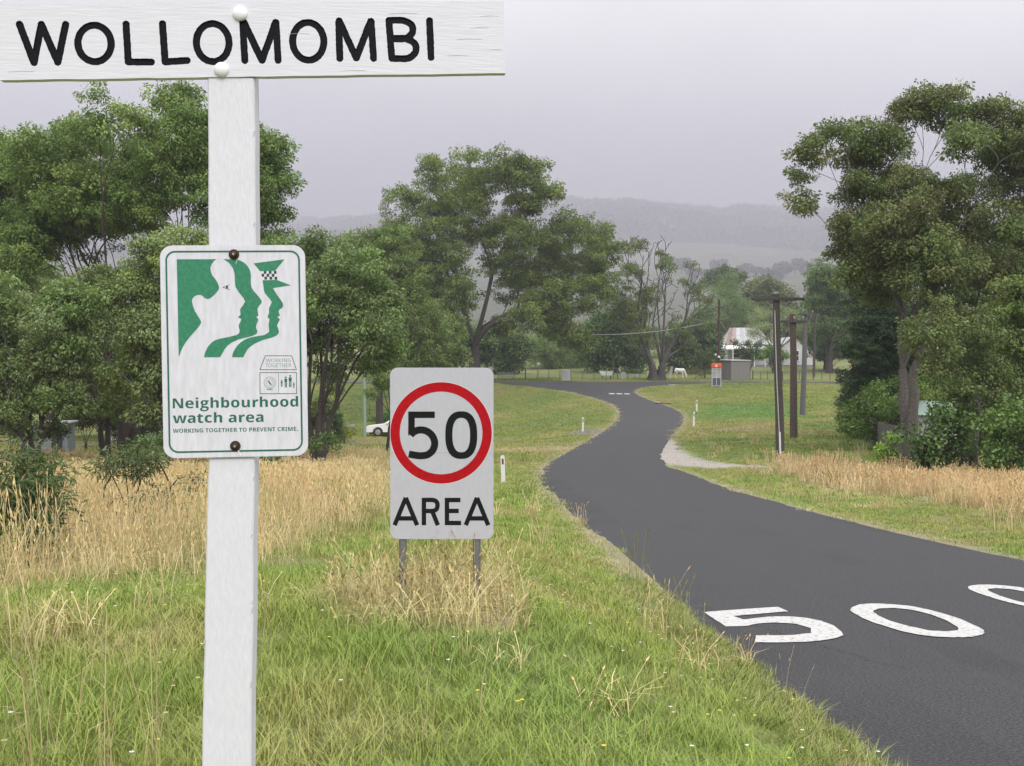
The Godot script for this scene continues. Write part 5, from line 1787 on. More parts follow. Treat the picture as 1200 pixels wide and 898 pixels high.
# ------------------------------------------------------------------ the white car
func build_car() -> void:
	var base := spot(-8.45, 77.0)
	base.y += 0.02
	var t := thing("white_car", "white sedan parked on the grass, half hidden by the speed sign", "car", base, deg_to_rad(4))
	var paint := mat("car_white", Color(0.76, 0.755, 0.74), 0.3)
	paint.clearcoat_enabled = true
	paint.clearcoat = 0.6
	var dark := mat("car_trim", Color(0.02, 0.02, 0.022), 0.5)
	var glass := mat("car_glass", Color(0.03, 0.035, 0.04), 0.1)
	var x := 2.2
	var low := smooth_line([Vector2(-x, 0.3), Vector2(-x - 0.02, 0.52), Vector2(-x + 0.06, 0.68), Vector2(-1.5, 0.78), Vector2(-0.8, 0.86), Vector2(0.0, 0.88), Vector2(1.2, 0.9), Vector2(2.1, 0.88), Vector2(x, 0.62), Vector2(x - 0.02, 0.3)])
	var outline := PackedVector2Array(low)
	for c in [1.35, -1.33]:
		var arc := oval(Vector2(c, 0.3), Vector2(0.37, 0.37), 0.0, PI, 12)
		outline.append_array(arc)
	for s in [[-0.84, 0.84]]:
		var g := Geo.new()
		g.prism(outline, s[0], s[1])
		part("body", g, paint, t)
	var cabin := [Vector2(-0.85, 0.87), Vector2(-0.12, 1.36), Vector2(0.95, 1.38), Vector2(1.6, 0.9)]
	var c := Geo.new()
	var bottom := [Vector3(-0.85, 0.87, 0.78), Vector3(1.6, 0.89, 0.78), Vector3(0.98, 1.36, 0.6), Vector3(-0.1, 1.35, 0.6)]
	var mirror := []
	for p in bottom: mirror.append(Vector3(p.x, p.y, -p.z))
	c.quad(bottom[3], bottom[2], mirror[2], mirror[3])
	var roof_top := part("roof", c, paint, t)
	for i in [-1.0, 1.0]:
		var g := Geo.new()
		for q in [[bottom[0], bottom[3]], [bottom[1], bottom[2]], [bottom[3], bottom[2]], [Vector3(0.35, 0.88, 0.785), Vector3(0.38, 1.36, 0.605)]]:
			g.bar(Vector3(q[0].x, q[0].y, q[0].z * i), Vector3(q[1].x, q[1].y, q[1].z * i), 0.035, 6)
		part("pillar", g, paint, roof_top)
		var w := Geo.new()
		w.quad(Vector3(bottom[0].x, bottom[0].y, bottom[0].z * i), Vector3(bottom[1].x, bottom[1].y, bottom[1].z * i), Vector3(bottom[2].x, bottom[2].y, bottom[2].z * i), Vector3(bottom[3].x, bottom[3].y, bottom[3].z * i))
		part("side_window", w, glass, t)
		var l := Geo.new()
		l.box(Vector3(-2.19, 0.6, 0.55 * i), Vector3(0.08, 0.13, 0.38), 0.02)
		part("headlight", l, mat("car_lamp", Color(0.5, 0.5, 0.48), 0.15), t)
		var h := Geo.new()
		h.box(Vector3(0.1, 0.73, 0.85 * i), Vector3(0.16, 0.03, 0.02), 0.005)
		part("door_handle", h, dark, t)
		var m := Geo.new()
		m.box(Vector3(-0.62, 0.95, 0.9 * i), Vector3(0.1, 0.12, 0.18), 0.02)
		part("mirror", m, paint, t)
		for x0 in [-1.33, 1.35]:
			var y := Geo.new()
			var turn := Transform3D(Basis(Vector3(1, 0, 0), PI / 2.0 * i), Vector3(x0, 0.3, 0.68 * i))
			y.lathe(PackedVector2Array([Vector2(0.2, -0.1), Vector2(0.29, -0.1), Vector2(0.31, -0.06), Vector2(0.31, 0.08), Vector2(0.29, 0.12), Vector2(0.2, 0.13)]), 26, turn)
			var tyre := part("tyre", y, dark, t)
			var r := Geo.new()
			r.lathe(PackedVector2Array([Vector2(0.21, 0.12), Vector2(0.19, 0.1), Vector2(0.06, 0.12), Vector2(0.0, 0.13)]), 26, turn)
			for k in 5:
				var a := TAU * k / 5.0
				r.box(turn * Vector3(cos(a) * 0.11, 0.13, sin(a) * 0.11), Vector3(0.17, 0.05, 0.03), 0.005, Basis(Vector3(0, 0, 1), -a * i))
			part("rim", r, mat("alloy", Color(0.45, 0.45, 0.46), 0.35, 0.6), tyre)
	var ws := Geo.new()
	ws.quad(bottom[0], bottom[3], mirror[3], mirror[0])
	part("windscreen", ws, glass, t)
	var rw := Geo.new()
	rw.quad(bottom[2], bottom[1], mirror[1], mirror[2])
	part("rear_window", rw, glass, t)
	var bu := Geo.new()
	bu.box(Vector3(-2.2, 0.4, 0), Vector3(0.14, 0.16, 1.66), 0.04)
	part("bumper", bu, dark, t)
	var st := Geo.new()
	st.box(Vector3(0, 0.22, 0), Vector3(3.9, 0.14, 1.5), 0.02)
	part("underbody", st, dark, t)

# ------------------------------------------------------------------ the pony: one skin over a skeleton
func build_pony() -> void:
	var base := spot(22.0, 137.5, 0.0)
	var t := thing("grazing_pony", "white pony grazing with its head down in the far paddock", "pony", base, deg_to_rad(-38))
	var bones := [ # from, to, radii; the head is towards +x
		[Vector3(-0.5, 0.98, 0), Vector3(0.35, 0.95, 0), 0.27, 0.26], [Vector3(-0.5, 1.02, 0), Vector3(-0.62, 0.9, 0), 0.26, 0.22], [Vector3(0.0, 0.9, 0), Vector3(0.2, 0.88, 0), 0.29, 0.28],
		[Vector3(0.35, 1.02, 0), Vector3(0.5, 0.95, 0), 0.23, 0.2], [Vector3(0.48, 0.98, 0), Vector3(0.82, 0.55, 0), 0.17, 0.11], [Vector3(0.82, 0.55, 0), Vector3(0.86, 0.38, 0), 0.1, 0.1], [Vector3(0.86, 0.4, 0), Vector3(0.95, 0.1, 0), 0.095, 0.06],
		[Vector3(0.8, 0.58, 0.06), Vector3(0.74, 0.7, 0.08), 0.03, 0.012], [Vector3(0.8, 0.58, -0.06), Vector3(0.74, 0.7, -0.08), 0.03, 0.012], [Vector3(-0.76, 1.05, 0), Vector3(-0.9, 0.55, 0), 0.06, 0.05]]
	for s in [-1.0, 1.0]:
		bones.append([Vector3(0.38, 0.85, 0.13 * s), Vector3(0.36 + 0.08 * s, 0.45, 0.13 * s), 0.12, 0.06])
		bones.append([Vector3(0.36 + 0.08 * s, 0.45, 0.13 * s), Vector3(0.36 + 0.09 * s, 0.06, 0.13 * s), 0.055, 0.045])
		bones.append([Vector3(0.36 + 0.09 * s, 0.06, 0.13 * s), Vector3(0.4 + 0.09 * s, 0.0, 0.13 * s), 0.055, 0.06])
		bones.append([Vector3(-0.55, 0.9, 0.13 * s), Vector3(-0.47 + 0.05 * s, 0.62, 0.14 * s), 0.19, 0.12])
		bones.append([Vector3(-0.47 + 0.05 * s, 0.62, 0.14 * s), Vector3(-0.66 + 0.06 * s, 0.42, 0.14 * s), 0.1, 0.06])
		bones.append([Vector3(-0.66 + 0.06 * s, 0.42, 0.14 * s), Vector3(-0.62 + 0.06 * s, 0.06, 0.14 * s), 0.055, 0.045])
		bones.append([Vector3(-0.62 + 0.06 * s, 0.06, 0.14 * s), Vector3(-0.58 + 0.06 * s, 0.0, 0.14 * s), 0.055, 0.06])
	part("body", skin(bones, 0.035, Vector3(-1.0, -0.1, -0.4), Vector3(1.1, 1.35, 0.4)), mat("pony_white", Color(0.74, 0.72, 0.68), 0.8), t)
	var m := Geo.new()
	for i in 9:
		var f := i / 8.0
		var p := Vector3(0.42, 1.14, 0).lerp(Vector3(0.8, 0.66, 0), f)
		m.tube(PackedVector3Array([p, p + Vector3(0.02, -0.08, 0.1), p + Vector3(0.0, -0.22, 0.14)]), PackedFloat32Array([0.04, 0.035, 0.01]), 5)
	part("mane", m, mat("mane_cream", Color(0.6, 0.56, 0.5), 0.9), t)

func skin(bones: Array, cell: float, low: Vector3, high: Vector3) -> Geo:
	var n := Vector3i(((high - low) / cell).ceil()) + Vector3i.ONE
	var value := PackedFloat32Array()
	value.resize(n.x * n.y * n.z)
	value.fill(1.0)
	for b in bones:
		var a: Vector3 = b[0]
		var e: Vector3 = b[1] - b[0]
		var reach: float = maxf(b[2], b[3]) + 0.12
		var lo := Vector3i(((a.min(b[1]) - Vector3.ONE * reach - low) / cell).floor()).clamp(Vector3i.ZERO, n - Vector3i.ONE)
		var hi := Vector3i(((a.max(b[1]) + Vector3.ONE * reach - low) / cell).ceil()).clamp(Vector3i.ZERO, n - Vector3i.ONE)
		for z in range(lo.z, hi.z + 1):
			for y in range(lo.y, hi.y + 1):
				for x in range(lo.x, hi.x + 1):
					var p := low + Vector3(x, y, z) * cell
					var f := clampf((p - a).dot(e) / maxf(e.length_squared(), 1e-6), 0.0, 1.0)
					var d := p.distance_to(a + e * f) - lerpf(b[2], b[3], f)
					var at := x + n.x * (y + n.y * z)
					var h := clampf(0.5 + 0.5 * (value[at] - d) / 0.06, 0.0, 1.0)
					value[at] = lerpf(value[at], d, h) - 0.06 * h * (1.0 - h)
	var where := {}
	var g := Geo.new()
	var corner := func(c: Vector3i) -> float: return value[c.x + n.x * (c.y + n.y * c.z)]
	for z in n.z - 1:
		for y in n.y - 1:
			for x in n.x - 1:
				var sum := Vector3.ZERO
				var k := 0
				var neg := 0
				for i in 8:
					if corner.call(Vector3i(x + (i & 1), y + ((i >> 1) & 1), z + (i >> 2))) < 0.0: neg += 1
				if neg == 0 or neg == 8: continue
				for q in [[0, 1], [2, 3], [4, 5], [6, 7], [0, 2], [1, 3], [4, 6], [5, 7], [0, 4], [1, 5], [2, 6], [3, 7]]:
					var i := Vector3i(q[0] & 1, (q[0] >> 1) & 1, q[0] >> 2)
					var j := Vector3i(q[1] & 1, (q[1] >> 1) & 1, q[1] >> 2)
					var a: float = corner.call(Vector3i(x, y, z) + i)
					var b: float = corner.call(Vector3i(x, y, z) + j)
					if (a < 0.0) != (b < 0.0):
						sum += Vector3(i).lerp(Vector3(j), a / (a - b))
						k += 1
				where[Vector3i(x, y, z)] = low + (Vector3(x, y, z) + sum / k) * cell
	for key in where:
		var a: float = corner.call(key)
		for axis in 3:
			var step := Vector3i.ZERO
			step[axis] = 1
			var b: float = corner.call(key + step)
			if (a < 0.0) == (b < 0.0): continue
			var u := Vector3i.ZERO
			var v := Vector3i.ZERO
			u[(axis + 1) % 3] = 1
			v[(axis + 2) % 3] = 1
			if not (where.has(key - u) and where.has(key - v) and where.has(key - u - v)): continue
			if a < 0.0: g.quad(where[key - u - v], where[key - v], where[key], where[key - u])
			else: g.quad(where[key - u - v], where[key - u], where[key], where[key - v])
	var sums := {}
	for i in g.v.size():
		var key := (g.v[i] * 2000.0).round()
		sums[key] = sums.get(key, Vector3.ZERO) + g.n[i]
	for i in g.v.size(): g.n[i] = sums[(g.v[i] * 2000.0).round()].normalized()
	return g

# ------------------------------------------------------------------ grass
func tuft(seed_: int, blades: int, spread: float, height: float, wide: float, flop: float, parts: int) -> ArrayMesh:
	var r := RandomNumberGenerator.new()
	r.seed = seed_
	var g := Geo.new()
	for i in blades:
		var a := r.randf() * TAU
		var p := Vector3(cos(a), 0, sin(a)) * spread * sqrt(r.randf())
		p.y = -0.02
		var b := r.randf() * TAU
		var out := Vector3(cos(b), 0, sin(b))
		var side := Vector3(-out.z, 0, out.x).rotated(Vector3.UP, r.randf_range(-0.6, 0.6))
		var h := height * r.randf_range(0.5, 1.25)
		var f := flop * r.randf_range(0.2, 1.3) * h
		var w := wide * r.randf_range(0.7, 1.25)
		var q := r.randf_range(0.75, 1.3)
		g.tint = Color(q, q * r.randf_range(0.95, 1.05), q * r.randf_range(0.85, 1.1))
		if r.randf() < 0.12: g.tint = Color(2.0, 1.45, 1.9) * q
		var last := p
		for k in parts:
			var t := float(k + 1) / parts
			var n := p + Vector3.UP * h * (t - 0.28 * flop * t * t) + out * f * t * t
			var w0 := w * (1.0 - 0.75 * k / parts)
			var w1 := w * (1.0 - 0.75 * (k + 1) / parts)
			if k == parts - 1: g.tri(last - side * w0, last + side * w0, n)
			else: g.quad(last - side * w0, last + side * w0, n + side * w1, n - side * w1)
			last = n
	return g.mesh()

func stalks(seed_: int, stems: int, spread: float, height: float, thick: float) -> ArrayMesh:
	var r := RandomNumberGenerator.new()
	r.seed = seed_
	var g := Geo.new()
	for i in stems:
		var a := r.randf() * TAU
		var p := Vector3(cos(a), 0, sin(a)) * spread * sqrt(r.randf())
		var b := r.randf() * TAU
		var out := Vector3(cos(b), 0, sin(b))
		var h := height * r.randf_range(0.6, 1.15)
		var f := h * r.randf_range(0.04, 0.32)
		var side := Vector3(cos(b * 3.0), 0, sin(b * 3.0))
		var q := r.randf_range(0.7, 1.3)
		g.tint = Color(q, q * r.randf_range(0.9, 1.0), q * r.randf_range(0.8, 1.0))
		var last := p
		for k in 3:
			var t := (k + 1) / 3.0
			var n := p + Vector3.UP * h * t + out * f * t * t
			g.quad(last - side * thick, last + side * thick, n + side * thick * 0.8, n - side * thick * 0.8)
			last = n
		# seed head
		var dir := (Vector3.UP + out * f / h * 2.0).normalized()
		var len := r.randf_range(0.07, 0.15) * height
		g.tint = Color(q * 1.1, q * 0.95, q * 0.8)
		for s in [side, side.cross(dir).normalized()]:
			g.quad(last, last + dir * len * 0.4 + s * thick * 2.6, last + dir * len, last + dir * len * 0.4 - s * thick * 2.6)
	for i in int(stems * 1.2):
		var a := r.randf() * TAU
		var p := Vector3(cos(a), 0, sin(a)) * spread * sqrt(r.randf())
		var b := r.randf() * TAU
		var out := Vector3(cos(b), 0, sin(b))
		var side := Vector3(-out.z, 0, out.x)
		var h := height * r.randf_range(0.3, 0.7)
		var q := r.randf_range(0.65, 1.15)
		g.tint = Color(q, q * r.randf_range(0.9, 1.1), q * 0.85)
		var mid := p + Vector3.UP * h * 0.8 + out * h * 0.2
		g.quad(p - side * thick * 1.1, p + side * thick * 1.1, mid + side * thick, mid - side * thick)
		g.tri(mid - side * thick, mid + side * thick, p + Vector3.UP * h * 0.85 + out * h * 0.65)
	return g.mesh()

func on_grass(x: float, d: float) -> bool:
	if d > 119.2 and d < 126.4: return false
	if d < 119.3:
		var l := look_up(left_table, d) + 0.14 * noise_b.get_noise_2d(d * 2.0, 8.0)
		var r := look_up(right_table, d) + 0.14 * noise_b.get_noise_2d(d * 2.0, 80.0)
		if x > l + 0.02 and x < r - 0.02: return false
	return gravel(x, d) < 0.35

func build_grass() -> void:
	var blade := mat("grass_blade", Color(1, 1, 1), 0.6)
	blade.backlight_enabled = true
	blade.backlight = Color(0.4, 0.4, 0.3)
	blade.metallic_specular = 0.3
	var zones := [[2.3, 6.0, 0.075, [tuft(1, 30, 0.07, 0.1, 0.0022, 0.6, 3), tuft(2, 26, 0.08, 0.14, 0.0024, 0.75, 3), tuft(3, 36, 0.075, 0.07, 0.0026, 0.6, 3)], "short_grass"], [6.0, 12.0, 0.11, [tuft(4, 34, 0.1, 0.105, 0.0034, 0.6, 2), tuft(5, 36, 0.1, 0.075, 0.0038, 0.6, 2)], "short_grass"],
		[12.0, 25.0, 0.17, [tuft(6, 38, 0.15, 0.09, 0.006, 0.6, 2)], "short_grass"], [25.0, 55.0, 0.3, [tuft(7, 44, 0.27, 0.11, 0.011, 0.7, 1)], "short_grass"], [55.0, 135.0, 0.55, [tuft(8, 54, 0.5, 0.1, 0.022, 0.6, 1)], "short_grass"]]
	for z in zones:
		var sets := []
		var tints := []
		for m in z[3]:
			sets.append([])
			tints.append([])
		var d: float = z[0]
		while d < z[1]:
			var x: float = -0.55 * d - 2.2
			while x < 0.55 * d + 2.2:
				var p := Vector2(x + rnd.randf_range(-0.5, 0.5) * z[2], d + rnd.randf_range(-0.5, 0.5) * z[2])
				x += z[2]
				if not on_grass(p.x, p.y): continue
				var dry := dryness(p.x, p.y)
				if rnd.randf() < dry * 0.75: continue
				var bare := noise_b.get_noise_2d(p.x * 0.9 + 31.0, p.y * 0.9)
				if bare > 0.42 and rnd.randf() < 0.75: continue
				if p.y > 9.0 and p.y < 60.0 and minf(absf(p.x - look_up(left_table, p.y)), absf(p.x - look_up(right_table, p.y))) < 0.22 and rnd.randf() < 0.55: continue
				var tall := 1.0 + 0.55 * noise_a.get_noise_2d(p.x * 9.0, p.y * 9.0) + 0.3 * noise_b.get_noise_2d(p.x * 2.0, p.y * 2.0)
				if p.x > 0.0 and p.y < 30.0: tall *= 0.85
				var s := rnd.randf_range(0.75, 1.3)
				var w := rnd.randi() % sets.size()
				sets[w].append(Transform3D(Basis(Vector3.UP, rnd.randf() * TAU).scaled(Vector3(s, s * clampf(tall, 0.4, 1.8), s)), spot(p.x, p.y)))
				var c := ground_tone(p.x, p.y)
				var q := rnd.randf_range(0.85, 1.2)
				var k := noise_a.get_noise_2d(p.x * 5.0 + 77.0, p.y * 5.0)
				c = c.lerp(Color(0.175, 0.26, 0.055), clampf(0.35 + k * 0.8, 0.0, 0.8) * (1.0 - smoothstep(20.0, 60.0, p.y)))
				c = c.lerp(Color(0.42, 0.35, 0.18), clampf(-0.2 + k * -0.9, 0.0, 0.38))
				tints[w].append(Color(c.r * q, c.g * q, c.b * q) * 1.25)
			d += z[2]
		if z[1] < 13.0:      # blades that hang over the edge of the asphalt
			for i in 900:
				var e := rnd.randf_range(z[0], z[1])
				var p := Vector2(look_up(left_table, e) + rnd.randf_range(-0.28, 0.07) + 0.1 * noise_b.get_noise_2d(e * 2.5, 4.0), e)
				var s := rnd.randf_range(0.6, 1.25)
				var w := rnd.randi() % sets.size()
				sets[w].append(Transform3D(Basis(Vector3(0, 0, 1), rnd.randf_range(-0.7, 0.0)) * Basis(Vector3.UP, rnd.randf() * TAU).scaled(Vector3(s, s * rnd.randf_range(0.7, 1.2), s)), Vector3(p.x, road_height(e) + maxf(ground(p.x, e) - road_height(e), 0.0), -e)))
				var c := Color(0.22, 0.285, 0.07).lerp(Color(0.42, 0.35, 0.19), clampf(rnd.randfn() * 0.3 + 0.25, 0.0, 1.0))
				tints[w].append(c * rnd.randf_range(0.8, 1.2))
		for i in sets.size():
			many(z[4], z[3][i], blade, sets[i], tints[i])
	# the long dry grass
	var straw := mat("straw", Color(1, 1, 1), 0.7)
	straw.backlight_enabled = true
	straw.backlight = Color(0.35, 0.33, 0.28)
	straw.metallic_specular = 0.3
	var fields := [[4.5, 14.0, 0.16, [stalks(11, 12, 0.13, 0.62, 0.0022), stalks(12, 10, 0.15, 0.5, 0.0022), stalks(13, 13, 0.12, 0.72, 0.002)]], [14.0, 30.0, 0.24, [stalks(14, 14, 0.2, 0.62, 0.004), stalks(15, 12, 0.2, 0.72, 0.004)]], [30.0, 62.0, 0.4, [stalks(16, 18, 0.33, 0.66, 0.008)]]]
	for z in fields:
		var sets := []
		var tints := []
		for m in z[3]:
			sets.append([])
			tints.append([])
		var d: float = z[0]
		while d < z[1]:
			var x: float = -0.6 * d - 3.0
			while x < 0.6 * d + 3.0:
				var p := Vector2(x + rnd.randf_range(-0.5, 0.5) * z[2], d + rnd.randf_range(-0.5, 0.5) * z[2])
				x += z[2]
				if not on_grass(p.x, p.y): continue
				var dry := dryness(p.x, p.y)
				if rnd.randf() > dry + 0.012: continue
				var s := rnd.randf_range(0.75, 1.2) * (0.6 if p.y < 7.6 and p.x > -1.6 else 1.0) * (0.8 + 0.3 * noise_a.get_noise_2d(p.x * 4.0, p.y * 4.0))
				if p.x > 0.0: s *= 0.8
				else: s *= lerpf(0.6, 1.05, smoothstep(0.0, 0.8, dry))
				if Vector2(p.x + 4.4, p.y - 9.3).length() < 0.75 or Vector2(p.x + 4.4, (p.y - 12.1)).length() < 0.35: continue
				var w := rnd.randi() % sets.size()
				sets[w].append(Transform3D(Basis(Vector3.UP, rnd.randf() * TAU).scaled(Vector3(1.0, s, 1.0)), spot(p.x, p.y)))
				var k := clampf(0.4 + noise_a.get_noise_2d(p.x * 3.0 - 20.0, p.y * 3.0), 0.0, 1.0)
				var c := Color(0.67, 0.545, 0.335).lerp(Color(0.55, 0.4, 0.23) if p.x > 0.0 else Color(0.46, 0.43, 0.2), k * 0.8)
				if rnd.randf() < 0.12 * (1.2 - dry): c = Color(0.24, 0.28, 0.09)
				var q := rnd.randf_range(0.8, 1.2)
				tints[w].append(Color(c.r * q, c.g * q, c.b * q))
			d += z[2]
		for i in sets.size():
			if sets[i].size(): many("dry_grass", z[3][i], straw, sets[i], tints[i])
	# lone seeding stems close to the camera
	var lone := [[], []]
	for q in [[-1.52, 3.35, 0.95], [-1.2, 3.3, 0.7], [-1.34, 3.2, 0.85], [-0.98, 3.15, 0.9], [-1.62, 3.5, 0.8], [-0.72, 3.4, 0.45], [-0.35, 3.6, 0.6], [-0.1, 3.9, 0.5], [0.55, 4.2, 0.45], [1.2, 4.4, 0.4], [1.5, 5.0, 0.35], [1.62, 6.1, 0.5], [1.55, 7.0, 0.45], [-1.1, 4.4, 0.6], [-0.25, 4.8, 0.55], [0.9, 5.6, 0.4], [-1.75, 4.0, 0.8], [0.2, 3.45, 0.5], [1.5, 8.6, 0.5], [1.42, 9.5, 0.45]]:
		lone[0].append(Transform3D(Basis(Vector3.UP, rnd.randf() * TAU).scaled(Vector3.ONE * q[2]), spot(q[0], q[1])))
		lone[1].append(Color(0.6, 0.5, 0.29) * rnd.randf_range(0.75, 1.15))
	many("seeding_stems", stalks(31, 4, 0.16, 0.7, 0.0016), straw, lone[0], lone[1])
	# clover heads and small daisies
	var f := Geo.new()
	for i in 5:
		var a := TAU * i / 5.0
		f.tri(Vector3.ZERO, Vector3(cos(a), 0.25, sin(a)) * 0.009, Vector3(cos(a + 0.9), 0.25, sin(a + 0.9)) * 0.009)
	var dots := [[], []]
	for i in 260:
		var p := Vector2(rnd.randf_range(-4.0, 2.0), rnd.randf_range(3.0, 11.0))
		if not on_grass(p.x, p.y): continue
		dots[0].append(Transform3D(Basis(Vector3.UP, rnd.randf() * TAU), spot(p.x, p.y, rnd.randf_range(0.09, 0.17))))
		dots[1].append([Color(0.7, 0.7, 0.68), Color(0.7, 0.55, 0.06), Color(0.6, 0.5, 0.3)][rnd.randi() % 3])
	many("small_flowers_foliage", f.mesh(), blade, dots[0], dots[1])
	# loose stones of the turning place
	var stone := Geo.new()
	stone.box(Vector3.ZERO, Vector3(1, 0.7, 0.85), 0.28)
	var heap := [[], []]
	for i in 2600:
		var p := Vector2(rnd.randf_range(6.9, 11.0), rnd.randf_range(41.0, 64.0))
		if gravel(p.x, p.y) < 0.4: continue
		if p.y < 119.0 and p.x < look_up(right_table, p.y): continue
		var s := rnd.randf_range(0.02, 0.06)
		heap[0].append(Transform3D(Basis.from_euler(Vector3(rnd.randf() * 6.0, rnd.randf() * 6.0, 0)).scaled(Vector3.ONE * s), spot(p.x, p.y, s * 0.2)))
		var q := rnd.randf_range(0.75, 1.15)
		heap[1].append(Color(0.43 * q, 0.4 * q, 0.36 * q))
	many("loose_gravel", stone.mesh(), mat("stone", Color(1, 1, 1), 0.9), heap[0], heap[1])

# ------------------------------------------------------------------ trees and shrubs
func ball(u: float, y: float, d: float, r: float) -> Vector4:
	return Vector4(u, y, -d, r)

func build_trees() -> void:
	tree("gum_tree", "tall spreading green gum directly behind the white name post, topping the left side", spot(-18.98, 52), {"gap": -0.3, "twigs": 0.45, "trunk": 0.34, "stems": 3, "fork": 4.0, "size": 0.5, "tone": Color(0.159, 0.249, 0.068), "other": Color(0.231, 0.313, 0.087), "share": 0.3, "fill": 1.0, "bark": Color(0.15, 0.12, 0.1), "bark_kind": 0},
		[ball(-19.44, 13.85, 49.79, 1.62), ball(-17.94, 12.39, 48.63, 1.48), ball(-16.25, 13.94, 51.17, 1.45), ball(-15.14, 12.48, 49.36, 1.60), ball(-22.10, 11.56, 49.11, 1.59), ball(-22.11, 11.12, 51.27, 1.98), ball(-25.48, 10.99, 54.30, 1.93), ball(-19.40, 10.38, 54.55, 2.32), ball(-21.47, 12.13, 54.20, 1.98), ball(-16.08, 10.89, 49.76, 1.61), ball(-21.16, 8.64, 52.30, 2.02), ball(-18.10, 8.91, 50.10, 1.73), ball(-14.70, 9.54, 49.61, 1.51), ball(-11.97, 11.90, 51.19, 1.35), ball(-11.83, 10.28, 51.46, 1.41), ball(-12.22, 8.96, 52.81, 1.34), ball(-13.71, 11.30, 53.64, 1.96), ball(-24.73, 8.24, 53.91, 2.30), ball(-25.61, 12.02, 53.38, 1.62), ball(-23.63, 6.60, 50.31, 1.94), ball(-13.04, 12.44, 51.05, 1.24), ball(-21.99, 13.02, 53.01, 1.18), ball(-18.00, 13.07, 53.92, 1.20), ball(-26.43, 10.13, 52.67, 1.92), ball(-14.94, 8.67, 54.39, 1.88), ball(-19.23, 12.38, 48.58, 1.48), ball(-18.52, 11.48, 52.89, 1.72), ball(-15.77, 12.00, 53.25, 1.62), ball(-19.64, 9.34, 52.05, 1.79), ball(-20.67, 9.49, 49.47, 1.71), ball(-22.92, 9.16, 51.81, 1.79)], "tree")
	tree("gum_tree", "bushy grey-green gum between the dry grass and the watch sign's left edge", spot(-13.31, 41), {"trunk": 0.2, "stems": 3, "fork": 1.6, "size": 0.42, "tone": Color(0.194, 0.257, 0.105), "other": Color(0.231, 0.313, 0.087), "share": 0.25, "bark": Color(0.2, 0.17, 0.15), "gap": -0.38, "bark_kind": 1},
		[ball(-12.49, 5.78, 40.07, 1.22), ball(-14.09, 4.67, 41.92, 1.45), ball(-12.70, 4.18, 41.80, 1.27), ball(-14.96, 4.13, 41.02, 1.25), ball(-14.00, 2.76, 40.62, 1.40), ball(-12.92, 2.44, 41.92, 1.53), ball(-13.36, 0.94, 41.16, 1.42), ball(-12.37, 0.97, 41.77, 1.19), ball(-14.80, 1.31, 41.45, 1.18), ball(-11.63, 5.65, 41.01, 1.08), ball(-11.28, 3.95, 40.92, 1.24), ball(-11.15, 1.95, 41.05, 1.33), ball(-13.90, 6.01, 40.86, 0.75), ball(-11.79, -0.28, 40.36, 0.90), ball(-14.02, -0.10, 40.63, 0.74)], "tree")
	tree("gum_tree", "bushy dull green gum at the far left above the round shrub", spot(-18.34, 40), {"trunk": 0.2, "stems": 3, "fork": 1.5, "size": 0.42, "tone": Color(0.194, 0.257, 0.105), "other": Color(0.159, 0.249, 0.068), "share": 0.4, "bark": Color(0.17, 0.15, 0.13), "gap": -0.38, "bark_kind": 2},
		[ball(-19.19, 3.26, 40.82, 1.41), ball(-17.05, 2.72, 38.95, 1.26), ball(-16.26, 3.59, 39.73, 1.05), ball(-19.30, 1.59, 40.32, 1.47), ball(-17.60, 1.27, 39.46, 1.44), ball(-16.56, 1.64, 40.03, 1.14), ball(-18.47, 0.01, 39.92, 1.21), ball(-16.92, 0.06, 39.71, 0.97), ball(-20.79, 2.25, 40.68, 1.49), ball(-20.68, 0.63, 39.82, 1.37), ball(-17.10, 4.11, 39.82, 0.81), ball(-19.10, 4.05, 39.29, 0.96)], "tree")
	tree("gum_tree", "thin-stemmed gum with see-through crown between the two bushy left gums", spot(-17.84, 46), {"trunk": 0.19, "stems": 2, "fork": 2.2, "size": 0.42, "tone": Color(0.194, 0.257, 0.105), "other": Color(0.231, 0.313, 0.087), "share": 0.35, "bark": Color(0.2, 0.18, 0.16), "fill": 0.9, "gap": -0.36, "bark_kind": 3},
		[ball(-18.16, 4.86, 46.22, 1.22), ball(-18.89, 4.30, 45.70, 1.02), ball(-17.08, 5.44, 45.84, 0.93), ball(-18.06, 3.16, 46.41, 1.41), ball(-19.12, 2.62, 45.80, 1.11), ball(-16.99, 2.44, 46.05, 1.12), ball(-18.56, 0.91, 46.68, 1.33), ball(-16.74, 0.41, 45.85, 1.02), ball(-19.53, 0.61, 45.84, 0.93), ball(-17.40, -0.48, 45.60, 0.83)], "tree")
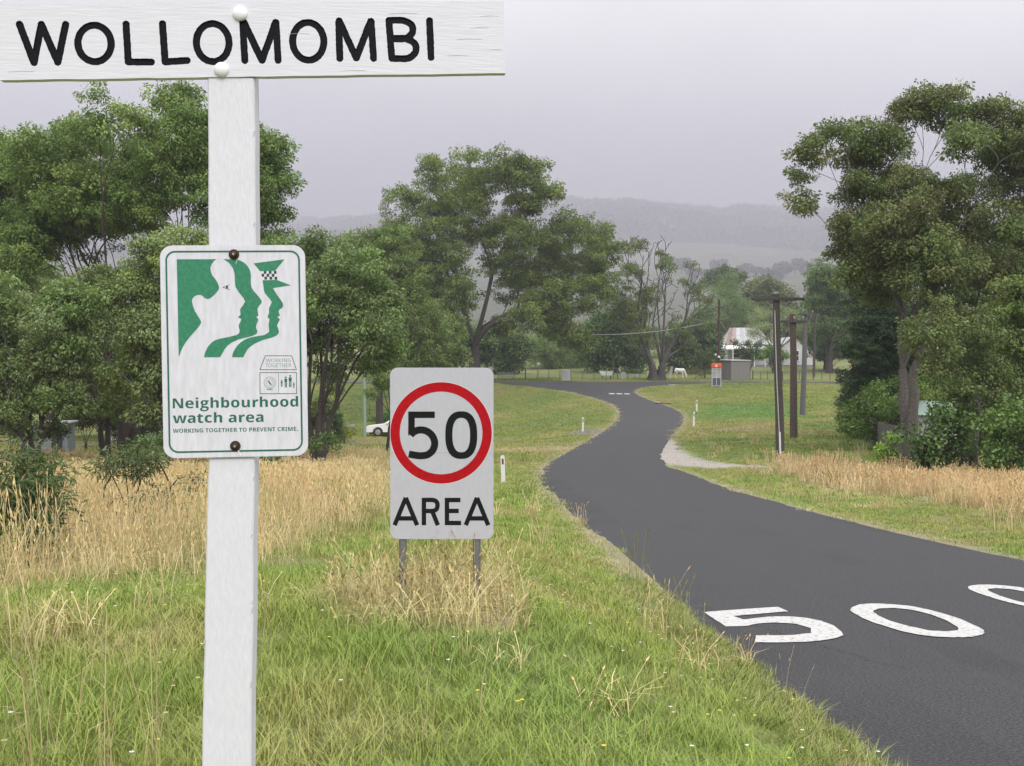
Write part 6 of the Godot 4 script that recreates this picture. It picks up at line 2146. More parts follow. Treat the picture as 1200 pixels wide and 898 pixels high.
	tree("gum_tree", "bushy gum with several leaning stems between the two signs", spot(-8.32, 45), {"trunk": 0.26, "stems": 5, "fork": 2.4, "size": 0.44, "tone": Color(0.171, 0.271, 0.085), "other": Color(0.194, 0.257, 0.105), "share": 0.4, "bark": Color(0.15, 0.125, 0.11), "fill": 1.05, "bark_kind": 4},
		[ball(-9.67, 6.19, 45.94, 1.40), ball(-8.17, 6.44, 45.44, 1.29), ball(-6.72, 5.50, 44.12, 1.34), ball(-5.85, 4.65, 44.59, 1.09), ball(-8.70, 4.45, 43.80, 1.51), ball(-7.34, 3.80, 44.85, 1.55), ball(-5.70, 3.17, 43.94, 1.16), ball(-8.90, 2.41, 45.74, 1.30), ball(-6.95, 2.07, 46.30, 1.13), ball(-10.18, 3.90, 46.51, 1.51), ball(-11.06, 5.30, 45.50, 1.57), ball(-11.59, 3.09, 45.39, 1.57), ball(-5.24, 2.27, 44.52, 0.81), ball(-10.46, 0.94, 44.44, 1.26), ball(-5.22, 4.34, 45.39, 0.64), ball(-8.03, 1.01, 46.03, 0.75), ball(-5.81, 1.58, 44.79, 0.64)], "tree")
	tree("gum_tree", "olive rounded gum showing above the leaning-stemmed gum", spot(-11.07, 88), {"trunk": 0.3, "stems": 2, "fork": 4, "size": 0.6, "tone": Color(0.144, 0.185, 0.056), "other": Color(0.159, 0.249, 0.068), "share": 0.3},
		[ball(-12.28, 11.24, 89.23, 2.35), ball(-10.03, 11.54, 88.44, 2.15), ball(-11.19, 9.01, 89.11, 2.71), ball(-9.19, 8.88, 87.28, 2.48), ball(-13.15, 9.72, 87.75, 1.96), ball(-8.54, 6.06, 87.83, 2.67), ball(-10.54, 5.29, 86.70, 2.64), ball(-9.23, 3.26, 87.59, 2.31), ball(-7.17, 3.66, 88.38, 2.15)], "tree")
	tree("gum_tree", "huge old spreading gum at the junction, tallest tree in the middle", spot(-4.35, 122), {"trunk": 0.95, "stems": 2, "fork": 4.5, "size": 0.82, "tone": Color(0.134, 0.190, 0.049), "other": Color(0.206, 0.271, 0.062), "share": 0.3, "fill": 0.86, "thin": 0.03, "bark": Color(0.17, 0.15, 0.135), "gap": -0.32, "twigs": 0.4, "bark_kind": 6},
		[ball(-9.02, 23.68, 119.86, 2.67), ball(-4.61, 23.46, 114.90, 2.10), ball(-0.58, 23.51, 115.35, 2.34), ball(1.95, 23.31, 117.41, 2.14), ball(-5.74, 22.75, 126.06, 3.07), ball(-1.25, 22.37, 119.98, 2.92), ball(3.27, 21.03, 119.21, 2.42), ball(-12.09, 19.85, 118.09, 2.63), ball(-9.31, 21.12, 128.22, 2.60), ball(-4.53, 19.75, 120.89, 1.96), ball(1.32, 19.22, 117.87, 2.39), ball(4.62, 20.43, 116.55, 1.42), ball(-12.73, 15.95, 118.09, 3.11), ball(-9.53, 15.65, 117.94, 2.87), ball(-11.36, 13.58, 123.97, 3.77), ball(-6.29, 13.38, 117.09, 2.61), ball(1.30, 16.02, 115.51, 2.58), ball(3.68, 15.47, 121.88, 2.97), ball(6.50, 17.10, 119.29, 2.90), ball(9.87, 16.56, 125.18, 2.79), ball(10.83, 14.97, 120.76, 2.20), ball(6.01, 14.20, 122.33, 2.98), ball(8.47, 12.69, 124.41, 3.28), ball(2.01, 12.04, 120.74, 3.18), ball(-14.25, 10.65, 125.76, 4.08), ball(-8.85, 9.78, 121.71, 3.46), ball(5.20, 9.59, 118.90, 3.38), ball(9.25, 10.16, 121.37, 2.95), ball(1.61, 7.28, 115.51, 2.58), ball(5.30, 6.58, 121.05, 2.70), ball(7.50, 4.34, 119.56, 2.06), ball(-1.33, 6.33, 127.71, 1.81), ball(-11.53, 6.53, 125.69, 4.33), ball(-15.80, 12.81, 122.00, 3.22), ball(-8.43, 5.90, 115.95, 3.53), ball(-3.80, 16.46, 118.40, 2.16), ball(-6.36, 16.39, 118.39, 2.64), ball(-1.23, 16.66, 117.71, 2.39), ball(-1.23, 13.16, 118.06, 2.63), ball(-8.53, 20.24, 126.91, 2.57), ball(-4.37, 20.32, 116.79, 2.37), ball(-5.59, 9.51, 115.61, 2.34), ball(0.40, 11.08, 128.17, 2.60)], "tree")
	tree("old_tree", "broad half-bare old tree with thick twisted trunk at the junction", spot(17.79, 129), {"trunk": 0.8, "stems": 4, "fork": 2.2, "size": 0.6, "tone": Color(0.143, 0.200, 0.062), "other": Color(0.198, 0.250, 0.070), "share": 0.3, "fill": 0.5, "thin": 0.04, "taper": 0.56, "bare": 260, "bark": Color(0.19, 0.175, 0.16), "gap": -0.22, "twigs": 0.75, "bark_kind": 7},
		[ball(15.18, 15.95, 129.30, 1.57), ball(18.66, 16.00, 131.67, 1.39), ball(14.07, 12.75, 128.65, 1.98), ball(20.18, 11.91, 131.08, 1.70), ball(16.83, 10.23, 129.81, 2.11), ball(22.74, 10.76, 129.93, 1.26), ball(14.75, 7.61, 130.01, 2.53), ball(20.07, 6.52, 128.97, 2.09), ball(23.06, 7.01, 128.15, 1.46), ball(16.03, 4.91, 127.54, 1.86), ball(21.41, 4.47, 130.71, 1.59), ball(12.80, 9.68, 129.49, 1.89), ball(22.42, 13.77, 130.58, 0.85), ball(23.59, 9.85, 128.80, 1.04), ball(18.93, 14.12, 129.85, 1.26)], "tree")
	tree("gum_tree", "great domed gum on the right with bare red-brown limbs in its crown", spot(17.01, 45), {"trunk": 0.32, "stems": 2, "fork": 4.6, "size": 0.44, "tone": Color(0.140, 0.197, 0.063), "other": Color(0.189, 0.197, 0.079), "share": 0.2, "fill": 0.92, "thin": 0.016, "bark": Color(0.3, 0.27, 0.24), "gap": -0.44, "twigs": 0.6, "bark_kind": 8},
		[ball(18.27, 13.14, 46.70, 1.14), ball(19.15, 12.65, 45.79, 1.21), ball(17.41, 12.55, 46.76, 0.95), ball(20.59, 12.14, 45.14, 1.10), ball(21.58, 11.58, 45.69, 1.20), ball(15.37, 11.55, 45.92, 0.93), ball(13.33, 11.05, 44.12, 0.81), ball(13.13, 10.88, 46.13, 0.75), ball(12.36, 9.76, 45.58, 0.51), ball(12.00, 8.71, 44.46, 0.54), ball(12.78, 8.36, 45.94, 0.42), ball(14.99, 10.88, 47.07, 0.81), ball(16.35, 11.23, 45.91, 1.02), ball(18.24, 10.62, 42.51, 0.95), ball(16.54, 10.40, 47.12, 1.05), ball(16.45, 8.94, 42.90, 1.13), ball(21.93, 10.58, 47.22, 1.25), ball(15.09, 9.40, 45.81, 0.70), ball(15.64, 7.85, 42.57, 1.12), ball(15.08, 7.03, 43.25, 1.05), ball(18.06, 7.84, 45.77, 1.21), ball(19.61, 9.02, 45.38, 1.10), ball(22.24, 9.34, 46.00, 1.31), ball(15.93, 6.15, 47.15, 1.05), ball(15.97, 6.11, 43.44, 1.15), ball(16.88, 5.86, 42.18, 1.11), ball(20.70, 7.04, 47.26, 1.15), ball(19.85, 7.18, 42.69, 1.13), ball(22.73, 6.38, 46.43, 1.51), ball(22.18, 10.37, 43.93, 1.51), ball(23.68, 7.94, 45.39, 1.75), ball(14.49, 6.38, 46.21, 0.56), ball(15.29, 8.77, 46.79, 1.04), ball(14.67, 7.55, 45.24, 1.01), ball(15.71, 7.50, 46.88, 1.14), ball(15.48, 6.10, 43.39, 1.14), ball(14.34, 6.92, 45.73, 0.74), ball(14.34, 5.51, 44.21, 0.90), ball(16.55, 4.98, 47.08, 1.15), ball(17.34, 9.48, 46.53, 1.04), ball(18.17, 8.95, 44.84, 1.00), ball(16.11, 5.57, 45.14, 1.10), ball(16.59, 5.07, 42.31, 1.12), ball(17.89, 5.31, 42.41, 1.12), ball(20.66, 5.57, 45.48, 1.29), ball(21.64, 5.28, 44.95, 1.28), ball(19.83, 7.77, 47.03, 1.14), ball(16.00, 8.97, 45.57, 0.83), ball(16.72, 6.65, 42.95, 1.05), ball(18.42, 6.22, 44.23, 0.99)], "tree")
	tree("cypress_tree", "dark blue-green cypress with ragged layered edge right of the lawn", spot(20.54, 60), {"trunk": 0.3, "fork": 2.5, "size": 0.5, "leaf": "needle", "tone": Color(0.039, 0.076, 0.034), "other": Color(0.072, 0.121, 0.043), "share": 0.25, "fill": 1.5, "gap": -0.62, "low": 0.1},
		[ball(20.60, 5.23, 60.52, 1.23), ball(20.93, 3.44, 60.05, 1.58), ball(19.78, 2.15, 59.20, 1.32), ball(21.46, 1.72, 60.68, 1.72), ball(20.01, 0.40, 60.46, 1.35), ball(20.64, 0.03, 59.15, 1.68), ball(19.49, -0.69, 60.02, 0.91), ball(20.48, -1.55, 59.77, 1.45), ball(22.13, 4.20, 60.40, 1.47), ball(22.36, 1.23, 59.91, 1.70), ball(20.03, 3.78, 59.53, 0.85)], "tree")
	tree("leafy_tree", "low spreading light green tree against the dark cypress", spot(18.92, 53), {"trunk": 0.16, "stems": 2, "fork": 1.1, "size": 0.42, "leaf": "broad", "tone": Color(0.159, 0.258, 0.058), "other": Color(0.198, 0.301, 0.070), "fill": 0.6, "low": 0.5},
		[ball(17.54, -0.91, 52.97, 1.07), ball(19.22, -0.29, 54.58, 1.22), ball(19.30, 0.25, 51.49, 1.04), ball(17.02, -1.60, 52.68, 0.69), ball(18.46, -1.60, 53.38, 0.97), ball(21.88, 0.43, 54.14, 1.21), ball(22.46, -0.22, 53.01, 1.08), ball(20.21, -0.81, 52.76, 1.07), ball(19.84, -1.51, 54.32, 0.88), ball(22.20, -1.27, 53.61, 0.98)], "tree")
	tree("gum_sapling", "bright green young gum with leaves in tufts right of the pale trunk", spot(14.95, 34), {"trunk": 0.12, "stems": 2, "fork": 2.6, "size": 0.36, "tone": Color(0.12, 0.17, 0.055), "other": Color(0.16, 0.2, 0.07), "share": 0.4, "fill": 0.7, "bark": Color(0.2, 0.18, 0.16), "gap": -0.34, "thin": 0.008, "bark_kind": 11},
		[ball(13.28, 2.64, 33.56, 0.68), ball(14.80, 2.96, 34.58, 0.70), ball(15.06, 2.49, 33.65, 0.61), ball(13.84, 1.72, 33.72, 0.68), ball(15.10, 1.56, 34.47, 0.70), ball(13.11, 2.21, 33.97, 0.41), ball(15.72, 1.11, 34.10, 0.69), ball(14.13, 0.73, 33.49, 0.54), ball(15.49, 0.28, 34.40, 0.63), ball(13.86, 3.61, 33.52, 0.41)], "tree")
	tree("gum_tree", "leafy gum leaning out of the picture at the right edge", spot(17.41, 36), {"trunk": 0.16, "stems": 2, "fork": 2.8, "size": 0.4, "tone": Color(0.171, 0.260, 0.070), "other": Color(0.144, 0.185, 0.056), "share": 0.35, "fill": 0.95, "gap": -0.37},
		[ball(16.89, 3.40, 35.92, 0.87), ball(17.16, 2.18, 36.00, 0.88), ball(17.45, 1.06, 35.85, 0.95), ball(16.95, 0.20, 36.01, 0.80), ball(18.13, 3.10, 36.37, 1.03), ball(18.33, 1.62, 36.16, 1.10), ball(17.03, 4.15, 35.63, 0.58), ball(18.53, 0.16, 35.96, 1.09)], "tree")
	tree("small_tree", "dense low tree with slanting dark trunk by the gate post", spot(13.59, 33.5), {"trunk": 0.13, "stems": 1, "fork": 1.0, "size": 0.36, "leaf": "broad", "tone": Color(0.090, 0.159, 0.043), "other": Color(0.159, 0.249, 0.068), "share": 0.3, "fill": 0.62, "lean": Vector2(-0.5, 0.0), "bark": Color(0.07, 0.06, 0.05), "low": 0.3, "bark_kind": 13},
		[ball(13.06, -0.77, 33.51, 0.58), ball(13.76, -0.51, 33.49, 0.65), ball(14.33, -1.05, 33.61, 0.58), ball(13.06, -1.34, 33.50, 0.41), ball(14.38, -0.20, 33.42, 0.47), ball(13.46, 0.14, 33.30, 0.41), ball(13.72, -1.31, 33.78, 0.41)], "tree")
	tree("ivy_tree", "dark ivy-wrapped thick trunk tree in the right-hand thicket", spot(15.65, 36), {"trunk": 0.24, "stems": 2, "fork": 2.2, "size": 0.38, "leaf": "broad", "tone": Color(0.082, 0.140, 0.043), "other": Color(0.159, 0.249, 0.068), "share": 0.25, "fill": 0.6, "bark": Color(0.09, 0.08, 0.07), "low": 0.6, "bark_kind": 14},
		[ball(15.80, 0.45, 35.92, 0.73), ball(16.34, -0.42, 36.07, 0.66), ball(15.46, -0.12, 36.06, 0.59), ball(16.37, 0.66, 36.02, 0.66), ball(15.98, -1.22, 36.10, 0.51), ball(15.56, 1.13, 36.04, 0.51)], "tree")
	tree("leafy_bush", "rounded leafy bush at the right edge behind the dry grass", spot(14.87, 31.5), {"trunk": 0.08, "stems": 3, "fork": 0.6, "size": 0.34, "leaf": "broad", "tone": Color(0.116, 0.200, 0.055), "other": Color(0.159, 0.249, 0.068), "share": 0.4, "fill": 0.7, "low": 0.1},
		[ball(14.71, -0.08, 31.35, 0.73), ball(15.32, -1.04, 31.87, 0.74), ball(14.45, -1.26, 31.49, 0.51), ball(15.65, -1.86, 31.78, 0.62), ball(14.58, -1.71, 31.38, 0.39), ball(15.77, -0.29, 31.57, 0.79)], "bush")
	tree("fence_bush", "yellow-green creeper bush on the fence left of the pale trunk", spot(14.70, 41), {"trunk": 0.05, "stems": 2, "fork": 0.4, "size": 0.3, "leaf": "broad", "tone": Color(0.233, 0.379, 0.062), "other": Color(0.323, 0.441, 0.078), "fill": 1.1, "low": 0.05},
		[ball(14.68, -1.83, 41.06, 0.40), ball(14.86, -2.33, 41.02, 0.37), ball(14.52, -2.33, 41.00, 0.29), ball(14.91, -1.43, 40.98, 0.29)], "bush")
	tree("fence_bush", "dark weedy bush at the foot of the pale trunk", spot(14.99, 40), {"trunk": 0.04, "stems": 2, "fork": 0.3, "size": 0.26, "leaf": "broad", "tone": Color(0.065, 0.113, 0.040), "other": Color(0.159, 0.249, 0.068), "fill": 1.1, "low": 0.05},
		[ball(15.05, -2.41, 40.09, 0.32), ball(15.33, -2.24, 39.99, 0.29), ball(14.79, -2.56, 40.01, 0.21)], "bush")
	tree("willow_tree", "soft pale willow-green tree under the big gum's low bough", spot(7.50, 168), {"trunk": 0.4, "stems": 2, "fork": 2, "size": 1.0, "leaf": "fine", "tone": Color(0.171, 0.260, 0.085), "other": Color(0.216, 0.301, 0.100), "fill": 1.3, "gap": -0.62, "thin": 0.04},
		[ball(2.96, 4.46, 165.93, 3.23), ball(6.70, 5.52, 165.16, 3.22), ball(11.32, 3.93, 166.22, 2.97), ball(0.00, 2.18, 168.47, 2.19), ball(8.75, 2.17, 165.90, 2.69), ball(13.68, 2.18, 168.61, 1.92), ball(5.15, 2.18, 167.15, 2.44)], "tree")
	tree("dark_tree", "dark green tree between the big gum's trunk and the willow", spot(-1.83, 150), {"trunk": 0.4, "stems": 2, "fork": 2, "size": 0.9, "leaf": "broad", "tone": Color(0.065, 0.113, 0.040), "other": Color(0.159, 0.249, 0.068), "share": 0.2, "fill": 1.2, "thin": 0.04},
		[ball(-3.05, 2.89, 150.20, 2.74), ball(-0.24, 2.57, 149.70, 2.43), ball(-4.87, 4.71, 150.07, 2.74), ball(-1.81, 0.97, 148.89, 1.81), ball(0.61, 4.81, 149.94, 2.13)], "tree")
	tree("dark_tree", "dark green tree mass left of the twisted old trunk", spot(15.04, 152), {"trunk": 0.4, "stems": 2, "fork": 2, "size": 0.9, "leaf": "broad", "tone": Color(0.082, 0.140, 0.046), "other": Color(0.143, 0.250, 0.062), "share": 0.25, "fill": 1.25, "thin": 0.04},
		[ball(13.05, 6.55, 153.32, 3.42), ball(15.92, 5.20, 151.03, 3.68), ball(13.85, 2.49, 152.51, 3.09), ball(17.86, 3.27, 151.87, 2.77), ball(11.08, 4.18, 151.85, 2.46), ball(17.16, 1.21, 151.07, 1.84), ball(16.50, 8.39, 150.74, 2.75)], "tree")
	tree("dark_tree", "dark tree standing between the old trunk and the rusty pole", spot(25.80, 150), {"trunk": 0.35, "stems": 2, "fork": 2, "size": 0.8, "leaf": "broad", "tone": Color(0.082, 0.129, 0.055), "other": Color(0.159, 0.249, 0.068), "share": 0.25, "fill": 1.2, "thin": 0.04},
		[ball(24.44, 5.29, 150.72, 3.06), ball(27.14, 5.90, 150.75, 3.06), ball(25.67, 2.84, 150.71, 3.06), ball(28.62, 3.59, 150.17, 2.13), ball(23.76, 2.38, 150.25, 2.13), ball(27.37, 1.50, 149.31, 1.51)], "tree")
	tree("poplar_tree", "pale grey-green feathery tree above the rusty pole", spot(38.44, 188), {"trunk": 0.45, "stems": 2, "fork": 3, "size": 1.1, "leaf": "fine", "tone": Color(0.179, 0.271, 0.108), "other": Color(0.233, 0.310, 0.131), "fill": 1.3, "gap": -0.57, "thin": 0.05},
		[ball(38.15, 14.01, 188.33, 3.36), ball(35.35, 10.34, 187.98, 3.05), ball(40.87, 10.95, 188.16, 3.36), ball(37.69, 7.35, 189.74, 3.39), ball(41.51, 7.30, 188.23, 2.75), ball(39.35, 16.87, 189.71, 1.85), ball(33.48, 6.83, 187.66, 2.74)], "tree")
	tree("round_tree", "domed brownish-grey tree on the skyline above the dark pole", spot(56.09, 232), {"trunk": 0.5, "stems": 2, "fork": 3, "size": 1.3, "leaf": "broad", "tone": Color(0.152, 0.180, 0.078), "other": Color(0.179, 0.230, 0.093), "fill": 1.4, "gap": -0.72, "thin": 0.06},
		[ball(55.62, 18.09, 232.68, 4.15), ball(52.39, 16.20, 232.52, 3.77), ball(59.40, 16.21, 232.68, 3.78), ball(56.17, 13.56, 232.53, 4.53), ball(60.26, 13.17, 232.33, 3.02), ball(51.11, 12.77, 231.80, 3.01)], "tree")
	tree("skyline_tree", "flat-topped dark tree on the skyline left of the domed tree", spot(50.89, 255), {"trunk": 0.45, "stems": 2, "fork": 5, "size": 1.2, "leaf": "broad", "tone": Color(0.090, 0.136, 0.062), "other": Color(0.159, 0.249, 0.068), "share": 0.2, "fill": 1.1, "thin": 0.06},
		[ball(49.45, 23.31, 256.48, 2.50), ball(51.98, 23.78, 254.64, 2.48), ball(54.97, 22.58, 255.09, 2.07), ball(47.17, 21.77, 255.35, 1.86), ball(51.81, 20.57, 255.79, 2.49)], "tree")
	tree("gum_tree", "grey-green gum left of the great domed gum, half behind it", spot(45.27, 150), {"trunk": 0.45, "stems": 2, "fork": 4, "size": 0.9, "tone": Color(0.126, 0.200, 0.070), "other": Color(0.161, 0.241, 0.085), "fill": 1.1, "thin": 0.04},
		[ball(43.90, 15.13, 149.70, 1.97), ball(43.46, 13.35, 149.83, 1.82), ball(46.64, 13.08, 149.51, 3.34), ball(44.82, 10.51, 150.30, 3.05), ball(48.39, 10.10, 151.16, 3.68), ball(47.17, 7.09, 151.13, 3.37), ball(49.24, 5.22, 149.94, 3.35), ball(44.33, 7.23, 149.80, 2.13)], "tree")
	tree("leafy_tree", "bright mid-green tree right of the white gable", spot(48.37, 162), {"trunk": 0.35, "stems": 2, "fork": 2, "size": 0.85, "leaf": "broad", "tone": Color(0.126, 0.230, 0.070), "other": Color(0.161, 0.260, 0.078), "fill": 1.2, "thin": 0.04},
		[ball(47.10, 9.29, 162.32, 2.30), ball(48.77, 6.98, 161.71, 2.62), ball(46.62, 6.12, 161.97, 2.30), ball(49.61, 4.81, 161.84, 2.30), ball(47.43, 4.07, 161.56, 1.97)], "tree")
	tree("silver_tree", "pale silvery tree in front of the house roof between the poles", spot(39.48, 158), {"trunk": 0.22, "stems": 3, "fork": 2.2, "size": 0.75, "leaf": "fine", "tone": Color(0.288, 0.351, 0.177), "other": Color(0.359, 0.420, 0.216), "fill": 0.8, "gap": -0.32, "thin": 0.04, "bark": Color(0.06, 0.05, 0.045), "twigs": 0.6, "bark_kind": 27},
		[ball(37.42, 8.93, 158.09, 1.80), ball(40.12, 9.47, 158.66, 1.80), ball(42.34, 8.68, 158.28, 1.54), ball(38.58, 6.87, 157.57, 1.79), ball(41.62, 6.67, 159.41, 1.68), ball(43.32, 6.88, 158.09, 1.15), ball(36.45, 6.62, 157.74, 1.15)], "tree")
	tree("garden_tree", "small dark bare-stemmed tree touching the taupe shed", spot(30.00, 133), {"trunk": 0.1, "stems": 3, "fork": 1.0, "size": 0.45, "leaf": "broad", "tone": Color(0.090, 0.129, 0.055), "other": Color(0.159, 0.249, 0.068), "share": 0.2, "fill": 0.65, "thin": 0.03, "bark": Color(0.05, 0.045, 0.04), "twigs": 0.7, "bark_kind": 28},
		[ball(29.41, 4.18, 132.35, 0.86), ball(30.77, 3.45, 133.59, 0.87), ball(29.04, 3.45, 133.60, 0.65), ball(31.31, 4.52, 133.14, 0.65), ball(30.02, 2.58, 133.16, 0.76), ball(28.24, 4.52, 132.94, 0.54)], "tree")
	tree("garden_tree", "small dark tree left of the rusty pole behind the booth", spot(24.94, 136), {"trunk": 0.1, "stems": 2, "fork": 1.2, "size": 0.45, "leaf": "broad", "tone": Color(0.090, 0.129, 0.055), "other": Color(0.159, 0.249, 0.068), "share": 0.3, "fill": 0.9, "thin": 0.03},
		[ball(24.47, 3.15, 135.92, 0.88), ball(25.55, 2.82, 135.79, 0.77), ball(24.89, 1.72, 135.79, 0.66), ball(26.27, 3.71, 136.08, 0.66)], "tree")
	tree("garden_bush", "bright green rounded bush in front of the white house", spot(37.73, 152), {"trunk": 0.08, "stems": 3, "fork": 0.4, "size": 0.5, "leaf": "broad", "tone": Color(0.126, 0.260, 0.046), "other": Color(0.231, 0.313, 0.087), "share": 0.2, "fill": 1.2, "low": 0.05},
		[ball(36.90, 3.48, 152.70, 1.09), ball(38.09, 3.73, 152.49, 1.22), ball(38.92, 3.10, 151.85, 0.95), ball(35.73, 2.98, 151.89, 0.68)], "bush")
	tree("dark_bush", "large dark rounded bush with a smooth top right of the gable", spot(47.94, 158), {"trunk": 0.1, "stems": 3, "fork": 0.5, "size": 0.6, "leaf": "broad", "tone": Color(0.063, 0.110, 0.055), "other": Color(0.109, 0.170, 0.070), "fill": 1.4, "gap": -0.72, "low": 0.05},
		[ball(47.13, 3.81, 157.91, 1.69), ball(48.95, 4.08, 158.84, 1.70), ball(49.79, 4.82, 157.43, 1.69), ball(48.19, 5.10, 158.47, 1.41), ball(51.02, 3.81, 158.08, 1.41)], "bush")
	tree("weedy_bush", "brown weedy bush by the fence right of the pony", spot(23.37, 134), {"trunk": 0.04, "stems": 3, "fork": 0.3, "size": 0.4, "leaf": "fine", "tone": Color(0.216, 0.180, 0.093), "other": Color(0.161, 0.200, 0.070), "fill": 0.9, "low": 0.05},
		[ball(22.61, 0.63, 134.02, 0.48), ball(23.60, 0.84, 134.68, 0.60), ball(24.29, 0.63, 133.65, 0.48), ball(25.22, 0.85, 134.01, 0.48)], "bush")
	tree("gum_tree", "olive gum rising behind the left thicket beside the watch sign", spot(-21.83, 78), {"trunk": 0.3, "stems": 2, "fork": 4, "size": 0.6, "tone": Color(0.144, 0.185, 0.056), "other": Color(0.159, 0.249, 0.068), "share": 0.35, "fill": 1.0},
		[ball(-22.66, 9.38, 77.71, 1.89), ball(-19.83, 9.26, 76.50, 1.86), ball(-17.36, 9.91, 76.58, 1.71), ball(-21.33, 7.42, 77.44, 2.20), ball(-18.62, 6.74, 76.59, 2.17), ball(-16.35, 8.17, 77.63, 1.57), ball(-20.71, 4.37, 79.83, 2.27), ball(-16.97, 3.71, 77.52, 1.89)], "tree")
	tree("gum_tree", "shadowy gum filling the gap behind the far left thicket", spot(-31.54, 72), {"trunk": 0.3, "stems": 2, "fork": 3, "size": 0.6, "tone": Color(0.144, 0.185, 0.056), "other": Color(0.159, 0.249, 0.068), "share": 0.3, "fill": 1.1},
		[ball(-34.76, 7.13, 73.97, 2.25), ball(-31.44, 6.21, 73.20, 2.08), ball(-29.06, 5.94, 73.17, 1.93), ball(-33.09, 3.51, 72.88, 2.22), ball(-30.84, 2.98, 74.58, 2.12), ball(-36.44, 4.65, 72.50, 2.35), ball(-27.08, 3.55, 72.62, 1.91), ball(-31.70, 0.61, 72.36, 1.91), ball(-26.38, 1.22, 72.26, 1.76), ball(-29.08, -0.24, 73.13, 1.63)], "tree")
	tree("gum_tree", "dark gum deep in the thicket left of the white post", spot(-21.95, 66), {"trunk": 0.25, "stems": 3, "fork": 2.5, "size": 0.55, "tone": Color(0.144, 0.185, 0.056), "other": Color(0.194, 0.257, 0.105), "share": 0.3, "fill": 1.1},
		[ball(-23.06, 3.90, 66.13, 1.74), ball(-20.87, 4.41, 66.01, 1.87), ball(-22.14, 1.20, 64.98, 1.85), ball(-20.66, 1.22, 67.01, 1.77), ball(-24.08, 2.33, 65.99, 1.47), ball(-20.98, -0.79, 64.61, 1.18), ball(-18.67, 0.71, 65.76, 1.60)], "tree")
	tree("gum_tree", "dark-leaved gum behind the speed sign at the paddock edge", spot(-7.42, 104), {"trunk": 0.4, "stems": 2, "fork": 3, "size": 0.7, "tone": Color(0.144, 0.185, 0.056), "other": Color(0.159, 0.249, 0.068), "share": 0.25, "fill": 1.1},
		[ball(-9.35, 6.19, 104.89, 2.55), ball(-6.72, 4.91, 103.54, 2.31), ball(-8.41, 2.78, 103.72, 2.52), ball(-5.91, 2.46, 104.10, 1.90), ball(-10.35, 2.89, 104.62, 1.91), ball(-10.95, 5.41, 103.90, 1.90), ball(-7.15, 0.84, 103.75, 1.47)], "tree")
	tree("gum_sapling", "slender sapling with hanging leaves left of the speed sign", spot(-7.44, 62), {"trunk": 0.08, "stems": 2, "fork": 2.0, "size": 0.4, "tone": Color(0.134, 0.209, 0.062), "other": Color(0.194, 0.257, 0.105), "fill": 0.7, "thin": 0.012, "bark": Color(0.06, 0.05, 0.045), "lean": Vector2(0.3,0), "bark_kind": 37},
		[ball(-8.24, 1.63, 61.98, 0.75), ball(-7.41, 1.38, 61.71, 0.75), ball(-7.78, 0.49, 62.26, 0.63), ball(-8.29, -0.19, 61.93, 0.50), ball(-7.15, 0.66, 62.07, 0.50)], "tree")
	tree("gum_tree", "shadowy gum behind the great domed gum, filling below its crown", spot(26.77, 60), {"trunk": 0.3, "stems": 2, "fork": 3, "size": 0.55, "tone": Color(0.144, 0.185, 0.056), "other": Color(0.159, 0.249, 0.068), "share": 0.35, "fill": 1.1},
		[ball(24.41, 6.54, 59.09, 1.44), ball(26.19, 6.97, 58.80, 1.55), ball(29.11, 6.67, 60.91, 1.61), ball(26.23, 4.71, 61.07, 1.61), ball(27.31, 4.11, 59.11, 1.68), ball(29.69, 4.15, 60.04, 1.70), ball(24.31, 2.74, 59.95, 1.34), ball(26.61, 2.23, 60.76, 1.60), ball(28.32, 1.71, 59.18, 1.68), ball(23.93, 5.23, 60.26, 1.10), ball(28.04, 0.26, 61.72, 1.50)], "tree")
	tree("leafy_tree", "mid-green backdrop tree far behind the big gum's lower bough", spot(-6.65, 205), {"trunk": 0.4, "stems": 2, "fork": 2, "size": 1.0, "leaf": "fine", "tone": Color(0.12, 0.17, 0.07), "other": Color(0.159, 0.249, 0.068), "fill": 1.2, "thin": 0.05},
		[ball(-10.04, 5.92, 206.28, 3.77), ball(-5.91, 6.73, 208.15, 4.22), ball(-1.68, 5.61, 207.72, 3.79), ball(-13.29, 4.29, 204.80, 3.32), ball(1.67, 4.30, 205.58, 3.34), ball(-7.57, 3.42, 207.44, 3.79)], "tree")
	tree("leafy_tree", "pale backdrop tree between the willow and the old trunk", spot(21.30, 210), {"trunk": 0.4, "stems": 2, "fork": 2, "size": 1.0, "leaf": "fine", "tone": Color(0.13, 0.17, 0.08), "other": Color(0.159, 0.249, 0.068), "fill": 1.2, "thin": 0.05},
		[ball(17.07, 7.37, 210.47, 3.84), ball(20.94, 8.37, 206.57, 4.19), ball(25.68, 7.73, 211.11, 3.85), ball(15.39, 4.37, 210.86, 3.42), ball(29.58, 6.30, 208.47, 3.81), ball(23.14, 5.17, 211.35, 3.86), ball(34.20, 5.23, 210.83, 3.42)], "tree")
	tree("leafy_tree", "hazy mid-green backdrop tree rising behind the white gable", spot(60.18, 215), {"trunk": 0.4, "stems": 2, "fork": 2, "size": 1.1, "leaf": "broad", "tone": Color(0.1, 0.15, 0.065), "other": Color(0.159, 0.249, 0.068), "fill": 1.1, "thin": 0.05},
		[ball(57.53, 10.53, 215.06, 3.49), ball(60.29, 12.14, 213.72, 3.90), ball(58.48, 7.05, 215.27, 3.49), ball(63.05, 9.65, 214.85, 3.49), ball(61.30, 6.19, 215.97, 3.50)], "tree")
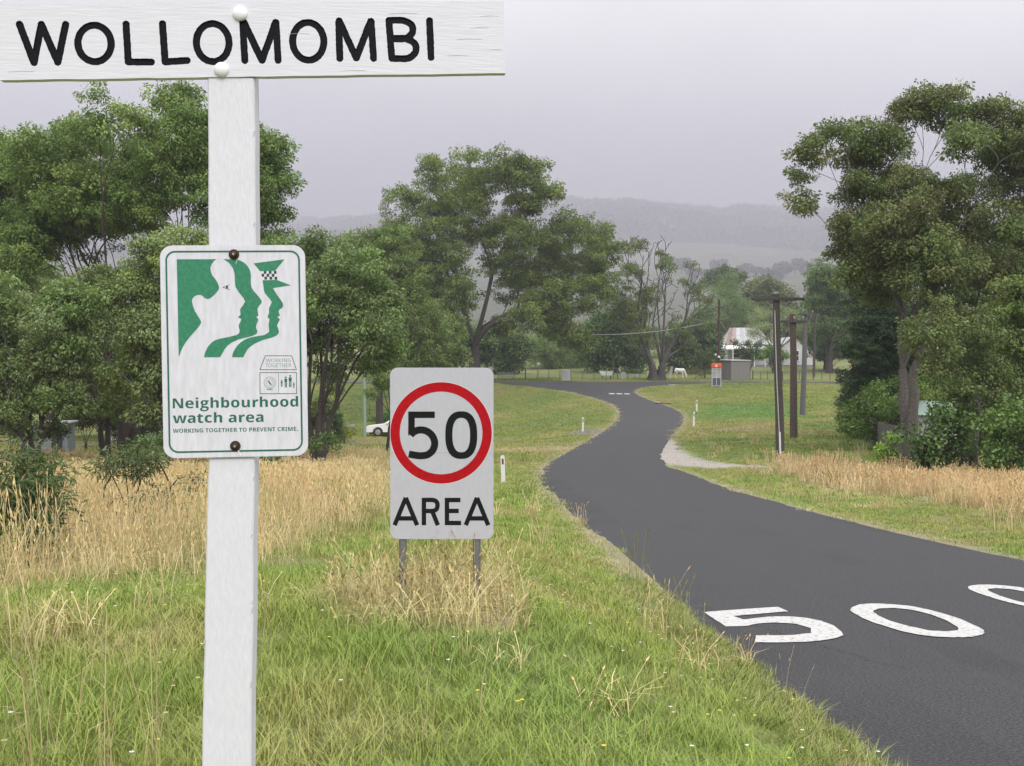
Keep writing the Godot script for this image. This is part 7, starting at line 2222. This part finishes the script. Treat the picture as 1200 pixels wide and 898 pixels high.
	tree("leafy_tree", "hazy backdrop tree behind the rusty roof's left end", spot(45.70, 215), {"trunk": 0.4, "stems": 2, "fork": 2, "size": 1.1, "leaf": "broad", "tone": Color(0.09, 0.13, 0.06), "other": Color(0.159, 0.249, 0.068), "fill": 1.1, "thin": 0.05},
		[ball(43.70, 8.81, 215.62, 3.50), ball(46.56, 9.98, 214.28, 3.48), ball(42.98, 5.92, 216.33, 3.07), ball(49.17, 11.12, 215.11, 3.05), ball(40.94, 7.63, 214.85, 3.05)], "tree")
	tree("leafy_tree", "hazy backdrop tree between the white gable and the cypress", spot(67.36, 205), {"trunk": 0.4, "stems": 2, "fork": 2, "size": 1.0, "leaf": "broad", "tone": Color(0.1, 0.15, 0.065), "other": Color(0.159, 0.249, 0.068), "fill": 1.1, "thin": 0.05},
		[ball(65.94, 6.81, 205.88, 3.34), ball(68.80, 7.98, 205.96, 3.34), ball(64.08, 5.26, 205.26, 2.50), ball(69.91, 5.20, 205.25, 2.91), ball(66.65, 4.37, 205.46, 2.92)], "tree")
	tree("round_shrub", "dense round green shrub at the left edge of the dry grass", spot(-4.47, 9.7), {"trunk": 0.025, "stems": 4, "fork": 0.25, "size": 0.2, "leaf": "near", "tone": Color(0.095, 0.15, 0.052), "other": Color(0.16, 0.21, 0.09), "share": 0.35, "fill": 1.7, "low": 0.08, "thin": 0.004, "gap": -0.62},
		[ball(-4.49, 0.45, 9.78, 0.26), ball(-4.56, 0.17, 9.75, 0.28), ball(-4.27, 0.38, 9.71, 0.16), ball(-4.43, -0.06, 9.87, 0.21), ball(-4.66, 0.29, 9.64, 0.29), ball(-4.53, -0.09, 9.51, 0.22), ball(-4.25, 0.14, 9.72, 0.12), ball(-4.89, 0.16, 9.70, 0.28), ball(-4.58, 0.59, 9.72, 0.14), ball(-4.26, 0.59, 9.71, 0.09)], "shrub", "shrubs in the long dry grass")
	tree("leggy_shrub", "leggy shrub with bare crooked stems and flat leafy top", spot(-4.43, 12.2), {"trunk": 0.022, "stems": 4, "fork": 0.4, "size": 0.2, "leaf": "near", "tone": Color(0.11, 0.155, 0.065), "other": Color(0.17, 0.205, 0.1), "share": 0.35, "fill": 2.0, "low": 0.15, "thin": 0.006, "bark": Color(0.14, 0.1, 0.07), "gap": -0.52, "twigs": 0.6, "bark_kind": 45},
		[ball(-4.61, 0.34, 12.14, 0.15), ball(-4.42, 0.42, 12.10, 0.17), ball(-4.22, 0.37, 12.08, 0.16), ball(-4.11, 0.41, 12.22, 0.11), ball(-4.77, 0.29, 12.23, 0.10), ball(-4.38, 0.22, 12.26, 0.13), ball(-4.27, -0.17, 12.08, 0.14), ball(-4.20, -0.08, 12.29, 0.11)], "shrub", "shrubs in the long dry grass")
	tree("small_shrub", "little grey-green shrub in the straw beside the watch sign post", spot(-4.27, 14.0), {"trunk": 0.012, "stems": 2, "fork": 0.4, "size": 0.16, "leaf": "near", "tone": Color(0.12, 0.15, 0.075), "other": Color(0.17, 0.195, 0.1), "fill": 0.85, "low": 0.3, "thin": 0.005, "twigs": 0.6},
		[ball(-4.33, -0.10, 14.04, 0.10), ball(-4.19, -0.05, 14.00, 0.10), ball(-4.41, -0.16, 13.99, 0.06), ball(-4.24, -0.19, 14.03, 0.08)], "shrub", "shrubs in the long dry grass")
	tree("edge_shrub", "low leafy shrub where the dry grass meets the left trees", spot(-10.98, 33), {"trunk": 0.03, "stems": 3, "fork": 0.3, "size": 0.3, "leaf": "broad", "tone": Color(0.109, 0.180, 0.055), "other": Color(0.159, 0.249, 0.068), "fill": 1.0, "low": 0.05},
		[ball(-11.42, -0.92, 33.09, 0.30), ball(-10.88, -0.78, 33.10, 0.35), ball(-10.37, -0.96, 32.91, 0.26), ball(-11.81, -1.05, 33.04, 0.24)], "shrub")
	tree("edge_shrub", "small dark shrub at the foot of the leaning stems", spot(-7.43, 42), {"trunk": 0.03, "stems": 3, "fork": 0.3, "size": 0.28, "leaf": "broad", "tone": Color(0.099, 0.170, 0.055), "other": Color(0.159, 0.249, 0.068), "fill": 0.9, "low": 0.05},
		[ball(-7.65, -1.52, 41.30, 0.29), ball(-7.33, -1.36, 41.98, 0.34), ball(-7.00, -1.63, 41.86, 0.22), ball(-9.88, -2.08, 41.95, 0.34), ball(-9.59, -2.29, 42.47, 0.27)], "shrub")
	tree("yellow_shrub", "yellow flowering shrub in front of the leaning white pole", spot(-11.35, 71), {"trunk": 0.04, "stems": 3, "fork": 0.3, "size": 0.32, "leaf": "broad", "tone": Color(0.3, 0.3, 0.05), "other": Color(0.161, 0.280, 0.046), "share": 0.4, "fill": 0.8, "low": 0.05},
		[ball(-11.65, -2.88, 71.02, 0.38), ball(-11.26, -2.66, 71.14, 0.38), ball(-10.89, -2.99, 70.98, 0.32), ball(-11.41, -3.22, 70.95, 0.32)], "shrub")
	tree("dark_conifer", "small dark conifer bush left of the yellow shrub", spot(-11.81, 70), {"trunk": 0.06, "fork": 0.5, "size": 0.4, "leaf": "needle", "tone": Color(0.054, 0.110, 0.039), "other": Color(0.159, 0.249, 0.068), "share": 0.2, "fill": 1.2, "low": 0.05},
		[ball(-11.82, -1.80, 70.02, 0.50), ball(-11.93, -2.36, 69.98, 0.56), ball(-11.59, -2.82, 70.00, 0.44), ball(-11.83, -1.23, 70.09, 0.31)], "bush")
	tree("paddock_bush", "round green bush in front of the paddock fence above the car", spot(-10.59, 90), {"trunk": 0.06, "stems": 2, "fork": 0.4, "size": 0.45, "leaf": "broad", "tone": Color(0.109, 0.220, 0.046), "other": Color(0.159, 0.249, 0.068), "fill": 1.1, "low": 0.05},
		[ball(-10.98, -3.19, 90.20, 0.56), ball(-10.38, -2.89, 90.06, 0.56), ball(-11.69, -3.32, 89.96, 0.40)], "bush")
	tree("edge_shrub", "tangled shrub against the corner of the blue-grey shed", spot(-20.51, 47), {"trunk": 0.03, "stems": 3, "fork": 0.4, "size": 0.32, "leaf": "broad", "tone": Color(0.1, 0.14, 0.05), "other": Color(0.159, 0.249, 0.068), "fill": 0.9, "low": 0.05},
		[ball(-20.69, -1.18, 47.19, 0.42), ball(-20.18, -1.40, 47.08, 0.42), ball(-21.02, -1.57, 47.24, 0.34), ball(-21.73, -1.63, 46.94, 0.38), ball(-22.09, -1.36, 46.91, 0.33)], "shrub")
	tree("edge_shrub", "straggly shrub hiding the long white shed's foot", spot(-21.17, 60), {"trunk": 0.03, "stems": 3, "fork": 0.4, "size": 0.36, "leaf": "broad", "tone": Color(0.1, 0.14, 0.05), "other": Color(0.159, 0.249, 0.068), "fill": 0.8, "low": 0.05},
		[ball(-21.72, -1.88, 59.45, 0.48), ball(-21.36, -2.18, 60.48, 0.54), ball(-20.40, -1.92, 60.12, 0.48), ball(-22.48, -2.30, 59.94, 0.43)], "shrub")
	tree("understory_shrub", "dark undergrowth shrub at the far left behind the bushy dull gum", spot(-26.71, 56), {"trunk": 0.04, "stems": 3, "fork": 0.8, "size": 0.4, "leaf": "gum", "tone": Color(0.08, 0.11, 0.04), "other": Color(0.159, 0.249, 0.068), "share": 0.3, "fill": 0.95, "low": 0.05},
		[ball(-27.39, -1.05, 56.05, 0.60), ball(-26.69, -0.77, 55.92, 0.70), ball(-26.18, -1.14, 56.08, 0.60), ball(-26.69, -1.61, 56.30, 0.50), ball(-27.14, -1.59, 55.90, 0.45), ball(-25.92, -0.59, 56.02, 0.45)], "shrub")
	tree("understory_shrub", "olive undergrowth shrub between the blue-grey shed and the thin gum", spot(-23.53, 58), {"trunk": 0.04, "stems": 3, "fork": 0.8, "size": 0.4, "leaf": "gum", "tone": Color(0.1, 0.12, 0.05), "other": Color(0.159, 0.249, 0.068), "share": 0.3, "fill": 0.95, "low": 0.05},
		[ball(-24.18, -0.90, 57.95, 0.62), ball(-23.54, -0.62, 58.01, 0.72), ball(-22.81, -0.98, 57.69, 0.62), ball(-23.27, -1.46, 57.79, 0.52), ball(-23.96, -1.46, 57.87, 0.46), ball(-22.72, -0.43, 58.08, 0.47)], "shrub")
	tree("understory_shrub", "dense undergrowth shrub filling the gap below the thin-stemmed gum", spot(-20.99, 56), {"trunk": 0.04, "stems": 3, "fork": 0.8, "size": 0.4, "leaf": "broad", "tone": Color(0.07, 0.1, 0.035), "other": Color(0.159, 0.249, 0.068), "share": 0.3, "fill": 0.95, "low": 0.05},
		[ball(-21.61, -0.95, 55.93, 0.60), ball(-21.08, -0.69, 56.22, 0.70), ball(-20.32, -1.03, 55.74, 0.60), ball(-20.98, -1.52, 56.42, 0.50), ball(-21.39, -1.49, 55.81, 0.45), ball(-20.15, -0.50, 55.92, 0.45)], "shrub")
	tree("understory_shrub", "dim undergrowth shrub just left of the watch sign", spot(-19.33, 57), {"trunk": 0.04, "stems": 3, "fork": 0.8, "size": 0.4, "leaf": "gum", "tone": Color(0.09, 0.115, 0.045), "other": Color(0.159, 0.249, 0.068), "share": 0.3, "fill": 0.95, "low": 0.05},
		[ball(-19.97, -0.90, 56.94, 0.61), ball(-19.47, -0.64, 57.38, 0.72), ball(-18.77, -1.00, 57.11, 0.61), ball(-19.27, -1.48, 57.34, 0.51), ball(-19.81, -1.46, 57.00, 0.46), ball(-18.48, -0.44, 56.92, 0.46)], "shrub")
	tree("understory_shrub", "undergrowth shrub peeping below the watch sign's right corner", spot(-13.53, 60), {"trunk": 0.04, "stems": 3, "fork": 0.8, "size": 0.4, "leaf": "gum", "tone": Color(0.09, 0.12, 0.045), "other": Color(0.159, 0.249, 0.068), "share": 0.3, "fill": 0.95, "low": 0.05},
		[ball(-14.21, -1.23, 59.97, 0.64), ball(-13.53, -0.93, 59.96, 0.75), ball(-12.98, -1.34, 60.33, 0.65), ball(-13.28, -1.79, 59.69, 0.53), ball(-13.99, -1.80, 59.84, 0.48), ball(-12.68, -0.74, 60.07, 0.48)], "shrub")
	tree("understory_shrub", "low twiggy shrub behind the leaning stems by the yellow shrub", spot(-12.36, 64), {"trunk": 0.04, "stems": 3, "fork": 0.8, "size": 0.4, "leaf": "gum", "tone": Color(0.1, 0.125, 0.05), "other": Color(0.159, 0.249, 0.068), "share": 0.3, "fill": 0.95, "low": 0.05},
		[ball(-13.07, -1.30, 63.91, 0.68), ball(-12.45, -1.01, 64.47, 0.81), ball(-11.66, -1.40, 63.85, 0.68), ball(-12.17, -1.93, 64.07, 0.57), ball(-12.91, -1.93, 64.11, 0.51), ball(-11.44, -0.79, 64.09, 0.51)], "shrub")
	tree("gum_tree", "tall gum just outside the picture on the right", spot(27.99, 50), {"trunk": 0.35, "stems": 2, "fork": 5, "size": 0.55, "tone": Color(0.159, 0.249, 0.068), "other": Color(0.144, 0.185, 0.056), "fill": 0.9},
		[ball(26.81, 12.41, 49.49, 1.81), ball(29.02, 10.57, 50.53, 2.05), ball(26.65, 8.48, 49.88, 1.82), ball(29.61, 7.26, 50.08, 2.03), ball(27.51, 5.20, 49.20, 1.80), ball(27.34, 2.45, 50.32, 1.73), ball(29.54, 1.61, 49.88, 1.82)], "tree")
	tree("gum_tree", "grey-green gum just outside the picture on the left", spot(-24.46, 45), {"trunk": 0.3, "stems": 3, "fork": 3, "size": 0.5, "tone": Color(0.194, 0.257, 0.105), "other": Color(0.159, 0.249, 0.068), "fill": 0.95},
		[ball(-23.87, 7.40, 44.68, 1.54), ball(-25.15, 5.91, 44.36, 1.62), ball(-23.67, 4.53, 44.94, 1.55), ball(-25.79, 3.42, 44.82, 1.64), ball(-24.37, 1.60, 45.52, 1.66), ball(-26.31, 0.90, 45.04, 1.46)], "tree")
